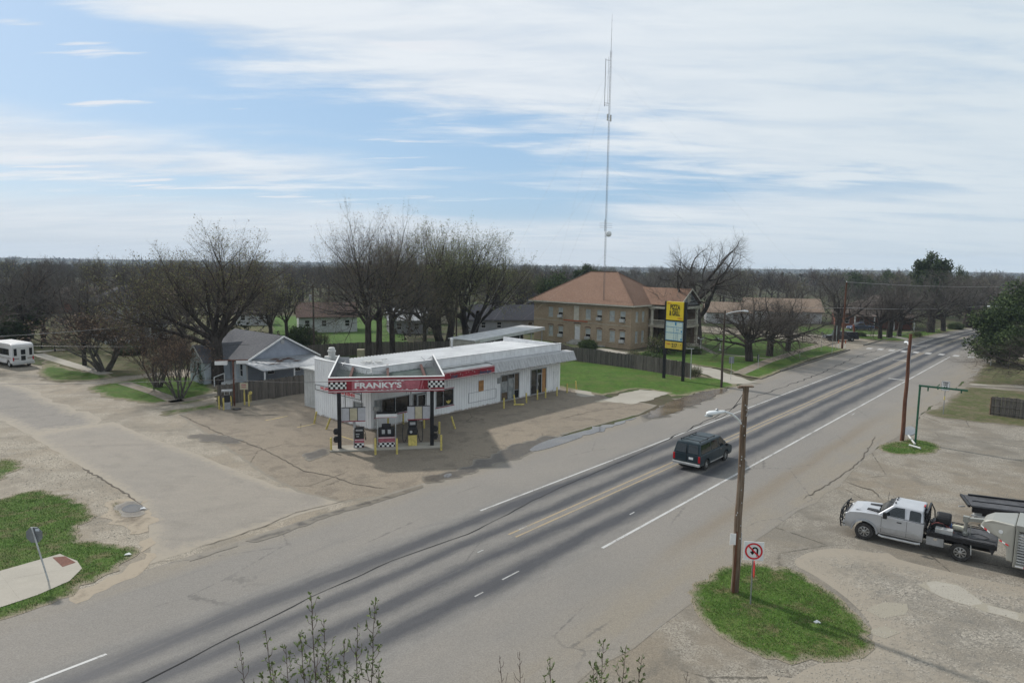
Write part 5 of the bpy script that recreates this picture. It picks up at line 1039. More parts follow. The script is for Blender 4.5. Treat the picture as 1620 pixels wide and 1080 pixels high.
def wheel(parent, x, y, r, w, side, rim='wheel_rim', spokes=8, rr=.62):
    Mx = Matrix.Translation((x, y, r)) @ Matrix.Rotation(-side*PI/2, 4, 'X')
    m = MB(); m.lathe([(r*rr*.9, -w/2), (r*.93, -w/2), (r, -w/2+.04), (r, w/2-.04), (r*.95, w/2-.01), (r*.86, w/2), (r*rr, w/2-.015), (r*rr*.98, w/2-.06)], n=28, M=Mx); t = m.build('wheel', 'tyre', parent)
    m = MB(); m.lathe([(r*rr*.97, w/2-.12), (r*rr*.97, w/2-.03), (r*rr*.88, w/2-.02), (r*rr*.84, w/2-.09), (.01, w/2-.10)], n=24, M=Mx); rm = m.build('rim', rim, t)
    m = MB()
    for k in range(spokes): a = 2*PI*k/spokes; m.add([(math.cos(a+s_)*q, math.sin(a+s_)*q, z) for q, z in ((.05, w/2-.03), (r*rr*.86, w/2-.05)) for s_ in ((-.3, .3) if q < .1 else (-.16, .16))]+[(math.cos(a+s_)*q, math.sin(a+s_)*q, z) for q, z in ((.05, w/2-.085), (r*rr*.86, w/2-.085)) for s_ in ((-.3, .3) if q < .1 else (-.16, .16))], [(0, 2, 3, 1), (0, 1, 5, 4), (2, 6, 7, 3), (0, 4, 6, 2), (1, 3, 7, 5)], 0, Mx)
    m.lathe([(.085, w/2-.09), (.085, w/2-.015), (.05, w/2)], n=12, M=Mx); m.build('spokes', rim, rm)
    m = MB(); m.lathe([(r*rr*.84, w/2-.095), (.01, w/2-.094)], n=20, M=Mx); m.build('spoke_gap_dark', 'dark_gap', rm)  # near-black disc, colours in the shade of the holes between the spokes
def shell(sections, cap=True):
    """skin a row of cross-sections (equal point counts) into one body"""
    m = MB(); k = len(sections[0]); vs = [p for s in sections for p in s]; fs = []
    for i in range(len(sections)-1):
        for j in range(k): fs.append((i*k+j, i*k+(j+1) % k, (i+1)*k+(j+1) % k, (i+1)*k+j))
    if cap: fs.append(tuple(range(k-1, -1, -1))); fs.append(tuple(range((len(sections)-1)*k, len(sections)*k)))
    return m.add(vs, fs)
def cabin(m, xb0, xb1, zb, wb, xt0, xt1, zt, wt, crown=.03):
    """tapered upper body: (xb*, wb) at the belt, (xt*, wt) at the roof"""
    vs = [(xb0, -wb, zb), (xb1, -wb*.93, zb), (xb1, wb*.93, zb), (xb0, wb, zb), (xt0, -wt, zt), (xt1, -wt*.95, zt), (xt1, wt*.95, zt), (xt0, wt, zt), (xt0+.03, 0, zt+crown), (xt1-.03, 0, zt+crown)]
    m.add(vs, [(0, 3, 2, 1), (0, 1, 5, 4), (2, 3, 7, 6), (1, 2, 6, 9, 5), (3, 0, 4, 8, 7), (4, 5, 9, 8), (8, 9, 6, 7)])
def side_pt(x, z, zb, wb, zt, wt, xb0, xb1, xt0, xt1, s, off=.006):
    k = (z-zb)/(zt-zb); f = max(0, min(1, (x-(xb0+(xt0-xb0)*k))/((xb1+(xt1-xb1)*k)-(xb0+(xt0-xb0)*k)))); w0 = wb*(1-.07*f); w1 = wt*(1-.05*f)
    return (x, s*(w0+(w1-w0)*k+off), z)
def side_window(parent, pts, cab, s, name='window', mat='car_glass', th=.008):
    P = [side_pt(x, z, *cab, s, .003) for x, z in pts]
    if s > 0: P = P[::-1]
    m = MB(); slab(m, P, th); return m.build(name, mat, parent)
# ---- silver pickup with a flat welding deck
TF = Fr((21.37, 30.96), 143.1); tk = thing('pickup_truck', 'dusty silver extended-cab pickup with a black grille guard and black flat work deck', 'pickup truck', TF.o, TF.a)
bot = [(4.86, .52), (4.52, .50)]+arc(4.0, .43, .53, 5, 175, 14)+[(3.44, .50), (1.52, .50)]
top = [(1.50, 1.36), (3.10, 1.38), (3.55, 1.40), (4.2, 1.36), (4.70, 1.27), (4.88, 1.12), (4.92, .80)]
m = MB(); m.ext(bot+top, -.99, .99); body = m.build('body', 'silver_paint', tk, bevel=.075, seg=4)
CB = (1.375, .98, 1.97, .80, 1.50, 3.50, 1.56, 2.82)
m = MB(); cabin(m, 1.50, 3.50, 1.372, .965, 1.56, 2.82, 1.97, .79); m.build('cab', 'silver_paint', body, bevel=.07, seg=4)
m = MB(); cabin(m, 3.30, 4.55, 1.36, .70, 3.5, 4.3, 1.42, .50, .02); m.build('hood_bulge', 'silver_paint', body, bevel=.03)
cab_ = (1.372, .965, 1.97, .79, 1.50, 3.50, 1.56, 2.82)
for s in (1, -1):
    side_window(body, [(3.20, 1.43), (2.86, 1.80), (2.72, 1.88), (2.34, 1.90), (2.30, 1.43)], cab_, s, 'side_window'); side_window(body, [(2.12, 1.42), (2.12, 1.84), (2.06, 1.88), (1.70, 1.87), (1.64, 1.80), (1.64, 1.42)], cab_, s, 'side_window')
m = MB(); slab(m, [(3.50, -.80, 1.43), (3.50, .80, 1.43), (2.90, .68, 1.93), (2.90, -.68, 1.93)], .012); m.build('windscreen', 'car_glass', body)
m = MB(); slab(m, [(1.50, .72, 1.45), (1.50, -.72, 1.45), (1.55, -.62, 1.88), (1.55, .62, 1.88)], .01); m.build('rear_window', 'car_glass', body)
for s in (1, -1):
    m = MB()
    for x in (3.28, 2.20, ): m.box(x-.006, x+.006, s*.99-.003, s*.99+.003, .58, 1.35)
    m.box(1.55, 3.3, s*.99-.003, s*.99+.004, .575, .585); m.build('door_seam', 'dark_gap', body)
    m = MB(); m.cbox((2.52, s*1.005, 1.22), (.2, .03, .045)); m.build('door_handle', 'dark_trim', body); m = MB(); m.box(1.56, 3.42, s*.993-.002, s*.993+.008, .78, .83); m.build('side_moulding', 'steel_box', body)
    m = MB(); m.bar((3.16, s*.98, 1.46), (3.12, s*1.14, 1.46), .06); m.box(3.02, 3.2, s*1.22-.09, s*1.22+.09, 1.36, 1.66); m.build('mirror', 'black_plastic', body, bevel=.03)
    a0 = arc(4.0, .43, .53, 0, 180, 14); a1 = arc(4.0, .43, .61, 0, 180, 14); m = MB()
    vs = [(x, s*.985, z) for x, z in a0]+[(x, s*.985, z) for x, z in a1]+[(x, s*1.045, z) for x, z in a0]+[(x, s*1.03, z) for x, z in a1]; k = 15; fs = []
    for i in range(14): fs += [(2*k+i, 2*k+i+1, 3*k+i+1, 3*k+i), (k+i, k+i+1, 3*k+i+1, 3*k+i), (i, i+1, 2*k+i+1, 2*k+i)]
    m.add(vs, fs); m.build('wheel_arch', 'grey_metal', body)
    m = MB(); m.tube([(3.35, s*1.03, .42), (3.2, s*1.08, .40), (1.75, s*1.08, .40), (1.6, s*1.03, .42)], .055, 8); m.build('step_bar', 'steel_box', tk)
    m = MB(); m.box(4.72, 4.9, s*.86-.09, s*.86+.1, .92, 1.16); m.build('headlight', 'lamp_clear', body, bevel=.02)
    m = MB(); m.add([(3.52, s*.35, 1.425), (3.98, s*.30, 1.42), (4.0, s*.52, 1.41), (3.45, s*.62, 1.42), (3.52, s*.35, 1.475), (3.98, s*.30, 1.455), (4.0, s*.52, 1.445), (3.45, s*.62, 1.47)], [(0, 3, 2, 1), (4, 5, 6, 7), (0, 1, 5, 4), (1, 2, 6, 5), (2, 3, 7, 6), (3, 0, 4, 7)]); m.build('hood_deflector', 'dark_trim', body)
m = MB(); m.box(4.86, 4.93, -.7, .7, .78, 1.16); m.build('grille', 'dark_trim', body); m = MB(); m.box(4.82, 5.0, -.98, .98, .46, .74); m.build('bumper', 'steel_box', tk, bevel=.04)
m = MB()
for y in (-.95, -.45, .45, .95): m.tube([(5.05, y, .42), (5.12, y, .8), (5.08, y, 1.22), (4.98, y, 1.36)], .032, 7)
for z in (.62, .86, 1.08, 1.26): m.tube([(4.9, -1.02, z), (5.1, -.9, z), (5.13, 0, z), (5.1, .9, z), (4.9, 1.02, z)], .024, 6)
m.build('grille_guard', 'black_paint', tk)
for y in (.45, -.1, -.45): m = MB(); m.cbox((2.78, y, 2.02), (.06, .14, .04)); m.build('roof_marker', 'black_plastic', body)
m = MB(); m.cbox((1.6, 0, 1.985), (.06, .3, .06)); m.build('brake_light', 'tail_red', body); m = MB(); m.tube([(3.3, -.85, 1.4), (3.25, -.86, 2.1)], .008, 5); m.build('aerial', 'black_plastic', body)
for x in (4.0, 0):
    for s in (1, -1): wheel(tk, x, s*.90, .42, .27, s)
m = MB(); m.box(-1.32, 1.38, -1.04, 1.04, .98, 1.06); dk = m.build('deck', 'deck_plate', tk); m = MB(); m.box(-1.30, 1.38, 1.0, 1.06, .90, 1.09); m.box(-1.30, 1.38, -1.06, -1.0, .90, 1.09); m.box(-1.36, -1.30, -1.06, 1.06, .88, 1.09)
for y in (1.07, -1.07): m.bar((-1.28, y, 1.13), (1.3, y, 1.13), .035)
m.build('side_rail', 'black_paint', dk)
m = MB(); m.add([(-1.33, -1.0, .97), (-1.33, 1.0, .97), (-1.2, 1.0, .6), (-1.2, -1.0, .6), (-1.05, -1.0, .9), (-1.05, 1.0, .9)], [(0, 1, 2, 3), (2, 1, 5), (0, 3, 4), (3, 2, 5, 4)]); m.build('tail_skirt', 'dark_trim', tk)
m = MB(); m.box(-1.2, 3.3, -.48, -.40, .55, .75); m.box(-1.2, 3.3, .40, .48, .55, .75); m.tube([(0, -.8, .42), (0, .8, .42)], .08, 8); m.build('chassis', 'dark_gap', tk)
for s in (1, -1): m = MB(); m.box(.66, 1.36, s*.78-.24, s*.78+.24, .48, .97); tb = m.build('tool_locker', 'grey_metal', tk, bevel=.015); m = MB(); m.cbox((1.0, s*1.025, .8), (.14, .02, .09)); m.build('latch', 'chrome', tb)
m = MB()                                       # headache rack
for y in (-.9, -.45, 0, .45, .9): m.bar((1.42, y, 1.06), (1.42, y, 1.92), .06)
for z in (1.2, 1.55, 1.92): m.bar((1.42, -.93, z), (1.42, .93, z), .07)
m.tube([(1.40, -.93, 1.9), (1.25, -.93, 1.6), (1.2, -.93, 1.07)], .03, 6); m.tube([(1.40, .93, 1.9), (1.25, .93, 1.6), (1.2, .93, 1.07)], .03, 6); m.build('headache_rack', 'black_paint', tk)
m = MB(); m.box(.35, 1.05, .55, .92, 1.065, 1.32); m.build('tool_chest', 'steel_box', tk, bevel=.02)
m = MB(); m.box(.75, 1.25, -.25, .45, 1.10, 1.45); wd = m.build('welder', 'dark_trim', tk, bevel=.04); m = MB(); m.lathe([(.01, -.30), (.26, -.3), (.30, -.22), (.30, .22), (.26, .3), (.01, .3)], n=18, M=Matrix.Translation((.78, .2, 1.62)) @ Matrix.Rotation(PI/2, 4, 'Y')); m.build('fuel_drum', 'black_plastic', wd)
m = MB(); r = random.Random(3)
for k in range(7):
    a = r.uniform(.3, .5); hose(m, [(.4+r.uniform(-.1, .2), .3+r.uniform(-.2, .2), 1.1), (.7, .1+r.uniform(-.3, .3), 1.2+r.uniform(0, .2)), (1.0, .4+r.uniform(-.2, .2), 1.45+r.uniform(-.1, .1)), (1.3, .5+r.uniform(-.3, .2), 1.3)], .018)
m.build('welding_lead', 'hose_red', wd)
m = MB(); m.lathe([(.13, 0), (.14, .03), (.14, .3), (.12, .33)], n=14, M=Matrix.Translation((.46, -.15, 1.2)) @ Matrix.Rotation(PI/2, 4, 'Y')); m.build('drum', 'blue_drum', tk); m = MB(); m.lathe([(.13, 0), (.14, .03), (.14, .5), (.12, .53), (.05, .58)], n=14, M=Matrix.Translation((-.12, -.12, 1.2)) @ Matrix.Rotation(PI/2, 4, 'Y')); m.build('drum', 'cream_drum', tk)
m = MB(); hose(m, [(.2, .3, 1.08), (-.3, .6, 1.08), (-.8, .5, 1.09), (-1.0, .1, 1.08), (-.6, -.2, 1.08), (-.2, .1, 1.08)], .014); m.build('cable', 'black_plastic', tk)
m = MB(); m.bar((-.38, 1.02, .95), (-.42, 1.0, .42), .035); m.build('mud_chain', 'galvanised', tk)
# ---- gooseneck livestock trailer, mostly outside the frame
w_ = TF.wor(-.1, .30); tr_ = thing('livestock_trailer', 'tan-grey slatted livestock trailer with a gooseneck over the pickup deck', 'trailer', (w_[0], w_[1], 0), TF.a-math.radians(3.0))
m = MB(); m.tube([(0, 0, 1.12), (0, 0, 1.95)], .075, 10); m.lathe([(.12, 0), (.13, .12), (.1, .2)], (0, 0, 1.07), 12); m.box(-.12, .12, -.1, .1, 1.72, 1.98); m.bar((-.2, .05, 1.08), (-.2, .05, 1.6), .04); m.build('coupler', 'trailer_tan', tr_)
m = MB(); m.bar((-.1, 0, 1.86), (-1.0, 0, 1.98), .2, .16); m.build('neck', 'trailer_tan', tr_)
X0 = -1.9; s0 = [( -.55, -.22, 1.80), (-.55, .22, 1.80), (-.55, .22, 2.05), (-.55, -.22, 2.05)]
m = MB(); A = [(-.55, 1.74), (-.72, 2.10), (-1.02, 2.26), (X0, 2.34), (X0, .62), (X0+.25, .62), (X0+.28, 1.18), (X0+.55, 1.52)]
def wid(x): return .38+(1.02-.38)*min(1, max(0, (-.55-x)/1.3))**.8
vs = [(x, -wid(x), z) for x, z in A]+[(x, wid(x), z) for x, z in A]; k = len(A)
m.add(vs, [tuple(range(k)), tuple(range(2*k-1, k-1, -1))]+[(i, k+i, k+(i+1) % k, (i+1) % k) for i in range(k)]); ns = m.build('nose', 'trailer_tan', tr_, bevel=.07, seg=3)
m = MB(); m.box(-9.0, X0-.01, -1.04, 1.04, .45, .62); m.box(-9.0, X0-.01, -1.04, 1.04, 2.1, 2.36); [m.box(x-.05, x+.05, s*1.02-.03, s*1.02+.03, .62, 2.1) for x in (X0-.07, X0-1.4, X0-2.8, X0-4.2, X0-5.6) for s in (1, -1)]; m.box(X0-.14, X0-.02, -1.03, 1.03, .63, 2.09); m.build('body', 'trailer_tan', tr_, bevel=.02)
m = MB(); [m.box(-9.0, X0-.13, s*1.02-.02, s*1.02+.02, z, z+.06) for z in [.66+.125*i for i in range(11)] for s in (1, -1)]; m.build('slats', 'galvanised', tr_)
m = MB()
for i in range(9): x = X0-.1-i*.8; m.box(x-.3, x, 1.052, 1.056, .50, .57)
m.build('reflector_tape', 'sign_white', tr_); m = MB()
for i in range(9): x = X0-.4-i*.8; m.box(x-.2, x, 1.052, 1.056, .50, .57)
m.build('reflector_tape', 'sign_red', tr_)
def tapeseg(p, q, hw, mat, off=.012):
    m = MB(); ya, yb = wid(p[0])+off, wid(q[0])+off; m.add([(p[0], ya, p[1]-hw), (q[0], yb, q[1]-hw), (q[0], yb, q[1]+hw), (p[0], ya, p[1]+hw), (p[0], ya-.01, p[1]-hw), (q[0], yb-.01, q[1]-hw), (q[0], yb-.01, q[1]+hw), (p[0], ya-.01, p[1]+hw)], [(3, 2, 1, 0), (4, 5, 6, 7), (0, 1, 5, 4), (2, 3, 7, 6), (1, 2, 6, 5), (3, 0, 4, 7)]); m.build('reflector_tape', mat, ns)
for a, b, mt in (((-.62, 1.83), (-.74, 1.77), 'sign_white'), ((-.74, 1.77), (-.86, 1.71), 'sign_red'), ((-.86, 1.71), (-.98, 1.65), 'sign_white'), ((-1.36, 1.46), (-1.46, 1.43), 'sign_red'), ((-1.46, 1.43), (-1.58, 1.39), 'sign_white'), ((-1.58, 1.39), (-1.70, 1.35), 'sign_red')): tapeseg(a, b, .03, mt)
m = MB(); m.lathe([(.085, 0), (.085, .006)], n=16, M=Matrix.Translation((-1.38, wid(-1.38)+.02, 1.86)) @ Matrix.Rotation(-PI/2, 4, 'X')); m.build('badge', 'sign_white', ns)
for x in (-5.6, -6.5):
    for s in (1, -1): wheel(tr_, x, s*.98, .38, .22, s)
# ---- black flatbed trailer behind
p0 = G(1524, 783, 1.0); p1 = G(1640, 797, 1.0); an = math.atan2(p1[1]-p0[1], p1[0]-p0[0]); ft = thing('flatbed_trailer', 'black flatbed gooseneck trailer with worn deck and a spare tyre behind the livestock trailer', 'trailer', (p0[0], p0[1], 0), an)
m = MB(); m.box(0, 9, -1.9, 0, .96, 1.05); m.build('deck', 'deck_plate', ft)
m = MB(); m.bar((.2, -.08, 1.08), (8.8, -.08, 1.08), .12); m.bar((.2, -1.05, 1.065), (3.4, -1.05, 1.065), .10, .05); m.box(0.02, 9, -2.02, -1.905, .72, 1.03); m.box(.6, 9, -1.5, -1.4, .35, .95); m.bar((-.1, -1.9, 1.0), (-.1, .05, 1.0), .12); m.build('frame', 'black_paint', ft)
m = MB(); m.box(.15, .5, -1.9, -1.6, .2, .94); m.bar((0, -1.95, .55), (1.8, -2.2, .5), .08); m.bar((-.15, -1.2, .75), (-.45, -1.35, .75), .06); m.build('jack', 'galvanised', ft)
m = MB(); m.lathe([(.2, 0), (.36, 0), (.40, .05), (.40, .17), (.36, .22), (.2, .22)], (3.3, -1.4, 1.06), 22); m.build('spare_tyre', 'tyre', ft)
# ---- teal van
bx_, by_ = G(1117, 743); an = RA; VF = Fr((bx_-.93*RN[0], by_-.93*RN[1]), 49.2); vn = thing('passenger_van', 'dark teal passenger van driving away along the highway', 'van', VF.o, VF.a)
bot = [(3.92, .42), (3.56, .36)]+arc(3.0, .36, .43, 5, 175, 12)+[(2.5, .34), (.5, .34)]+arc(0, .36, .43, 5, 175, 12)+[(-.95, .42)]
top = [(-1.03, .6), (-1.03, 1.12), (3.05, 1.15), (3.5, 1.10), (3.9, .95), (3.98, .7)]
m = MB(); m.ext(bot+top, -.975, .975); body = m.build('body', 'teal_paint', vn, bevel=.07, seg=4)
vc = (1.10, .955, 1.86, .80, -1.02, 3.25, -.84, 2.35)
m = MB(); cabin(m, -1.02, 3.25, 1.10, .955, -.84, 2.35, 1.86, .80, .04); m.build('upper_body', 'teal_paint', body, bevel=.07, seg=4)
for s in (1, -1):
    side_window(body, [(2.95, 1.2), (2.42, 1.72), (1.95, 1.74), (1.92, 1.2)], vc, s, 'side_window'); side_window(body, [(1.80, 1.2), (1.80, 1.74), (.75, 1.74), (.75, 1.2)], vc, s, 'side_window'); side_window(body, [(.65, 1.2), (.65, 1.74), (-.70, 1.74), (-.80, 1.2)], vc, s, 'side_window')
    m = MB(); m.bar((-.6, s*.66, 1.95), (1.7, s*.66, 1.96), .04); m.bar((-.5, s*.66, 1.87), (-.5, s*.66, 1.95), .04); m.bar((.6, s*.66, 1.88), (.6, s*.66, 1.95), .04); m.bar((1.6, s*.66, 1.88), (1.6, s*.66, 1.95), .04); m.build('roof_rail', 'black_plastic', body)
    m = MB(); m.box(-1.06, -.98, s*.89-.07, s*.89+.07, .66, 1.08); m.build('tail_light', 'tail_red', body, bevel=.015)
    m = MB(); [m.box(x-.006, x+.006, s*.975-.003, s*.975+.003, .42, 1.12) for x in (2.9, 1.86, .70)]; m.build('door_seam', 'dark_gap', body); m = MB(); m.box(2.7, 2.86, s*1.1-.09, s*1.1+.09, 1.12, 1.3); m.bar((2.75, s*.93, 1.18), (2.75, s*1.04, 1.18), .05); m.build('mirror', 'black_plastic', body, bevel=.02)
    m = MB(); m.cbox((2.05, s*.985, 1.05), (.16, .03, .04)); m.build('door_handle', 'chrome', body); m = MB(); m.box(.5, 2.5, s*.978-.004, s*.978+.006, .40, .46); m.build('sill_strip', 'steel_box', body)
    for x in (0, 3.0): wheel(vn, x, s*.86, .36, .22, s, rr=.58)
for s in (1, -1): m = MB(); slab(m, [(-1.012, s*.07, 1.2), (-1.012, s*.82, 1.2), (-.885, s*.70, 1.74), (-.885, s*.07, 1.74)] if s < 0 else [(-1.012, .82, 1.2), (-1.012, .07, 1.2), (-.885, .07, 1.74), (-.885, .70, 1.74)], .014 if s > 0 else -.014); m.build('rear_window', 'car_glass', body)
m = MB(); slab(m, [(3.24, -.84, 1.19), (3.24, .84, 1.19), (2.47, .68, 1.8), (2.47, -.68, 1.8)], .015); m.build('windscreen', 'car_glass', body)
m = MB(); m.box(-1.14, -.98, -.96, .96, .40, .56); m.build('bumper', 'steel_box', vn, bevel=.03); m = MB(); m.box(-1.045, -1.032, -.02+.0, .0+.02, .58, 1.7); m.build('door_seam', 'dark_gap', body)
m = MB(); m.box(-1.055, -1.035, -.47, -.17, .80, .95); m.build('number_plate', 'sign_white', body); m = MB(); m.box(-.7, 3.2, -.4, .4, .22, .34); m.build('underbody', 'dark_gap', vn)
m = MB(); m.bar((-.55, -.65, 1.985), (-.55, .65, 1.985), .035); m.bar((.75, -.65, 1.99), (.75, .65, 1.99), .035); m.build('roof_bar', 'black_plastic', body)
# ---- white minibus
BF = Fr((-59.0, 81.6), 148); bs = thing('minibus', 'white minibus parked at the far end of the side street, rear doors facing', 'bus', BF.o, BF.a)
bot = [(7.6, .45), (6.0, .45)]+arc(5.4, .42, .5, 5, 175, 10)+[(4.8, .45), (1.7, .45)]+arc(1.1, .42, .5, 5, 175, 10)+[(0, .5)]; top = [(0, 2.5), (.12, 2.78), (.5, 2.9), (5.6, 2.9), (6.1, 2.6), (6.5, 1.55), (7.7, 1.3)]
m = MB(); m.ext(bot+top, -1.2, 1.2); body = m.build('body', 'bus_white', bs, bevel=.14, seg=4)
for y, w_ in ((.82, .16), (-.82, .16)): m = MB(); m.box(-.03, -.002, y-w_, y+w_, 1.45, 2.3); m.build('rear_window', 'bus_glass', body, bevel=.01)
m = MB(); m.box(-.025, -.001, -.42, .42, .62, 2.4); dr = m.build('rear_door', 'bus_white', body); m = MB(); m.box(-.045, -.027, -.24, .24, 1.55, 2.15); m.build('pane', 'bus_glass', dr); m = MB(); m.box(-.045, -.027, -.24, .24, .85, 1.4); m.build('pane', 'bus_glass', dr)
for s in (1, -1):
    m = MB(); m.box(.7, 5.3, s*1.2-.01, s*1.2+.012, 1.5, 2.25); wn_ = m.build('side_window', 'bus_glass', body); m = MB(); [m.box(x-.02, x+.02, s*1.2-.014, s*1.2+.018, 1.5, 2.25) for x in (1.5, 2.3, 3.1, 3.9, 4.7)]; m.build('glazing_bar', 'dark_trim', wn_)
    m = MB(); m.box(.1, 6, s*1.2-.004, s*1.2+.006, 1.15, 1.2); m.box(.1, 6, s*1.2-.004, s*1.2+.006, 1.02, 1.05); m.build('stripe', 'brown_stain', body); m = MB(); m.box(-.03, 0, s*1.05-.07, s*1.05+.07, .85, 1.25); m.build('tail_light', 'tail_red', body)
    for x in (1.1, 5.4): wheel(bs, x, s*1.0, .42, .26, s, rim='lamp_clear')
m = MB(); m.box(-.14, -.001, -1.18, 1.18, .38, .58); m.build('bumper', 'dirty_white', bs); m = MB(); m.box(-.02, -.0015, -1.0, -.45, 1.05, 1.13); m.box(-.02, -.0015, .45, 1.0, 1.05, 1.13); m.build('stripe', 'brown_stain', body)
# ---- small far vehicles
def simple_car(label, x, y, ang, mat, kind='car', name='parked_car', L=4.6, bed=False):
    t = thing(name, label, kind, (x, y, 0), ang); h = .95 if not bed else 1.05; wb = L*.6; x0 = L*.2
    bot = [(L, .35), (x0+wb+.42, .3)]+arc(x0+wb, .34, .4, 5, 175, 8)+[(x0+wb-.45, .28), (x0+.45, .28)]+arc(x0, .34, .4, 5, 175, 8)+[(0, .4)]
    m = MB(); m.ext(bot+[(0, h-.05), (.15, h), (L*.72, h), (L-.1, h-.15), (L, h-.4)], -.9, .9); b = m.build('body', mat, t, bevel=.07, seg=3)
    c = (h-.01, .87, 1.5+(.25 if bed else 0), .7, (.15 if not bed else L*.38), L*.76, (.45 if not bed else L*.42), L*.60); m = MB(); cabin(m, c[4], c[5], c[0], c[1], c[6], c[7], c[2], c[3]); m.build('cab', mat, b, bevel=.06, seg=3)
    for s in (1, -1):
        xa = c[4]+.25; xb = c[5]-.25; zt = c[2]-.12; side_window(b, [(xb, h+.06), (xb-(c[5]-c[7])*.75, zt), (c[6]+.2, zt), (xa, h+.06)], c, s, 'side_window')
        for xx in (x0, x0+wb): wheel(t, xx, s*.8, .34, .2, s, rr=.6)
        m = MB(); m.box(-.02, .01, s*.75-.1, s*.75+.1, .7, .88); m.build('tail_light', 'tail_red', b); m = MB(); m.box(L-.03, L+.01, s*.7-.14, s*.7+.14, .55, .7); m.build('headlight', 'lamp_clear', b)
    m = MB(); slab(m, [(c[5]-.0, -.75, h+.06), (c[5]-.0, .75, h+.06), (c[7]+.08, .62, c[2]-.05), (c[7]+.08, -.62, c[2]-.05)], .02); m.build('windscreen', 'car_glass', b); m = MB(); slab(m, [(c[4], .74, h+.06), (c[4], -.74, h+.06), (c[6]-.05, -.6, c[2]-.08), (c[6]-.05, .6, c[2]-.08)], .02); m.build('rear_window', 'car_glass', b)
    if bed: m = MB(); m.box(.1, c[4]-.1, -.78, .78, h-.02, h+.006); m.build('load_bed', 'dark_gap', b)
    return t
x, y = G(1545, 520); simple_car('dark car seen from behind at the bend of the highway', x, y, math.atan2(*reversed(Vector(road(170, -20))-Vector(road(160, -20)))), 'dark_car')
x, y = G(1290, 538); t_ = simple_car('dark blue-black utility truck turned across the side road by the street corner', x+7.4, y-.5, math.radians(172), 'dark_car', 'pickup truck', 'utility_truck', 5.8, True)
m = MB(); m.box(.2, 2.0, -.9, .9, 1.06, 1.7); m.build('tool_body', 'dark_car', t_, bevel=.03); m = MB(); m.bar((.6, 0, 1.7), (.9, .2, 3.0), .28); m.build('boom', 'brick_red', t_)
x, y = G(1345, 522); simple_car('blue pickup parked in front of the bungalow with white porch columns', x+4.6, y, math.radians(188), 'blue_car', 'pickup truck', 'parked_pickup', 5.4, True)
x, y = G(1128, 509); simple_car('blue car half hidden behind the big bare tree right of the yellow sign', x, y, math.radians(10), 'blue_car')
x, y = G(744, 556); simple_car('dark parked car just showing over the store roof by the carport', x, y, math.radians(60), 'dark_car')
x, y = G(757, 549); simple_car('grey parked car deeper under the carport end', x-3.0, y+2, math.radians(60), 'grey_car')
# ================================================================= POLES, LAMPS, WIRES, SIGNS
def wood(name, c1, c2):
    n = N(name, .92, 0, .15); o = n.tc.outputs['Object']; col = n.mix(n.ramp(n.noise(n.mapping(o, (18, 18, .8)), 1, 5, .7), (.35, .65, 0, 1)), c1, c2); col = n.mix(n.ramp(n.noise(n.mapping(o, (2, 2, .35)), 1, 4, .7), (.45, .62, 0, .7)), col, sh(c1, .6)); n.color(col); n.bump(n.noise(n.mapping(o, (22, 22, .8)), 1, 4, .7), .8, .02)
wood('pole_wood', (.115, .078, .052), (.21, .165, .125)); wood('pole_red_wood', (.10, .045, .028), (.17, .085, .055)); wood('pole_dark_wood', (.055, .042, .035), (.10, .08, .065))
plain('lamp_white', (.66, .68, .68), .3, .05, 4); plain('green_paint', (.022, .10, .055), .5, .25, 4, grain=25); plain('wire_black', (.015, .015, .016), .5, .1, 3); plain('wire_pale', (.30, .29, .28), .6, .2, 3); plain('tower_steel', (.09, .085, .085), .5, .2, 4, metal=.3); plain('tower_red', (.30, .07, .05), .6, .2, 4); plain('sign_yellow', (.68, .50, .025), .4, .06, 3); plain('dial_yellow', (.58, .42, .06), .5, .1, 3); plain('menu_panel', (.50, .58, .53), .4, .08, 5); plain('menu_blue', (.05, .22, .38), .5, .2, 5); plain('guy_white', (.5, .55, .6), .5, .1, 3)
def pole(label, px, py, pytop, r0, r1, mat, lamp=None, cat='utility pole', name='utility_pole', lean=0, dirv=None, group=None):
    x, y = G(px, py); h = htop(x, y, pytop); t = thing(name, label, cat, (x, y, 0), 0, group); n_ = 8
    m = MB(); m.tube([(lean*i/n_+.015*math.sin(i*1.7), .012*math.cos(i*2.1), h*i/n_) for i in range(n_+1)], [r0+(r1-r0)*i/n_ for i in range(n_+1)], 14); m.build('pole', mat, t, smooth=False)
    if lamp:
        zl, L, rise, dx, dy = lamp; m = MB(); P = [(dx*L*k, dy*L*k, zl+rise*(1-(1-k)**2)) for k in (0, .15, .35, .6, .85, 1)]; m.tube(P, .045, 7); a = m.build('lamp_arm', 'lamp_white', t)
        M = Matrix.Translation((dx*(L+.05), dy*(L+.05), zl+rise)) @ Matrix.Rotation(math.atan2(dy, dx), 4, 'Z') @ Matrix.Rotation(.06, 4, 'Y')
        secs = []
        for u, w, hh in ((-.12, .06, .06), (0, .09, .08), (.18, .11, .10), (.34, .15, .13), (.54, .16, .14), (.68, .10, .09), (.72, .03, .03)): secs.append([tuple(M @ Vector((u, w*math.cos(q), hh*math.sin(q)*.62+(.02 if math.sin(q) > 0 else 0)))) for q in [2*PI*i/12 for i in range(12)]])
        hd = shell(secs).build('lamp_head', 'lamp_white', t, smooth=True)
        m = MB(); m.lathe([(.05, 0), (.055, .06), (.03, .09)], tuple(M @ Vector((.25, 0, .075))), 8); m.build('photocell', 'grey_metal', hd)
        m = MB(); m.lathe([(.15, -.02), (.17, 0), (.15, .02)], tuple(M @ Vector((.62, 0, -.085))), 12); m.build('lens', 'pale_glass', hd)
    return t, h
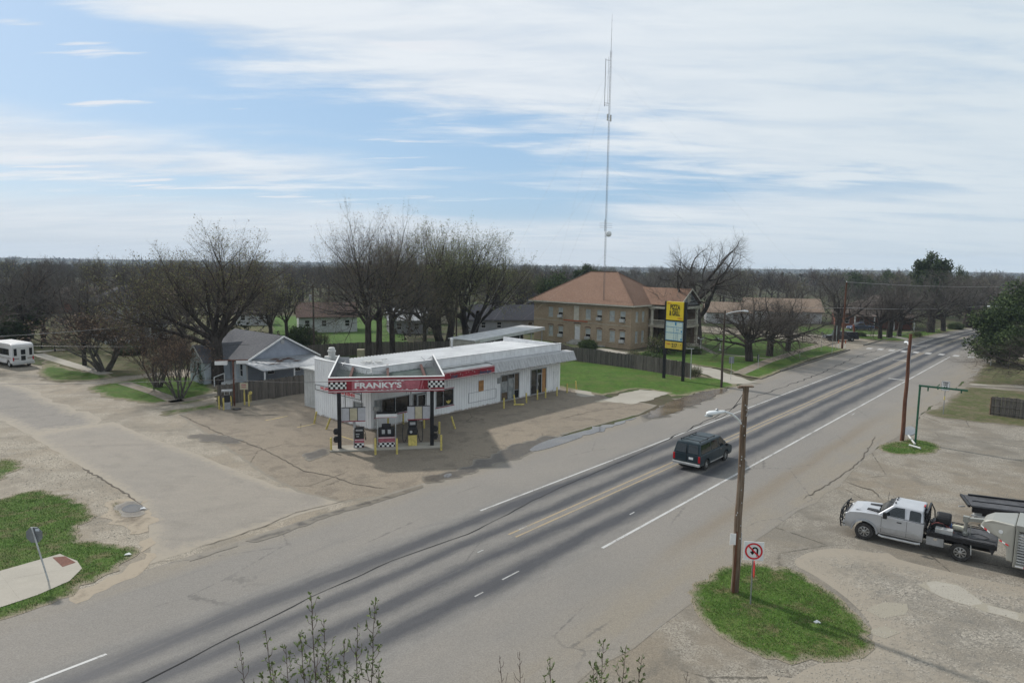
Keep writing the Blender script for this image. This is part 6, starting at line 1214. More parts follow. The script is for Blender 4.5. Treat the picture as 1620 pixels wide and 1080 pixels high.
# near pole: lamp points up the street, towards the store
np_, nh = pole('tall weathered wooden pole with a curved lamp arm standing in the near grass island', 1162, 938, 612, .165, .115, 'pole_wood', lamp=(7.0, .95, .65, -.96, -.28))
m = MB(); m.add([(-.06, -.17, .0), (-.16, -.16, 0), (-.12, -.14, 2.7), (-.05, -.16, 2.7)], [(0, 1, 2, 3), (3, 2, 1, 0)]); m.build('split_bark', 'pole_red_wood', np_)
m = MB(); m.box(-.22, .30, -.1, .12, nh, nh+.05); m.box(-.30, -.1, -.06, .1, nh-.05, nh+.02); m.build('rotten_top', 'pole_wood', np_)
m = MB(); r = random.Random(3)
for k in range(26): a = r.uniform(3.4, 6.0); z = r.uniform(2, nh-.3); rr = .17-.05*z/nh; m.cbox((rr*math.cos(a), rr*math.sin(a), z), (.03, .03, .05))
m.build('staple', 'galvanised', np_)
m = MB(); m.bar((.16, -.02, 1.2), (.14, -.02, 2.6), .04, .04); m.build('conduit', 'guy_white', np_)
m = MB(); m.box(-.36, -.12, -.17, -.15, 2.15, 2.62); m.build('notice', 'sign_white', np_)
p2, h2 = pole('reddish-brown wooden pole with a small lamp in the small grass island', 1427, 697, 528, .155, .11, 'pole_red_wood', lamp=(7.2, 1.0, .4, .35, .93))
m = MB(); m.bar((.13, 0, 1.6), (.12, 0, 8.0), .035); m.build('conduit', 'guy_white', p2)
p3_, h3 = pole('tall reddish utility pole at the street corner beside the crossing', 1332, 552, 446, .17, .12, 'pole_red_wood')
m = MB(); m.lathe([(.05, 0), (.07, .05), (.04, .15)], (0, 0, h3), 8); m.build('insulator', 'lamp_white', p3_)
p4_, h4 = pole('slim dark street lamp pole by the drive, right of the yellow sign', 1141, 613, 491, .14, .09, 'pole_dark_wood', lamp=(8.1, 2.2, .35, .95, .3), cat='street lamp', name='street_lamp')
p5_, h5 = pole('dark wooden pole behind the blue house roof', 497, 553, 450, .15, .11, 'pole_dark_wood')
m = MB(); m.lathe([(.2, 0), (.22, .05), (.22, .8), (.18, .86)], (-.35, -.1, h5-2.4), 12); m.build('transformer', 'grey_metal', p5_); m = MB(); m.bar((-1.2, 0, h5-.3), (.6, 0, h5-.3), .1); m.build('crossarm', 'pole_dark_wood', p5_)
p6_, h6 = pole('slim grey-brown pole rising behind the store from the tree clump', 722, 556, 470, .13, .10, 'pole_dark_wood')
p7_, h7 = pole('far street lamp leaning out over the road by the dark evergreen', 1592, 573, 490, .12, .08, 'pole_dark_wood', lamp=(7.6, 2.6, .5, -.97, .1), cat='street lamp', name='street_lamp')
p8_, h8 = pole('far dark pole among the trees at the bend of the highway', 1538, 517, 470, .15, .10, 'pole_dark_wood')
def wire(label, a, b, sag, r=.016, mat='wire_black', n_=20):
    P = []; a = Vector(a); b = Vector(b)
    for i in range(n_+1): t = i/n_; p = a.lerp(b, t); p.z -= sag*4*t*(1-t); P.append(tuple(p))
    o = MB().tube(P, r, 5).build('overhead_wire', mat, uv=False); tag(o, label, 'wire'); return o
N0 = Vector((np_.location.x, np_.location.y, 0)); P2 = Vector((p2.location.x, p2.location.y, 0)); P3 = Vector((p3_.location.x, p3_.location.y, 0))
wire('short slack wire curling from the top of the near wooden pole', N0+Vector((-.05, 0, nh-.2)), N0+Vector((-1.1, .2, nh-1.35)), .25, .012)
# the two pale wires of the far line, from the corner pole out to the right
wire('upper pale wire running from the corner pole to the far right trees', P3+Vector((0, 0, h3)), (135, 165, 10.2), .8, .03, 'wire_pale'); wire('lower pale wire running past the corner pole to the far right lamp', P3+Vector((0, 0, h3-4.2)), (112, 160, 5.0), .5, .035, 'wire_pale'); wire('thin wire from the corner pole towards the trees on the left', P3+Vector((0, 0, h3-4.2)), (38, 128, 8.2), .9, .025, 'wire_pale')
a = G(-60, 525, 7.0); b = G(222, 512, 7.0); wire('pale wire crossing above the white minibus', (*G(-200, 538, 6), 6), (*G(215, 515, 6), 6), .3, .025, 'wire_pale')
wire('long dark wire crossing low over the lawns left of the blue house', (*G(-160, 607, 4.0), 4.0), (*G(370, 600, 4.0), 4.0), .15, .02); wire('second dark wire running low behind the white minibus', (*G(-160, 540, 5.0), 5.0), (*G(395, 545, 4.5), 4.5), .35, .02)
wire('thin wire from the rusty sign pole to the canopy', (*G(371, 600, 4.2), 4.2), (*C.wor(-3.9, .2), 4.9), .12, .014)
# ---- signs
def post_sign(name, label, px, py, pyt, mat='pipe_steel', r=.03, lean=(0, 0), rz=0, cat='road sign'):
    x, y = G(px, py); h = htop(x, y, pyt); t = thing(name, label, cat, (x, y, 0), rz); m = MB(); m.tube([(0, 0, 0), (lean[0]*.5, lean[1]*.5, h*.5), (lean[0], lean[1], h)], r, 8); m.build('post', mat, t); return t, h
# no U-turn sign with an edge-on stop sign below it
t, h = post_sign('road_sign', 'white no U-turn sign above an edge-on red stop sign in the near grass island', 1187, 958, 858, rz=math.radians(-8), r=.028)
m = MB(); m.box(-.38, .38, -.055, -.035, h-.70, h+.06); b = m.build('sign_face', 'sign_white', t, bevel=.004)
zc = h-.32; m = MB()
def ring(m, cx, cz, r0, r1, y, n_=40, a0=0, a1=2*PI):
    vs = []; fs = []
    for i in range(n_+1): a = a0+(a1-a0)*i/n_; vs += [(cx+r0*math.cos(a), y, cz+r0*math.sin(a)), (cx+r1*math.cos(a), y, cz+r1*math.sin(a))]
    for i in range(n_): fs.append((2*i, 2*i+1, 2*i+3, 2*i+2))
    m.add([(x, yy-.003, z) for x, yy, z in vs]+vs, fs+[tuple(reversed([len(vs)+k for k in f])) for f in fs])
q = MB(); ring(q, .045, zc+.05, .06, .125, -.062, 16, 0, PI); q.box(.105, .17, -.065, -.0605, zc-.20, zc+.05); q.box(-.08, -.015, -.065, -.0605, zc-.03, zc+.05); q.add([(-.15, -.065, zc-.02), (.055, -.065, zc-.02), (-.05, -.065, zc-.16)], [(0, 2, 1), (0, 1, 2)]); q.build('arrow', 'sign_black', b)
ring(m, 0, zc, .27, .335, -.067); m.bar((-.20, -.0695, zc+.20), (.20, -.0695, zc-.20), .004, .06); m.build('prohibition_ring', 'sign_red', b)
s = MB(); s.add([(.05+.0, .34*math.cos(PI/8+k*PI/4), h-1.08+.34*math.sin(PI/8+k*PI/4)) for k in range(8)]+[(.075, .34*math.cos(PI/8+k*PI/4), h-1.08+.34*math.sin(PI/8+k*PI/4)) for k in range(8)], [tuple(range(8)), tuple(range(15, 7, -1))]+[(k, 8+k, 8+(k+1) % 8, (k+1) % 8) for k in range(8)]); sp_ = s.build('stop_sign', 'sign_red', t); sp_.rotation_euler = (0, 0, math.radians(-9))
text_mesh('STOP', .24, MPX(.079, 0, h-1.08), 'sign_white', parent=sp_, bold=.006, sx=.9); 
# back of an octagonal stop sign, left
t, h = post_sign('road_sign', 'grey back of an octagonal stop sign on a leaning pole in the left pavement', 77, 920, 836, 'galvanised', .032, lean=(-.62, .1))
s = MB(); zc = h-.33; k8 = [(.36*math.cos(PI/8+k*PI/4), .36*math.sin(PI/8+k*PI/4)) for k in range(8)]; s.add([(-.57+a, .14, zc+b) for a, b in k8]+[(-.57+a, .16, zc+b) for a, b in k8], [tuple(range(8)), tuple(range(15, 7, -1))]+[(k, 8+k, 8+(k+1) % 8, (k+1) % 8) for k in range(8)]); bk = s.build('sign_plate', 'sign_back', t)
m = MB(); m.cbox((-.42, .132, zc+.22), (.16, .012, .1)); m.build('sticker', 'guy_white', bk)
# speed limit
t, h = post_sign('road_sign', 'speed limit sign standing on the dry lawn behind the green gallows post', 1492, 655, 603, r=.035, rz=math.radians(-30))
m = MB(); m.box(-.34, .34, -.06, -.04, h-.86, h+.02); b = m.build('sign_face', 'sign_white', t); m = MB(); wind(m, -.32, .32, h-.84, h, -.058, .006, .02); m.build('border', 'sign_black', b)
text_mesh('SPEED', .16, MFY(0, -.064, h-.14), 'sign_black', parent=b, bold=.006); text_mesh('LIMIT', .16, MFY(0, -.064, h-.32), 'sign_black', parent=b, bold=.006); text_mesh('45', .40, MFY(0, -.064, h-.61), 'sign_black', parent=b, bold=.014)
m = MB(); m.tube([(0, 0, 1.35), (0, 0, 1.7)], .045, 8); m.build('yellow_band', 'yellow_post', t)
# green gallows post
x, y = G(1448, 701); h = htop(x, y, 609); t = thing('gallows_post', 'green steel gallows post with an empty sign arm in the small grass island', 'sign post', (x, y, 0), math.radians(-18)); m = MB(); m.tube([(0, 0, 0), (0, 0, h)], .075, 12); m.build('post', 'green_paint', t)
m = MB(); m.bar((-.08, 0, h-.04), (3.15, 0, h-.20), .13, .13); a = m.build('arm', 'green_paint', t)
for xx in (.55, 1.2, 2.75): m = MB(); m.bar((xx, 0, h-.12), (xx, 0, h-.42 if xx != 1.2 else h-.25), .08); m.build('hook', 'green_paint', a)
m = MB(); m.bar((1.15, 0, h-.03), (1.3, 0, h+.16), .05); m.build('stub', 'green_paint', a)
for p, q in (((1437, 693), (1447, 706)), ((1438, 708), (1456, 713))):
    a_, b_ = G(*p), G(*q); o = MB().tube([(a_[0], a_[1], .22), (b_[0], b_[1], .2)], .07, 8).build('pipe', 'dirty_white'); tag(o, 'pale broken pipe leaning in the small grass island' if p[0] == 1437 else 'short pale pipe lying at the foot of the green gallows post', 'pipe')
# small signs and posts along the park strip
for (px, py, pt), lab, w_, h_, mt, rz in (((1156, 601, 564), 'blank grey rectangular back of a road sign on a thin pole beside the drive', .62, .80, 'sign_back', .1), ((1199, 585, 561), 'narrow dark back of a small sign beside the park walk', .35, .75, 'dark_trim', .5), ((1265, 567, 555), 'short dark marker post in the verge of the park strip', .18, .22, 'dark_trim', 0),
                                          ((1299, 556, 525), 'slim grey sign post near the utility truck', .25, .3, 'galvanised', .4), ((1316, 560, 522), 'thin dark sign pole with a green back by the corner pole', .8, .85, 'green_shutter', 1.0), ((1322, 553, 515), 'tall pale green sign board post by the corner pole', .3, 1.6, 'menu_panel', .9)):
    t, h = post_sign('road_sign', lab, px, py, pt, 'galvanised', .03, rz=rz); m = MB(); m.box(-w_/2, w_/2, .035, .055, h-h_, h); m.build('sign_plate', mt, t)
for px, py, lab in ((1326, 552, 'white and orange marker post just left of the corner pole'), (1337, 552, 'white and orange marker post just right of the corner pole')):
    t, h = post_sign('marker_post', lab, px, py, py-14, 'sign_white', .05, cat='marker post'); m = MB(); m.tube([(0, 0, h*.62), (0, 0, h)], .065, 8); m.build('band', 'orange_strip', t)
# white park lamps
for px, py, pt, lab in ((1108, 558, 535, 'white twin-globe park lamp on the lawn in front of the big bare tree'), (1139, 555, 536, 'small pale park lamp further back on the lawn')):
    t, h = post_sign('park_lamp', lab, px, py, pt, 'white_paint', .05, cat='lamp'); m = MB(); m.lathe([(.2, 0), (.18, .1), (.07, .4)], n=10); m.build('base', 'white_paint', t); m = MB(); m.bar((-.4, 0, h-.1), (.4, 0, h-.1), .06); [m.lathe([(.03, 0), (.14, .06), (.15, .16), (.06, .24)], (s*.38, 0, h-.08), 10) for s in (-1, 1)]; m.build('lamp_head', 'lamp_white', t)
for px, py, pt, lab in ((87, 556, 529, 'black garden lamp post beside the path right of the minibus'), (66, 551, 529, 'black garden lamp post just behind the minibus')):
    t, h = post_sign('garden_lamp', lab, px, py, pt, 'black_paint', .05, cat='lamp'); m = MB(); m.lathe([(.14, 0), (.14, .1), (.06, .5)], n=10); m.build('base', 'black_paint', t); m = MB(); m.lathe([(.06, 0), (.13, .05), (.16, .3), (.05, .42)], (0, 0, h), 10); m.bar((-.25, 0, h-.1), (.25, 0, h-.1), .04); m.build('lamp_head', 'black_plastic', t)
x, y = G(1092, 600); t = thing('fence_post', 'grey steel pipe post at the right end of the grey board fence', 'post', (x, y, 0)); h = htop(x, y, 552); MB().tube([(0, 0, 0), (0, 0, h)], .05, 8).build('pole', 'galvanised', t); m = MB(); m.bar((-1.6, .3, h), (.3, 0, h+.05), .08); m.build('arm', 'galvanised', t)
t, h = post_sign('mailbox', 'small pale mailbox post at the corner of the drive by the evergreen', 1567, 578, 567, 'galvanised', .05, cat='marker post'); t, h = post_sign('marker_post', 'thin dark stake on the dry lawn right of the evergreen', 1595, 583, 571, 'dark_trim', .05, cat='marker post')
# ---- PIZZA sign
xa, ya = G(1050, 598); xb, yb = G(1080, 603); cx, cy = (xa+xb)/2, (ya+yb)/2; Lp = math.hypot(xb-xa, yb-ya); an = math.atan2(yb-ya, xb-xa); zt = htop(xb, yb, 478)
t = thing('pole_sign', 'tall two-post roadside sign reading PIZZA & GRILL in black on yellow', 'sign', (cx, cy, 0), an); hw = Lp/2
for s_ in (-1, 1): m = MB(); m.box(s_*hw-.14, s_*hw+.14, -.13, .13, 0, zt); m.build('post', 'black_paint', t)
W2 = hw-.16
def panel(z0, z1, mat, name='sign_box'): m = MB(); m.box(-W2, W2, -.22, .22, z0, z1); return m.build(name, mat, t, bevel=.015)
b = panel(zt-2.15, zt-.02, 'sign_yellow'); k = W2*2
M = lambda x, z: MFY(x, -.228, z)
text_mesh('PIZZA', .82, M(.03, zt-.68), 'sign_black', parent=b, bold=.022, sx=.62); text_mesh('& GRILL', .82, M(.0, zt-1.36), 'sign_black', parent=b, bold=.022, sx=.52); text_mesh('NEW', .20, M(-W2+.38, zt-.22), 'sign_red', parent=b, sx=1.1); text_mesh('FRESH', .20, M(W2-.45, zt-1.92), 'sign_red', parent=b, sx=1.1)
b = panel(zt-4.55, zt-2.32, 'menu_panel', 'menu_box'); q = MB()
for z in (2.36, 2.95, 3.62, 4.5): q.box(-W2+.02, W2-.02, -.228, -.221, zt-z-.03, zt-z+.03)
for x, z0, z1 in ((-.05, 3.0, 3.6), (.32, 3.0, 3.6), (.55, 3.05, 3.6), (.0, 3.66, 4.5), (.3, 3.66, 4.5), (.5, 3.66, 4.5), (-W2+.06, 2.4, 4.5), (W2-.06, 2.4, 4.5)): q.box(x-.018, x+.018, -.2275, -.221, zt-z1, zt-z0)
q.box(.1, .32, -.229, -.2285, zt-2.75, zt-2.4); q.box(.3, .7, -.2276, -.221, zt-3.27, zt-3.23); q.box(W2-.25, W2-.08, -.229, -.2285, zt-3.5, zt-3.3); q.box(W2-.25, W2-.08, -.229, -.2285, zt-4.42, zt-4.2); q.build('grid', 'menu_blue', b)
b = panel(zt-5.50, zt-4.68, 'dial_yellow', 'price_box'); text_mesh('Unleaded', .17, M(-W2+.42, zt-4.95), 'sign_red', parent=b, sx=.85, bold=.004); text_mesh('217', .62, M(.12, zt-5.1), 'sign_black', parent=b, bold=.012, sx=.8); text_mesh('9', .22, M(W2-.2, zt-4.98), 'sign_black', parent=b, bold=.006)
m = MB(); m.box(-W2-.01, W2+.01, -.12, .12, zt-2.31, zt-2.16); m.box(-W2-.01, W2+.01, -.12, .12, zt-4.67, zt-4.56); m.box(-W2-.01, W2+.01, -.12, .12, zt-5.65, zt-5.51); m.build('crossbar', 'black_paint', t)
# ---- guyed radio mast
x, y = G(953, 548); H_ = htop(x, y, 80); HT2 = htop(x, y, 22); t = thing('radio_mast', 'very tall thin lattice radio mast rising in front of the brick building', 'radio mast', (x, y, 0), .3)
m = MB(); R_ = .14; cs = [(R_*math.cos(a), R_*math.sin(a)) for a in (0, 2.094, 4.189)]
for a, b in cs: m.tube([(a, b, 0), (a, b, H_)], .016, 5)
z = 0; k = 0
while z < H_-.5:
    for i in range(3): p, q = cs[i], cs[(i+1) % 3]; m.bar((p[0], p[1], z), (q[0], q[1], z+.5), .012); 
    z += .5
m.build('lattice', 'tower_steel', t)
m = MB(); m.tube([(0, 0, H_-1), (0, 0, HT2)], [.035, .012], 6); [m.bar((0, 0, zz), (.12, 0, zz+.02), .03) for zz in (HT2-1, HT2-2.4, HT2-3.8)]; m.build('whip', 'tower_steel', t)
zz0, zz1 = htop(x, y, 165), htop(x, y, 96); m = MB(); m.tube([(-.85, 0, zz0-.4), (-.85, 0, zz1+.2)], .04, 6); m.bar((-.9, 0, zz0+.1), (-.1, 0, zz0+.1), .05); m.bar((-.9, 0, zz0-.2), (-.1, 0, zz0-.2), .05); m.bar((-.85, 0, zz1), (-.1, 0, zz1), .04); m.tube([(-.35, 0, zz0), (-.35, 0, zz1+.5)], .02, 5); m.build('dipole', 'tower_steel', t)
for py in (186, ): zz = htop(x, y, py); m = MB(); m.cbox((-.28, 0, zz), (.18, .2, 1.0)); m.cbox((.28, 0, zz-.1), (.18, .2, 1.0)); m.build('panel_antenna', 'dirty_white', t, bevel=.02)
zz = htop(x, y, 357); m = MB(); [m.bar((-1.1, 0, zz+a), (1.1, 0, zz+a+.02), .03) for a in (-.3, 0, .35)]; m.bar((-.2, 0, zz-.9), (-.2, 0, zz+1.0), .05); m.build('yagi', 'tower_steel', t)
zz = htop(x, y, 370); m = MB(); m.lathe([(.45, 0), (.43, .05), (.35, .13), (.2, .2), (.02, .24)], n=18, M=Matrix.Translation((.42, -.35, zz)) @ Matrix.Rotation(PI/2, 4, 'X')); m.lathe([(.45, 0), (.45, -.25)], n=18, M=Matrix.Translation((.42, -.35, zz)) @ Matrix.Rotation(PI/2, 4, 'X')); m.build('dish', 'lamp_white', t)
for a, (gx, gy) in enumerate(((34, -22), (-30, -24), (4, 40))):
    m = MB()
    for hz2 in (H_*.32, H_*.62, H_*.95): m.tube([(0, 0, hz2), (gx, gy, .3)], .006, 4, cap=False)
    m.build('guy_wire', 'wire_pale', t)
m = MB(); m.box(-.6, .6, -.6, .6, 0, .2); m.build('foot', 'concrete_block', t)
# little things on the ground
for px, py, lab, w_, d_, h_, mt, rz in ((300, 690, None, 0, 0, 0, None, 0), (858, 523, 'pale square board leaning by the brick building steps', 1.6, 1.1, .9, 'cream_paint', .6), (571, 566, 'small square tan box standing in the grass by the dark fence', 1.0, .8, 1.2, 'beige_panel', .2)):
    if mt is None: continue
    x, y = G(px, py); o = MB().box(-w_/2, w_/2, -d_/2, d_/2, 0, h_); o = o.build('garden_box', mt, bevel=.02); o.location = (x, y, 0); o.rotation_euler = (0, 0, rz); tag(o, lab, 'box')
r = random.Random(12)
for px, py, lab in ((1293, 987, 'small white scrap of paper on the near grass island'), (226, 806, 'white plastic scrap at the rim of the left pothole'), (202, 879, 'small white scrap on the left verge')):
    x, y = G(px, py); P = [(r.uniform(-.12, .12), r.uniform(-.08, .08), .03+r.uniform(0, .05)) for _ in range(2)]; o = MB().add([(-.14, -.05, .02), (.10, -.08, .06), (.16, .05, .02), (.02, .10, .09), (-.12, .07, .04), (0, 0, .10)], [(0, 1, 5), (1, 2, 5), (2, 3, 5), (3, 4, 5), (4, 0, 5)]).build('litter', 'sign_white'); o.location = (x, y, .04); tag(o, lab, 'litter')
# ================================================================= TREES
n = N('bark', .95, 0, .1); o = n.tc.outputs['Object']; n.color(n.mix(n.ramp(n.noise(n.mapping(o, (5, 5, 1.2)), 1, 5, .7), (.35, .65, 0, 1)), (.028, .023, .020), (.070, .060, .052)))
n = N('pale_bark', .95, 0, .1); o = n.tc.outputs['Object']; n.color(n.mix(n.ramp(n.noise(n.mapping(o, (5, 5, 1.2)), 1, 5, .7), (.35, .65, 0, 1)), (.065, .058, .050), (.14, .128, .112)))
for nm, c in (('twig_brown', (.082, .069, .057)), ('twig_grey', (.108, .098, .086)), ('twig_red', (.074, .052, .042)), ('bud_olive', (.21, .205, .085)), ('bud_brown', (.17, .115, .075)), ('bud_green', (.20, .225, .09)), ('leaf_dark', (.026, .044, .016)), ('leaf_mid', (.060, .088, .026)), ('leaf_fresh', (.14, .175, .06)), ('leaf_under', (.22, .25, .14)), ('stem_red', (.085, .055, .045)), ('woods_far', (.065, .056, .046)), ('woods_green', (.052, .058, .034))): plain(nm, c, .85, .22, .8)
def unit(v): return v/max(np.linalg.norm(v), 1e-9)
class Tree:
    def __init__(q, seed): q.r = np.random.default_rng(seed); q.V = [[], []]; q.Fc = [[], []]; q.M = [[], []]; q.tips = []
    def tube(q, part, P, R, n, mi):
        V = q.V[part]; F_ = q.Fc[part]; o = len(V); m = len(P); ref = np.array([1., 0, 0]) if abs(unit(P[-1]-P[0])[0]) < .9 else np.array([0, 1., 0])
        for i in range(m):
            d = unit(P[min(i+1, m-1)]-P[max(i-1, 0)]); s = unit(ref-d*ref.dot(d)); ref = s; t = np.cross(d, s)
            for k in range(n): a = 2*PI*k/n; V.append(tuple(P[i]+(s*math.cos(a)+t*math.sin(a))*R[i]))
        for i in range(m-1):
            for k in range(n): k2 = (k+1) % n; F_.append((o+i*n+k, o+i*n+k2, o+(i+1)*n+k2, o+(i+1)*n+k)); q.M[part].append(mi)
    def leaf(q, p, s, mi, up=None):
        r = q.r; a = unit(r.normal(size=3)); b = unit(np.cross(a, r.normal(size=3))); V = q.V[1]; o = len(V); w = s*.5
        V += [tuple(p-b*w*.4), tuple(p+a*s*.5-b*w*.1), tuple(p+a*s), tuple(p+a*s*.5+b*w)]; q.Fc[1].append((o, o+1, o+2, o+3)); q.M[1].append(mi)
    def grow(q, p, d, L, R, lv, sp):
        r = q.r; c = sp['lv'][lv]; R = min(R, sp.get('cap', (9, 9, .085, .034, .015, .0085))[lv]); m = c.get('seg', 4); P = [p]; Rs = [R]; dd = d.copy(); st = L/m; end = c.get('end', .45)
        for i in range(m):
            dd = unit(dd+r.normal(size=3)*c.get('wob', .12)+np.array([0, 0, c.get('up', .05)])); P.append(P[-1]+dd*st); Rs.append(R*(1-(1-end)*(i+1)/m))
        part = 0 if lv < sp.get('trunk_lv', 2) else 1; q.tube(part, P, Rs, c.get('n', 3), 0 if lv < 3 else 1)
        if lv+1 < len(sp['lv']):
            k = c['kids']; k = int(k*r.uniform(.8, 1.25)+.5); a0 = r.uniform(0, 2*PI)
            for j in range(k):
                t = c.get('t0', .3)+(1-c.get('t0', .3))*((j+r.uniform(.1, .9))/k); t = min(t, .999); x = t*m; i = int(x); f = x-i
                pp = P[i]*(1-f)+P[i+1]*f; ax = unit(P[i+1]-P[i]); s = unit(np.cross(ax, [.3, .2, 1.]) if abs(ax[2]) < .95 else np.cross(ax, [1., 0, 0])); u = np.cross(ax, s)
                a = a0+j*2.4+r.uniform(-.5, .5); th = math.radians((c['angs'][j % len(c['angs'])] if 'angs' in c else c.get('ang', 42))+r.uniform(-9, 9)); nd = unit(ax*math.cos(th)+(s*math.cos(a)+u*math.sin(a))*math.sin(th)); rr = (Rs[i]*(1-f)+Rs[i+1]*f)
                q.grow(pp, nd, L*c.get('ratio', .62)*r.uniform(.75, 1.2)*(1-.35*(t-.3)), min(rr*.72, rr)*c.get('rr', .8), lv+1, sp)
            if c.get('lead', True): q.grow(P[-1], unit(P[-1]-P[-2]), L*c.get('ratio', .62)*.78, Rs[-1]*.9, lv+1, sp)
        else:
            q.tips.append(P[-1])
            for t in range(sp.get('leaves', 0)):
                if r.random() < sp.get('leafp', 1): i = r.integers(0, m); q.leaf(P[i]+(P[i+1]-P[i])*r.random()+r.normal(size=3)*sp.get('lspread', .05), sp.get('lsize', .07)*r.uniform(.6, 1.4), sp.get('lm', [2])[r.integers(0, len(sp.get('lm', [2])))])
    def meshes(q, name, mats, H=None):
        A = np.array(q.V[0]+q.V[1]); zmax = np.percentile(A[:, 2], 99.9 if name in ('evergreen', 'pine', 'bush', 'thin_bush') else 99.8); out = []
        for k, nm in ((0, 'trunk'), (1, 'crown')):
            me = bpy.data.meshes.new(nm); me.from_pydata(q.V[k], [], q.Fc[k])
            for m in mats: me.materials.append(MATS[m])
            me.polygons.foreach_set('material_index', q.M[k]); me.update(); out.append(me)
        w = np.percentile(np.hypot(A[:, 0], A[:, 1]), 91)
        return {'m': out, 'H': float(zmax), 'W': float(w)*2}
def lvs(trunkL, trunkR, *cs): return dict(L=trunkL, R=trunkR, lv=list(cs))
SP = {}
def proto(key, seed, sp, mats, lean=(0, 0, 1)):
    t = Tree(seed)
    for (ox, oy, dx, dy, k) in sp.get('stems', [(0, 0, 0, 0, 1)]): t.grow(np.array([ox, oy, -.1]), unit(np.array([lean[0]+dx, lean[1]+dy, 1.])), sp['L']*k, sp['R']*k, 0, sp)
    if 'post' in sp: sp['post'](t)
    SP[key] = t.meshes(key, mats); SP[key]['mats'] = mats
V0 = dict(seg=4, wob=.06, up=.03, end=.8, kids=8, t0=.72, angs=[54, 30, 62, 22, 48, 36, 58, 14], ratio=1.75, rr=.72, n=10, lead=False)
sp = dict(lvs(3.2, .42, V0, dict(seg=6, wob=.11, up=.035, end=.3, kids=6, t0=.30, ang=36, ratio=.62, n=8, rr=.75), dict(seg=5, wob=.12, up=.045, end=.35, kids=6, t0=.2, ang=42, ratio=.60, n=5), dict(seg=4, wob=.14, up=.05, end=.4, kids=5, t0=.15, ang=42, ratio=.60, n=3), dict(seg=3, wob=.15, up=.06, end=.5, kids=4, t0=.15, ang=42, ratio=.62, n=3), dict(seg=1, wob=.1, up=.1, end=.6, n=3)), leaves=1, leafp=.8, lsize=.085, lspread=.05, lm=[2, 2, 3], trunk_lv=2)
proto('vase', 11, sp, ['bark', 'twig_brown', 'bud_olive', 'bud_brown'])
sp2 = dict(sp); sp2['lv'] = [dict(V0, kids=7, ratio=1.6, angs=[52, 22, 60, 36, 44, 12, 56]), dict(sp['lv'][1], kids=7, t0=.2, ang=42), dict(sp['lv'][2], kids=5), *sp['lv'][3:]]; sp2['L'] = 3.9; sp2['leafp'] = .5; sp2['R'] = .33; sp2['lm'] = [2, 3, 3]
proto('tall', 5, sp2, ['bark', 'twig_grey', 'bud_olive', 'bud_brown'])
sp3 = dict(sp); sp3['lv'] = [dict(V0, kids=5, ratio=1.9, angs=[44, 24, 54, 34, 14], t0=.5), *sp['lv'][1:]]; sp3['leafp'] = .9; sp3['stems'] = [(0, 0, -.35, .0, 1), (.5, .2, .3, .1, .95), (-.2, .4, .02, .3, .9)]; sp3['lv'][1] = dict(sp['lv'][1], kids=5); sp3['L'] = 2.6; sp3['R'] = .34; sp3['lm'] = [2, 2, 3]
proto('clump', 8, sp3, ['bark', 'twig_brown', 'bud_green', 'bud_olive'])
sp4 = dict(lvs(3.6, .5, dict(V0, kids=7, angs=[50, 28, 64, 16, 42, 58, 34], ratio=1.5, t0=.55), dict(seg=7, wob=.14, up=.03, end=.3, kids=6, t0=.25, ang=48, ratio=.55, n=8, rr=.72), dict(seg=5, wob=.2, up=.03, end=.35, kids=5, t0=.2, ang=48, ratio=.6, n=5), dict(seg=4, wob=.2, up=.03, end=.4, kids=5, t0=.2, ang=46, ratio=.6, n=3), dict(seg=3, wob=.2, up=.04, end=.5, kids=4, t0=.2, ang=44, ratio=.62, n=3), dict(seg=1, wob=.1, up=.05, end=.6, n=3)), leaves=0, trunk_lv=2)
proto('oak', 23, sp4, ['bark', 'twig_grey'])
sp5 = dict(sp4); sp5['L'] = 2.2; sp5['R'] = .27; sp5['lv'] = [dict(V0, kids=8, angs=[62, 40, 72, 50, 66, 24, 58, 10], ratio=1.75, t0=.6), dict(sp4['lv'][1], kids=7, up=.02), *sp4['lv'][2:]]
proto('spread', 31, sp5, ['bark', 'twig_brown'])
sp6 = dict(lvs(1.7, .062, dict(seg=5, wob=.08, up=.04, end=.6, kids=3, t0=.5, ang=28, ratio=.85, n=7), dict(seg=4, wob=.12, up=.05, end=.45, kids=4, t0=.2, ang=32, ratio=.7, n=5), dict(seg=3, wob=.12, up=.04, end=.45, kids=5, t0=.2, ang=36, ratio=.66, n=3), dict(seg=3, wob=.12, up=.03, end=.5, kids=5, t0=.15, ang=38, ratio=.66, n=3), dict(seg=2, wob=.1, up=.03, end=.5, n=3)), stems=[(.12*math.cos(a), .12*math.sin(a), .42*math.cos(a), .42*math.sin(a), 1) for a in (0, .9, 1.9, 2.8, 3.7, 4.6, 5.5)], leaves=1, leafp=.3, lsize=.09, lm=[2], trunk_lv=1)
proto('crape', 41, sp6, ['pale_bark', 'twig_red', 'bud_brown'])
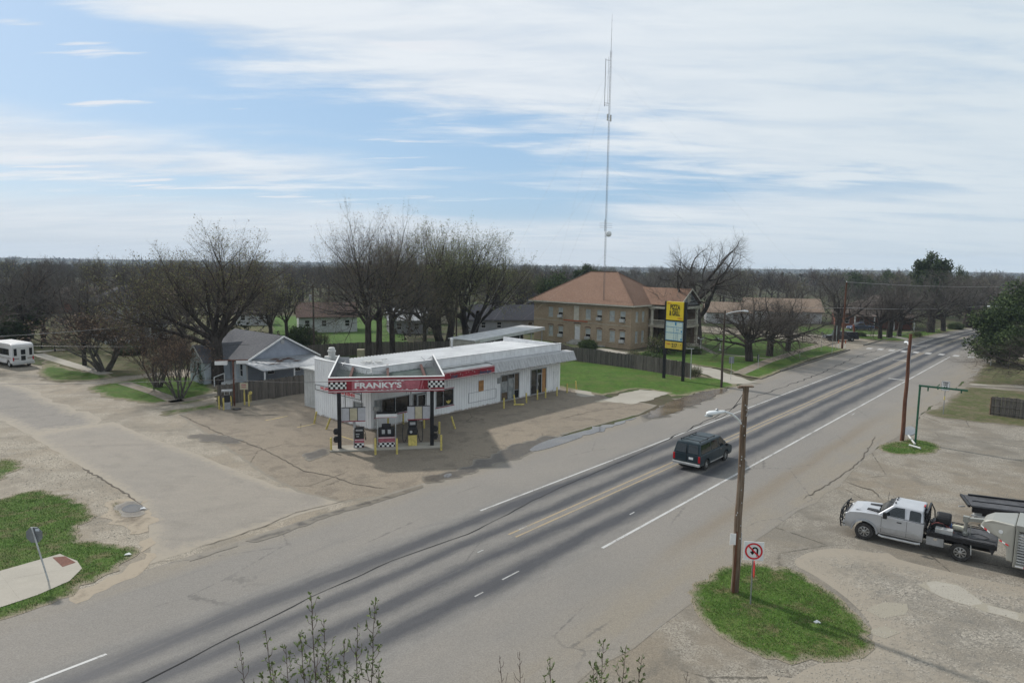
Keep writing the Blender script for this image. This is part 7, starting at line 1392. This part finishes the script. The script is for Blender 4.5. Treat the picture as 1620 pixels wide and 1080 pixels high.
# light versions for the woods further out: fewer, thicker twigs
def far_sp(k, th, leaf=0): return dict(cap=(9, .2, .10, .06, .042, .03), **lvs(3.4, .34, dict(V0, n=6, kids=k+1), dict(seg=4, wob=.13, up=.06, end=.4, kids=5, t0=.15, ang=40, ratio=.6, n=4, rr=.8), dict(seg=3, wob=.14, up=.07, end=.5, kids=5, t0=.1, ang=40, ratio=.62, n=3, rr=1.1), dict(seg=2, wob=.14, up=.08, end=.6, kids=5, t0=.1, ang=38, ratio=.66, n=3, rr=1.1*th), dict(seg=1, wob=.1, up=.1, end=.5, n=3)), leaves=leaf, leafp=.5, lsize=.24, lspread=.2, lm=[2], trunk_lv=2)
proto('wood1', 51, far_sp(5, 1.1), ['bark', 'twig_brown']); proto('wood2', 52, far_sp(4, 1.1, 1), ['bark', 'twig_brown', 'bud_olive']); proto('wood3', 53, far_sp(6, 1.1), ['bark', 'twig_grey']); proto('wood4', 54, far_sp(5, 1.2, 1), ['bark', 'twig_red', 'bud_brown'])
# evergreens
def clumps(n_, s, spread, mats_, tip_p=1.0, flat=1.0):
    def f(t):
        r = t.r
        for p in t.tips:
            if r.random() > tip_p: continue
            c = p+r.normal(size=3)*.1
            for k in range(n_): v = r.normal(size=3)*spread; v[2] *= flat; t.leaf(c+v, s*r.uniform(.6, 1.4), mats_[r.integers(0, len(mats_))])
    return f
spE = dict(lvs(3.0, .3, dict(V0, n=7, kids=9, angs=[60, 35, 70, 20, 50, 64, 40, 55, 28], t0=.25, ratio=1.15), dict(seg=4, wob=.12, up=.05, end=.4, kids=6, t0=.1, ang=42, ratio=.58, n=4, rr=.7), dict(seg=3, wob=.14, up=.05, end=.4, kids=5, t0=.1, ang=42, ratio=.62, n=3), dict(seg=2, wob=.14, up=.05, end=.5, kids=4, t0=.1, ang=42, ratio=.66, n=3), dict(seg=1, end=.5, n=3)), post=clumps(14, .27, .24, [2, 2, 3, 3, 3]), trunk_lv=1)
proto('evergreen', 61, spE, ['bark', 'twig_brown', 'leaf_dark', 'leaf_mid'])
spP = dict(lvs(10.5, .35, dict(seg=8, wob=.04, up=.05, end=.35, kids=26, t0=.32, ang=72, ratio=.36, n=7, rr=.35), dict(seg=4, wob=.12, up=.10, end=.4, kids=6, t0=.3, ang=45, ratio=.45, n=4), dict(seg=2, wob=.12, up=.08, end=.5, kids=4, t0=.2, ang=45, ratio=.6, n=3), dict(seg=1, end=.5, n=3)), post=clumps(20, .46, .42, [2, 2, 3], flat=.6), trunk_lv=1)
proto('pine', 71, spP, ['bark', 'twig_brown', 'leaf_dark', 'leaf_mid'])
spB = dict(lvs(.5, .05, dict(seg=2, wob=.1, up=.0, end=.7, kids=4, t0=.1, ang=45, ratio=1.0, n=4), dict(seg=3, wob=.14, up=.03, end=.5, kids=5, t0=.1, ang=40, ratio=.75, n=3), dict(seg=2, wob=.14, up=.03, end=.5, kids=4, t0=.1, ang=40, ratio=.7, n=3), dict(seg=1, end=.5, n=3)), stems=[(.3*math.cos(a), .3*math.sin(a), .6*math.cos(a), .6*math.sin(a), 1) for a in (0, 1.1, 2.3, 3.4, 4.4, 5.4)], post=clumps(9, .11, .10, [2, 3, 3]), trunk_lv=1)
proto('bush', 81, spB, ['bark', 'twig_brown', 'leaf_dark', 'leaf_mid'])
spB2 = dict(spB); spB2['post'] = clumps(2, .09, .10, [2, 3], .7); proto('thin_bush', 82, spB2, ['bark', 'twig_brown', 'leaf_mid', 'bud_olive'])
def plant(key, x, y, H, Wd, rz, label, cat='tree', name='bare_tree', group=None, parts=True, z=0, tilt=0):
    P = SP[key]; s = (Wd/P['W'], Wd/P['W'], H/P['H']); 
    if parts:
        t = bpy.data.objects.new(name, None); COL.objects.link(t)
        for me, nm in zip(P['m'], ('trunk', 'crown')): o = bpy.data.objects.new(nm, me); COL.objects.link(o); o.parent = t
    else:
        if 'one' not in P:
            a, b = P['m']; me = bpy.data.meshes.new('tree'); na = len(a.vertices); va = [tuple(v.co) for v in a.vertices]+[tuple(v.co) for v in b.vertices]
            fa = [tuple(p.vertices) for p in a.polygons]+[tuple(i+na for i in p.vertices) for p in b.polygons]; me.from_pydata(va, [], fa)
            for m in P['mats']: me.materials.append(MATS[m])
            me.polygons.foreach_set('material_index', [p.material_index for p in a.polygons]+[p.material_index for p in b.polygons]); me.update(); P['one'] = me
        t = bpy.data.objects.new(name, P['one']); COL.objects.link(t)
    t.location = (x, y, z); t.scale = s; t.rotation_euler = (tilt, 0, rz); tag(t, label, cat, group); return t
def at(key, px, py, pyt, wpx, rz, label, name='bare_tree', cat='tree', tilt=0, hk=1.0):
    x, y = G(px, py); H = htop(x, y, pyt)*hk; Wd = wpx/1080*math.hypot(x, y)*.98; return plant(key, x, y, H, Wd, rz, label, cat, name, tilt=tilt)
at('vase', 345, 607, 356, 285, .3, 'very wide olive-budding tree with a fan crown beside the blue house')
at('crape', 284, 631, 530, 85, 1.2, 'small reddish-brown multi-stemmed tree on the lawn left of the blue house', 'small_tree')
at('crape', 250, 612, 515, 100, 2.4, 'low reddish-brown tree overhanging the driveway left of the blue house', 'small_tree')
at('crape', 165, 587, 488, 150, .2, 'multi-stemmed crape myrtle on the lawn in front of the two-storey white house', 'small_tree')
at('wood3', 134, 578, 415, 90, .5, 'straight-trunked dark tree left of the crape myrtle', 'bare_tree')
at('wood2', 228, 562, 402, 120, 1.5, 'olive-budding tree between the crape myrtle and the two-storey white house')
at('wood2', 455, 546, 425, 85, 1.0, 'olive-tinged tree left of the bright green lawn'); at('wood2', 428, 552, 432, 90, 3.0, 'second olive-tinged tree just over the blue house roof'); at('wood4', 648, 532, 440, 80, 2.0, 'slim reddish tree between the white house and the grey-blue garage'); at('wood1', 535, 520, 440, 70, 4.0, 'slim brown tree in front of the white house beyond the bright lawn')
at('oak', 42, 546, 408, 130, 2.2, 'dark bare tree right behind the white minibus'); at('evergreen', 20, 545, 468, 70, 1.0, 'dark leafy tree low behind the white minibus', 'evergreen_tree'); at('wood4', 70, 541, 418, 100, .4, 'thin reddish tree behind the garden lamps')
at('tall', 583, 576, 326, 205, .9, 'tall bare tree behind the canopy, left of its pale-trunked neighbour'); at('tall', 599, 573, 323, 190, 3.4, 'tall forked tree in the middle of the group behind the canopy'); at('tall', 622, 566, 336, 180, 5.0, 'tall tree with the palest trunk, right in the group behind the canopy')
at('clump', 700, 550, 350, 210, .4, 'many-stemmed olive-budding tree behind the middle of the store roof'); at('clump', 745, 543, 364, 185, 2.0, 'broad many-stemmed tree over the left end of the long carport'); at('vase', 672, 556, 398, 110, 2.9, 'smaller tree between the tall group and the many-stemmed trees')
at('vase', 824, 506, 410, 82, 4.0, 'yellow-green budding tree left of the brick building'); at('vase', 786, 500, 425, 70, 1.0, 'small round budding tree above the long carport', 'bare_tree')
at('oak', 1101, 545, 366, 185, .9, 'big bare oak with a dark twisting crown right of the brick building'); at('spread', 1185, 572, 448, 170, .2, 'low spreading bare tree with a thick trunk, nearest in the park strip'); at('spread', 1217, 564, 452, 150, 2.3, 'second low spreading bare tree in the park strip'); at('spread', 1246, 556, 458, 120, 4.1, 'furthest low spreading tree in the park strip')
at('oak', 1322, 540, 428, 110, 3.0, 'dark bare tree over the utility truck near the corner pole')
at('spread', 1392, 536, 440, 85, 1.0, 'left of three dark trees in a row before the bungalow'); at('oak', 1407, 534, 432, 85, 2.5, 'middle of three dark trees in a row before the bungalow'); at('spread', 1422, 532, 436, 90, 3.7, 'right of three dark trees in a row before the bungalow')
at('oak', 1472, 526, 424, 110, 1.7, 'leaning dark tree on the lawn inside the bend of the highway', tilt=0); at('spread', 1492, 524, 432, 90, .6, 'straight tree just right of the leaning one on the bend lawn'); at('oak', 1530, 518, 424, 120, 2.6, 'thick-trunked grey tree by the dark car at the bend')
at('evergreen', 1580, 574, 470, 84, .3, 'dark green juniper tree by the crosswalk on the right', 'evergreen_tree'); at('evergreen', 1636, 560, 446, 92, 2.0, 'large dark evergreen tree at the right edge behind the juniper', 'evergreen_tree')
at('spread', 1636, 606, 505, 150, 1.1, 'grey bare tree reaching in from the right edge in front of the juniper'); at('oak', 1600, 512, 425, 130, 5.5, 'grey-green tree behind the juniper at the far right')
# skyline evergreens, set on their own distances
def far(key, px, dist, pyt, wm, rz, label, name='pine_tree'):
    d = ray(px, 500); k = dist/math.hypot(d[0], d[1]); x, y = d[0]*k, d[1]*k; H = htop(x, y, pyt); return plant(key, x, y, H, wm, rz, label, 'tree', name, parts=True)
far('pine', 1472, 215, 400, 8.6, .5, 'tall dark pine standing above the right-hand skyline'); far('pine', 1458, 225, 422, 6, 2.2, 'lower dark pine at the left foot of the tall skyline pine'); far('evergreen', 1520, 240, 422, 6.5, 1.5, 'small rounded dark pine right of the tall skyline pine')
far('pine', 930, 170, 419, 7, 1.1, 'dark cedar tip showing above the brick building roof', 'cedar_tree'); far('evergreen', 882, 160, 431, 11, .7, 'dark live oak behind the left end of the brick building roof', 'evergreen_tree'); far('evergreen', 868, 175, 436, 9, 2.7, 'second dark live oak behind the left end of the brick roof', 'evergreen_tree')
far('evergreen', 1362, 260, 431, 14, 1.7, 'dark evergreen clump on the skyline right of the corner pole', 'evergreen_tree'); far('evergreen', 1405, 300, 428, 12, .9, 'dark evergreen clump on the skyline left of the tall pine', 'evergreen_tree')
# shrubs
for key, px, py, h_, w_, lab in (('bush', 930, 553, 1.7, 2.8, 'dark rounded shrub by the brick building steps, over the grey fence'), ('thin_bush', 1003, 569, 1.6, 2.2, 'thin reddish shrub behind the grey fence, left of the yellow sign'), ('bush', 1030, 573, 1.4, 3.2, 'low dark hedge shrub behind the grey fence left of the yellow sign'), ('thin_bush', 1100, 596, 1.5, 1.6, 'straggly shrub at the right end of the grey fence'),
                                   ('bush', 1096, 560, 1.2, 2.4, 'dark shrub beside the white porch'), ('thin_bush', 325, 606, 1.5, 1.6, 'leafless shrub under the shuttered window of the blue house'), ('bush', 478, 545, 3.2, 4.2, 'dark shrub at the left end of the bright green lawn'), ('thin_bush', 508, 546, 2.4, 2.6, 'thin shrub at the edge of the bright green lawn by the dark pole'), ('bush', 205, 560, 1.2, 3.6, 'low green shrubs along the porch of the two-storey white house'),
                                   ('thin_bush', 795, 512, 3.6, 8, 'large brown-green bush over the long carport roof'), ('bush', 1512, 521, 1.6, 3.0, 'rounded shrub on the verge at the bend'), ('thin_bush', 1452, 533, 1.2, 1.6, 'small shrub on the lawn at the bend'), ('bush', 1360, 532, .9, 2.2, 'low dark shrub on the bungalow lawn'), ('thin_bush', 1045, 560, 3.6, 4.0, 'bare branchy shrub in front of the white porch'), ('thin_bush', 1070, 556, 3.4, 3.4, 'small bare tree-like shrub behind the yellow sign')):
    x, y = G(px, py); plant(key, x, y, h_, w_, px*.7, lab, 'shrub', 'shrub')
# the woods round the town
HS = [(o.location.x, o.location.y, 9.5) for o in bpy.data.objects if o.parent is None and o.get('category') in ('house',)]+[(8, 110, 16), (20, 118, 14), (-1, 99, 9), (0, 70, 26), (-28, 76, 13)]
r = random.Random(99); used = []
KEEP = [W(p) for p in ([(430, 560), (430, 498), (615, 497), (640, 560)], [(985, 620), (1010, 520), (1110, 500), (1340, 518), (1560, 505), (1560, 620)], [(-50, 620), (-50, 556), (110, 556), (250, 600), (250, 660)], [(1330, 545), (1330, 520), (1560, 505), (1570, 545)])]
def ok(x, y, dmin):
    s, t = rt(x, y)
    if -36 < t < -5 and s < 150: return False
    if s >= 128:
        rx, ry = road(s, -21)
        if math.hypot(rx-x, ry-y) < 12 or min(math.hypot(road(s+k, -21)[0]-x, road(s+k, -21)[1]-y) for k in (-20, -10, 0, 10, 20, 40)) < 11: return False
    if any(math.hypot(x-a, y-b) < c for a, b, c in HS): return False
    P = np.array([[x, y]])
    if any(inside(P, K)[0] for K in KEEP): return False
    return all(math.hypot(x-a, y-b) > dmin for a, b in used)
LB = {'wood1': 'leafless brown tree in the woods behind the town', 'wood2': 'olive-tinged budding tree in the woods behind the town', 'wood3': 'greyish leafless tree in the woods behind the town', 'wood4': 'reddish-brown tree in the woods behind the town'}
cnt = 0
for lo, hi, num, dmin, parts in ((100, 150, 17, 9, True), (150, 240, 46, 9, True), (240, 400, 150, 8.5, False), (400, 640, 90, 11, False)):
    k = 0; tries = 0
    while k < num and tries < 6000:
        tries += 1; a = r.uniform(-42, 40); d = math.sqrt(r.uniform(lo*lo, hi*hi)); x = d*math.sin(math.radians(a)); y = d*math.cos(math.radians(a))
        if d < 150 and -14 < a < 20: continue
        if not ok(x, y, dmin): continue
        used.append((x, y)); key = r.choice(('wood1', 'wood1', 'wood2', 'wood3', 'wood4')); H = r.uniform(9.0, 13.2)*(1 if d < 250 else 1.04)
        if a < -10 and d < 200: H *= 1.05
        plant(key, x, y, H, H*r.uniform(.85, 1.15), r.uniform(0, 6), LB[key], 'tree', 'bare_tree', {'wood1': 'brown trees of the woods', 'wood2': 'budding trees of the woods', 'wood3': 'grey trees of the woods', 'wood4': 'reddish trees of the woods'}[key], parts); k += 1; cnt += 1
# undergrowth and the forest beyond, past counting
def mass(name, n_, d0, d1, hh, ww, leafs, size, mats, a0=-46, a1=44, seed=1, test=False):
    g = np.random.default_rng(seed); V = []; Fc = []; M = []; k = 0
    while k < n_:
        a = math.radians(g.uniform(a0, a1)); d = d0*(d1/d0)**g.random(); x, y = d*math.sin(a), d*math.cos(a)
        if test and not ok(x, y, 0): k += 1; continue
        k += 1; z0 = TERR(d, PI/2-a); sc_ = 1+(d/1500 if d > 500 else 0); H = hh*g.uniform(.6, 1.25); w = ww*g.uniform(.7, 1.3)*sc_; mi = int(g.integers(0, len(mats)))
        for j in range(leafs):
            u = g.normal(size=3); u /= np.linalg.norm(u); rr = g.random()**.5; c = np.array([x+u[0]*w*rr, y+u[1]*w*rr, z0+H*.5+u[2]*H*.5*rr]); s = size*sc_*g.uniform(.5, 1.3)
            p = g.normal(size=(3, 3))*s*.6; o_ = len(V); V += [tuple(c+p[0]), tuple(c+p[1]), tuple(c+p[2])]; Fc.append((o_, o_+1, o_+2)); M.append(mi)
    me = bpy.data.meshes.new(name); me.from_pydata(V, [], Fc); [me.materials.append(MATS[m]) for m in mats]; me.polygons.foreach_set('material_index', M); o = bpy.data.objects.new(name, me); COL.objects.link(o); o['kind'] = 'stuff'
mass('undergrowth', 1100, 115, 420, 2.6, 3.0, 34, .40, ['twig_brown', 'woods_far', 'twig_red', 'woods_green'], test=True, seed=3)
mass('distant_woods', 2600, 430, 1000, 7.5, 6.5, 22, 1.1, ['woods_far', 'twig_brown', 'woods_green'], seed=4)
mass('distant_woods', 3000, 950, 2750, 5, 12, 10, 1.8, ['woods_far', 'woods_green'], seed=5)
# ================================================================= LEAFY SAPLING TIPS below the camera
def shoots(label, tops, base, dist, seed):
    t = thing('sapling', label, 'sapling', (base[0], base[1], 0)); g = np.random.default_rng(seed); T = Tree(seed); B0 = np.array([0, 0, 0.]); rr = random.Random(seed)
    fork = np.array([0, 0, 5.4]); T.tube(0, [B0, np.array([.05, 0, 2.]), np.array([-.05, .04, 4.]), fork], [.11, .095, .08, .07], 10, 0)
    for px, py, dd, nleaf in tops:
        d = ray(px, py); k = dd/d[1]; top = np.array([d[0]*k-base[0], d[1]*k-base[1], HC+d[2]*k]); lean = np.array([g.uniform(-.05, .05), g.uniform(-.05, .05), 0]); low = top*np.array([.86, .9, 0])+np.array([0, 0, top[2]-1.9])+lean
        mid = (fork+low)/2+np.array([0, 0, .2]); T.tube(0, [fork, mid, low], [.045, .028, .016], 6, 0)
        P = [low+(top-low)*u+g.normal(size=3)*.018*(1-u) for u in np.linspace(0, 1, 9)]; T.tube(1, P, list(np.linspace(.010, .0026, 9)), 5, 0)
        for s in range(24):
            u = .15+.82*s/23; i = min(int(u*8), 7); p = P[i]+(P[i+1]-P[i])*(u*8-i); a = s*2.4+g.uniform(-.4, .4); L = (.42*(1-u)+.06)*g.uniform(.4, 1.4); ax = unit(top-low); sd = unit(np.array([math.cos(a), math.sin(a), .9])); Q = [p, p+sd*L*.5+g.normal(size=3)*.008, p+unit(sd+ax*.6)*L]; T.tube(1, Q, [.0045, .0032, .002], 4, 0)
            if nleaf:
                for j in range(int(nleaf*(1+L*7))):
                    q = Q[1]+(Q[2]-Q[1])*g.random() if g.random() < .8 else Q[2]; la = unit(g.normal(size=3)*.7+sd*.7+np.array([0, 0, .35])); wv = unit(np.cross(la, g.normal(size=3))); Ls = g.uniform(.034, .078); V = T.V[1]; o_ = len(V); nrm = np.cross(la, wv)*Ls*.12
                    V += [tuple(q), tuple(q+la*Ls*.35+wv*Ls*.22+nrm), tuple(q+la*Ls*.75+wv*Ls*.18+nrm), tuple(q+la*Ls), tuple(q+la*Ls*.75-wv*Ls*.18+nrm), tuple(q+la*Ls*.35-wv*Ls*.22+nrm), tuple(q+la*Ls*.5)]
                    mi = 1 if g.random() < .7 else 2; T.Fc[1] += [(o_, o_+1, o_+2, o_+3, o_+6), (o_, o_+6, o_+3, o_+4, o_+5)]; T.M[1] += [mi, mi]
    for me, nm in zip(T.meshes('s', ['stem_red', 'leaf_fresh', 'leaf_under'])['m'], ('trunk', 'crown')): o = bpy.data.objects.new(nm, me); COL.objects.link(o); o.parent = t
shoots('leafy sapling with upright reddish shoots rising at the bottom left of centre', [(492, 938, 8.8, 2), (594, 948, 8.5, 3), (420, 996, 8.9, 2), (378, 1016, 9.0, 1), (452, 1020, 8.6, 3), (512, 978, 9.2, 2), (545, 1010, 8.6, 3), (475, 1000, 8.3, 3), (600, 1045, 8.9, 2), (566, 984, 8.8, 2), (430, 1046, 8.4, 3), (520, 1040, 8.4, 3)], (-2.3, 8.4), 9, 1)
shoots('smaller leafy sapling with sparse shoots peeping up at the bottom right of centre', [(955, 1012, 9.1, 3), (990, 1022, 8.9, 3), (870, 1040, 8.9, 3), (822, 1030, 9.0, 0), (790, 1036, 9.2, 0), (1016, 1036, 9.1, 2), (940, 1046, 8.6, 3), (1088, 1062, 9, 0)], (1.0, 8.6), 9, 2)
# ================================================================= SKY, SUN, CAMERA
w = bpy.data.worlds.new('World'); sc.world = w; w.use_nodes = True; nt = w.node_tree; nt.nodes.clear(); NW = nt.nodes; LW = nt.links
out = NW.new('ShaderNodeOutputWorld'); bg = NW.new('ShaderNodeBackground'); sky = NW.new('ShaderNodeTexSky'); sky.sky_type = 'NISHITA'; sky.sun_disc = False
SUN_AZ = (-.72, .69); EL = math.radians(38)
sky.sun_elevation = EL; sky.sun_rotation = math.atan2(SUN_AZ[0], SUN_AZ[1]); sky.air_density = 1.0; sky.dust_density = 1.0; sky.ozone_density = 1.2
tc = NW.new('ShaderNodeTexCoord'); dirv = tc.outputs['Generated']
def wm(op, a, b=None, c=None, clamp=False):
    n = NW.new('ShaderNodeMath'); n.operation = op; n.use_clamp = clamp
    for i, v in enumerate((a, b, c)):
        if v is None: continue
        if isinstance(v, (int, float)): n.inputs[i].default_value = v
        else: LW.new(v, n.inputs[i])
    return n.outputs[0]
sp = NW.new('ShaderNodeSeparateXYZ'); LW.new(dirv, sp.inputs[0]); X, Y, Z = sp.outputs
zc = wm('MAXIMUM', wm('ADD', Z, .10), .02); U = wm('DIVIDE', X, zc); V = wm('DIVIDE', Y, zc)
cb = NW.new('ShaderNodeCombineXYZ'); LW.new(U, cb.inputs[0]); LW.new(V, cb.inputs[1]); cp = cb.outputs[0]
def wn(scale, sx, sy, rot, loc=(0, 0, 0), detail=6, rough=.58, dist=.3):
    mp = NW.new('ShaderNodeMapping'); LW.new(cp, mp.inputs[0]); mp.inputs['Scale'].default_value = (sx, sy, 1); mp.inputs['Rotation'].default_value = (0, 0, rot); mp.inputs['Location'].default_value = loc
    n = NW.new('ShaderNodeTexNoise'); LW.new(mp.outputs[0], n.inputs['Vector']); n.inputs['Scale'].default_value = scale; n.inputs['Detail'].default_value = detail; n.inputs['Roughness'].default_value = rough; n.inputs['Distortion'].default_value = dist
    return n.outputs[0]
def wr(v, a, b, c, d):
    n = NW.new('ShaderNodeMapRange'); n.interpolation_type = 'SMOOTHSTEP'; LW.new(v, n.inputs[0])
    for i, k in enumerate((a, b, c, d)): n.inputs[i+1].default_value = k
    return n.outputs[0]
def wmix(f, a, b):
    n = NW.new('ShaderNodeMix'); n.data_type = 'RGBA'
    for v, i in ((f, 0), (a, 6), (b, 7)):
        if isinstance(v, (int, float)): n.inputs[i].default_value = v
        elif isinstance(v, tuple): n.inputs[i].default_value = v+(1,)
        else: LW.new(v, n.inputs[i])
    return n.outputs[2]
veil = wn(.42, 1, 1.7, .45, (1.3, .4, 0), 7, .6, .5); fine = wn(1.6, .7, 2.2, .5, (3, 1, 0), 6, .62, .3)
left = wr(X, -.35, .42, .0, 1.0)                       # the veil thickens to the right, as on the day
cov = wm('ADD', wm('MULTIPLY', veil, 1.25), wm('MULTIPLY', fine, .35)); cov = wm('ADD', cov, wm('MULTIPLY', left, .28))
A_ = wm('DIVIDE', X, wm('MAXIMUM', Y, .05)); E_l = wm('DIVIDE', Z, wm('SQRT', wm('ADD', wm('MULTIPLY', X, X), wm('MULTIPLY', Y, Y))))
def wgauss(v, w_): return wm('EXPONENT', wm('MULTIPLY', wm('MULTIPLY', v, v), -1/(w_*w_)))
en = wm('ADD', E_l, wm('MULTIPLY', wm('SUBTRACT', fine, .5), .07))
g1 = wm('MULTIPLY', wgauss(wm('SUBTRACT', en, wm('SUBTRACT', .142, wm('MULTIPLY', A_, .14))), .070), wr(A_, -.02, .40, 1, .0))
g2 = wm('MULTIPLY', wgauss(wm('SUBTRACT', en, .082), .020), wr(A_, -.1, .25, .75, 0)); g3 = wm('MULTIPLY', wgauss(wm('SUBTRACT', en, .105), .022), wm('MULTIPLY', wr(A_, .1, .3, 0, .5), wr(A_, .5, .75, 1, 0)))
g4 = wm('MULTIPLY', wgauss(wm('SUBTRACT', en, .26), .07), wr(A_, -.78, -.42, .9, 0))
val = wm('SUBTRACT', wm('ADD', .92, wm('ADD', wm('MULTIPLY', wm('SUBTRACT', veil, .5), 1.7), wm('MULTIPLY', wm('SUBTRACT', fine, .5), 1.5))), wm('ADD', wm('ADD', wm('MULTIPLY', g1, .92), g2), wm('ADD', g3, g4)))
mask = wr(val, .02, .92, .0, 1.0)
mask = wm('MAXIMUM', mask, wr(E_l, .025, .07, .9, 0)); mask = wm('MAXIMUM', mask, wr(Y, -.1, .2, .75, 0))
puff = wn(2.2, .5, 2.2, .05, (7, 2.2, 0), 5, .5, .1); pm_ = wm('MULTIPLY', wm('MULTIPLY', wr(puff, .60, .68, 0, .9), wr(A_, -.25, .02, 1, 0)), wr(E_l, .05, .09, 0, 1)); mask = wm('MAXIMUM', mask, pm_)
sk = NW.new('ShaderNodeMix'); sk.data_type = 'RGBA'; sk.blend_type = 'MULTIPLY'; sk.inputs[0].default_value = 1
LW.new(sky.outputs[0], sk.inputs[6]); sk.inputs[7].default_value = (SKYK, SKYK, SKYK, 1)
cc = wmix(wr(fine, .35, .65, 0, 1), (.59, .655, .73), (.70, .745, .79)); cc = wmix(pm_, cc, (.72, .74, .78)); cc = wmix(wr(E_l, .0, .10, .7, 0), cc, (.60, .655, .70)); cc = wmix(wr(A_, -.1, .7, 0, .6), cc, (.545, .63, .685))
blue = wmix(.72, sk.outputs[2], (.29, .465, .68))
colr = wmix(mask, blue, cc)
LW.new(colr, bg.inputs[0]); bg.inputs[1].default_value = .88; LW.new(bg.outputs[0], out.inputs[0])
sun = bpy.data.lights.new('sun', 'SUN'); sun.energy = 2.8; sun.angle = math.radians(2.2); sun.color = (1, .955, .89)
so = bpy.data.objects.new('sun', sun); COL.objects.link(so)
d = Vector((-SUN_AZ[0]*math.cos(EL), -SUN_AZ[1]*math.cos(EL), -math.sin(EL))); so.rotation_euler = d.to_track_quat('-Z', 'Y').to_euler(); so.location = (0, 0, 80)
cam = bpy.data.cameras.new('camera'); co = bpy.data.objects.new('camera', cam); COL.objects.link(co)
co.matrix_world = Matrix(((_r[0], _u[0], -_f[0], 0), (_r[1], _u[1], -_f[1], 0), (_r[2], _u[2], -_f[2], HC), (0, 0, 0, 1)))
cam.sensor_width = 36; cam.sensor_fit = 'HORIZONTAL'; cam.lens = 24; cam.clip_start = .1; cam.clip_end = 9000
sc.camera = co
sc.render.resolution_x = 1024; sc.render.resolution_y = 682
sc.view_settings.view_transform = 'Standard'; sc.view_settings.look = 'None'; sc.view_settings.exposure = EXPO; sc.view_settings.gamma = 1
sc.cycles.max_bounces = 5; sc.cycles.diffuse_bounces = 2; sc.cycles.glossy_bounces = 2; sc.cycles.transparent_max_bounces = 6; sc.cycles.volume_bounces = 0
if HAZE:
    m = MB(); m.box(-2980, 2980, -2980, 2980, -22.0, 62.0); hz_ = m.build('haze', 'dark_gap', uv=False); hz_['kind'] = 'stuff'
    hm = bpy.data.materials.new('haze'); hm.use_nodes = True; t = hm.node_tree; t.nodes.clear(); o_ = t.nodes.new('ShaderNodeOutputMaterial'); v = t.nodes.new('ShaderNodeVolumePrincipled')
    v.inputs['Color'].default_value = (.68, .81, .97, 1); v.inputs['Density'].default_value = HAZE; v.inputs['Anisotropy'].default_value = 0; t.links.new(v.outputs[0], o_.inputs['Volume']); hz_.data.materials.clear(); hz_.data.materials.append(hm)
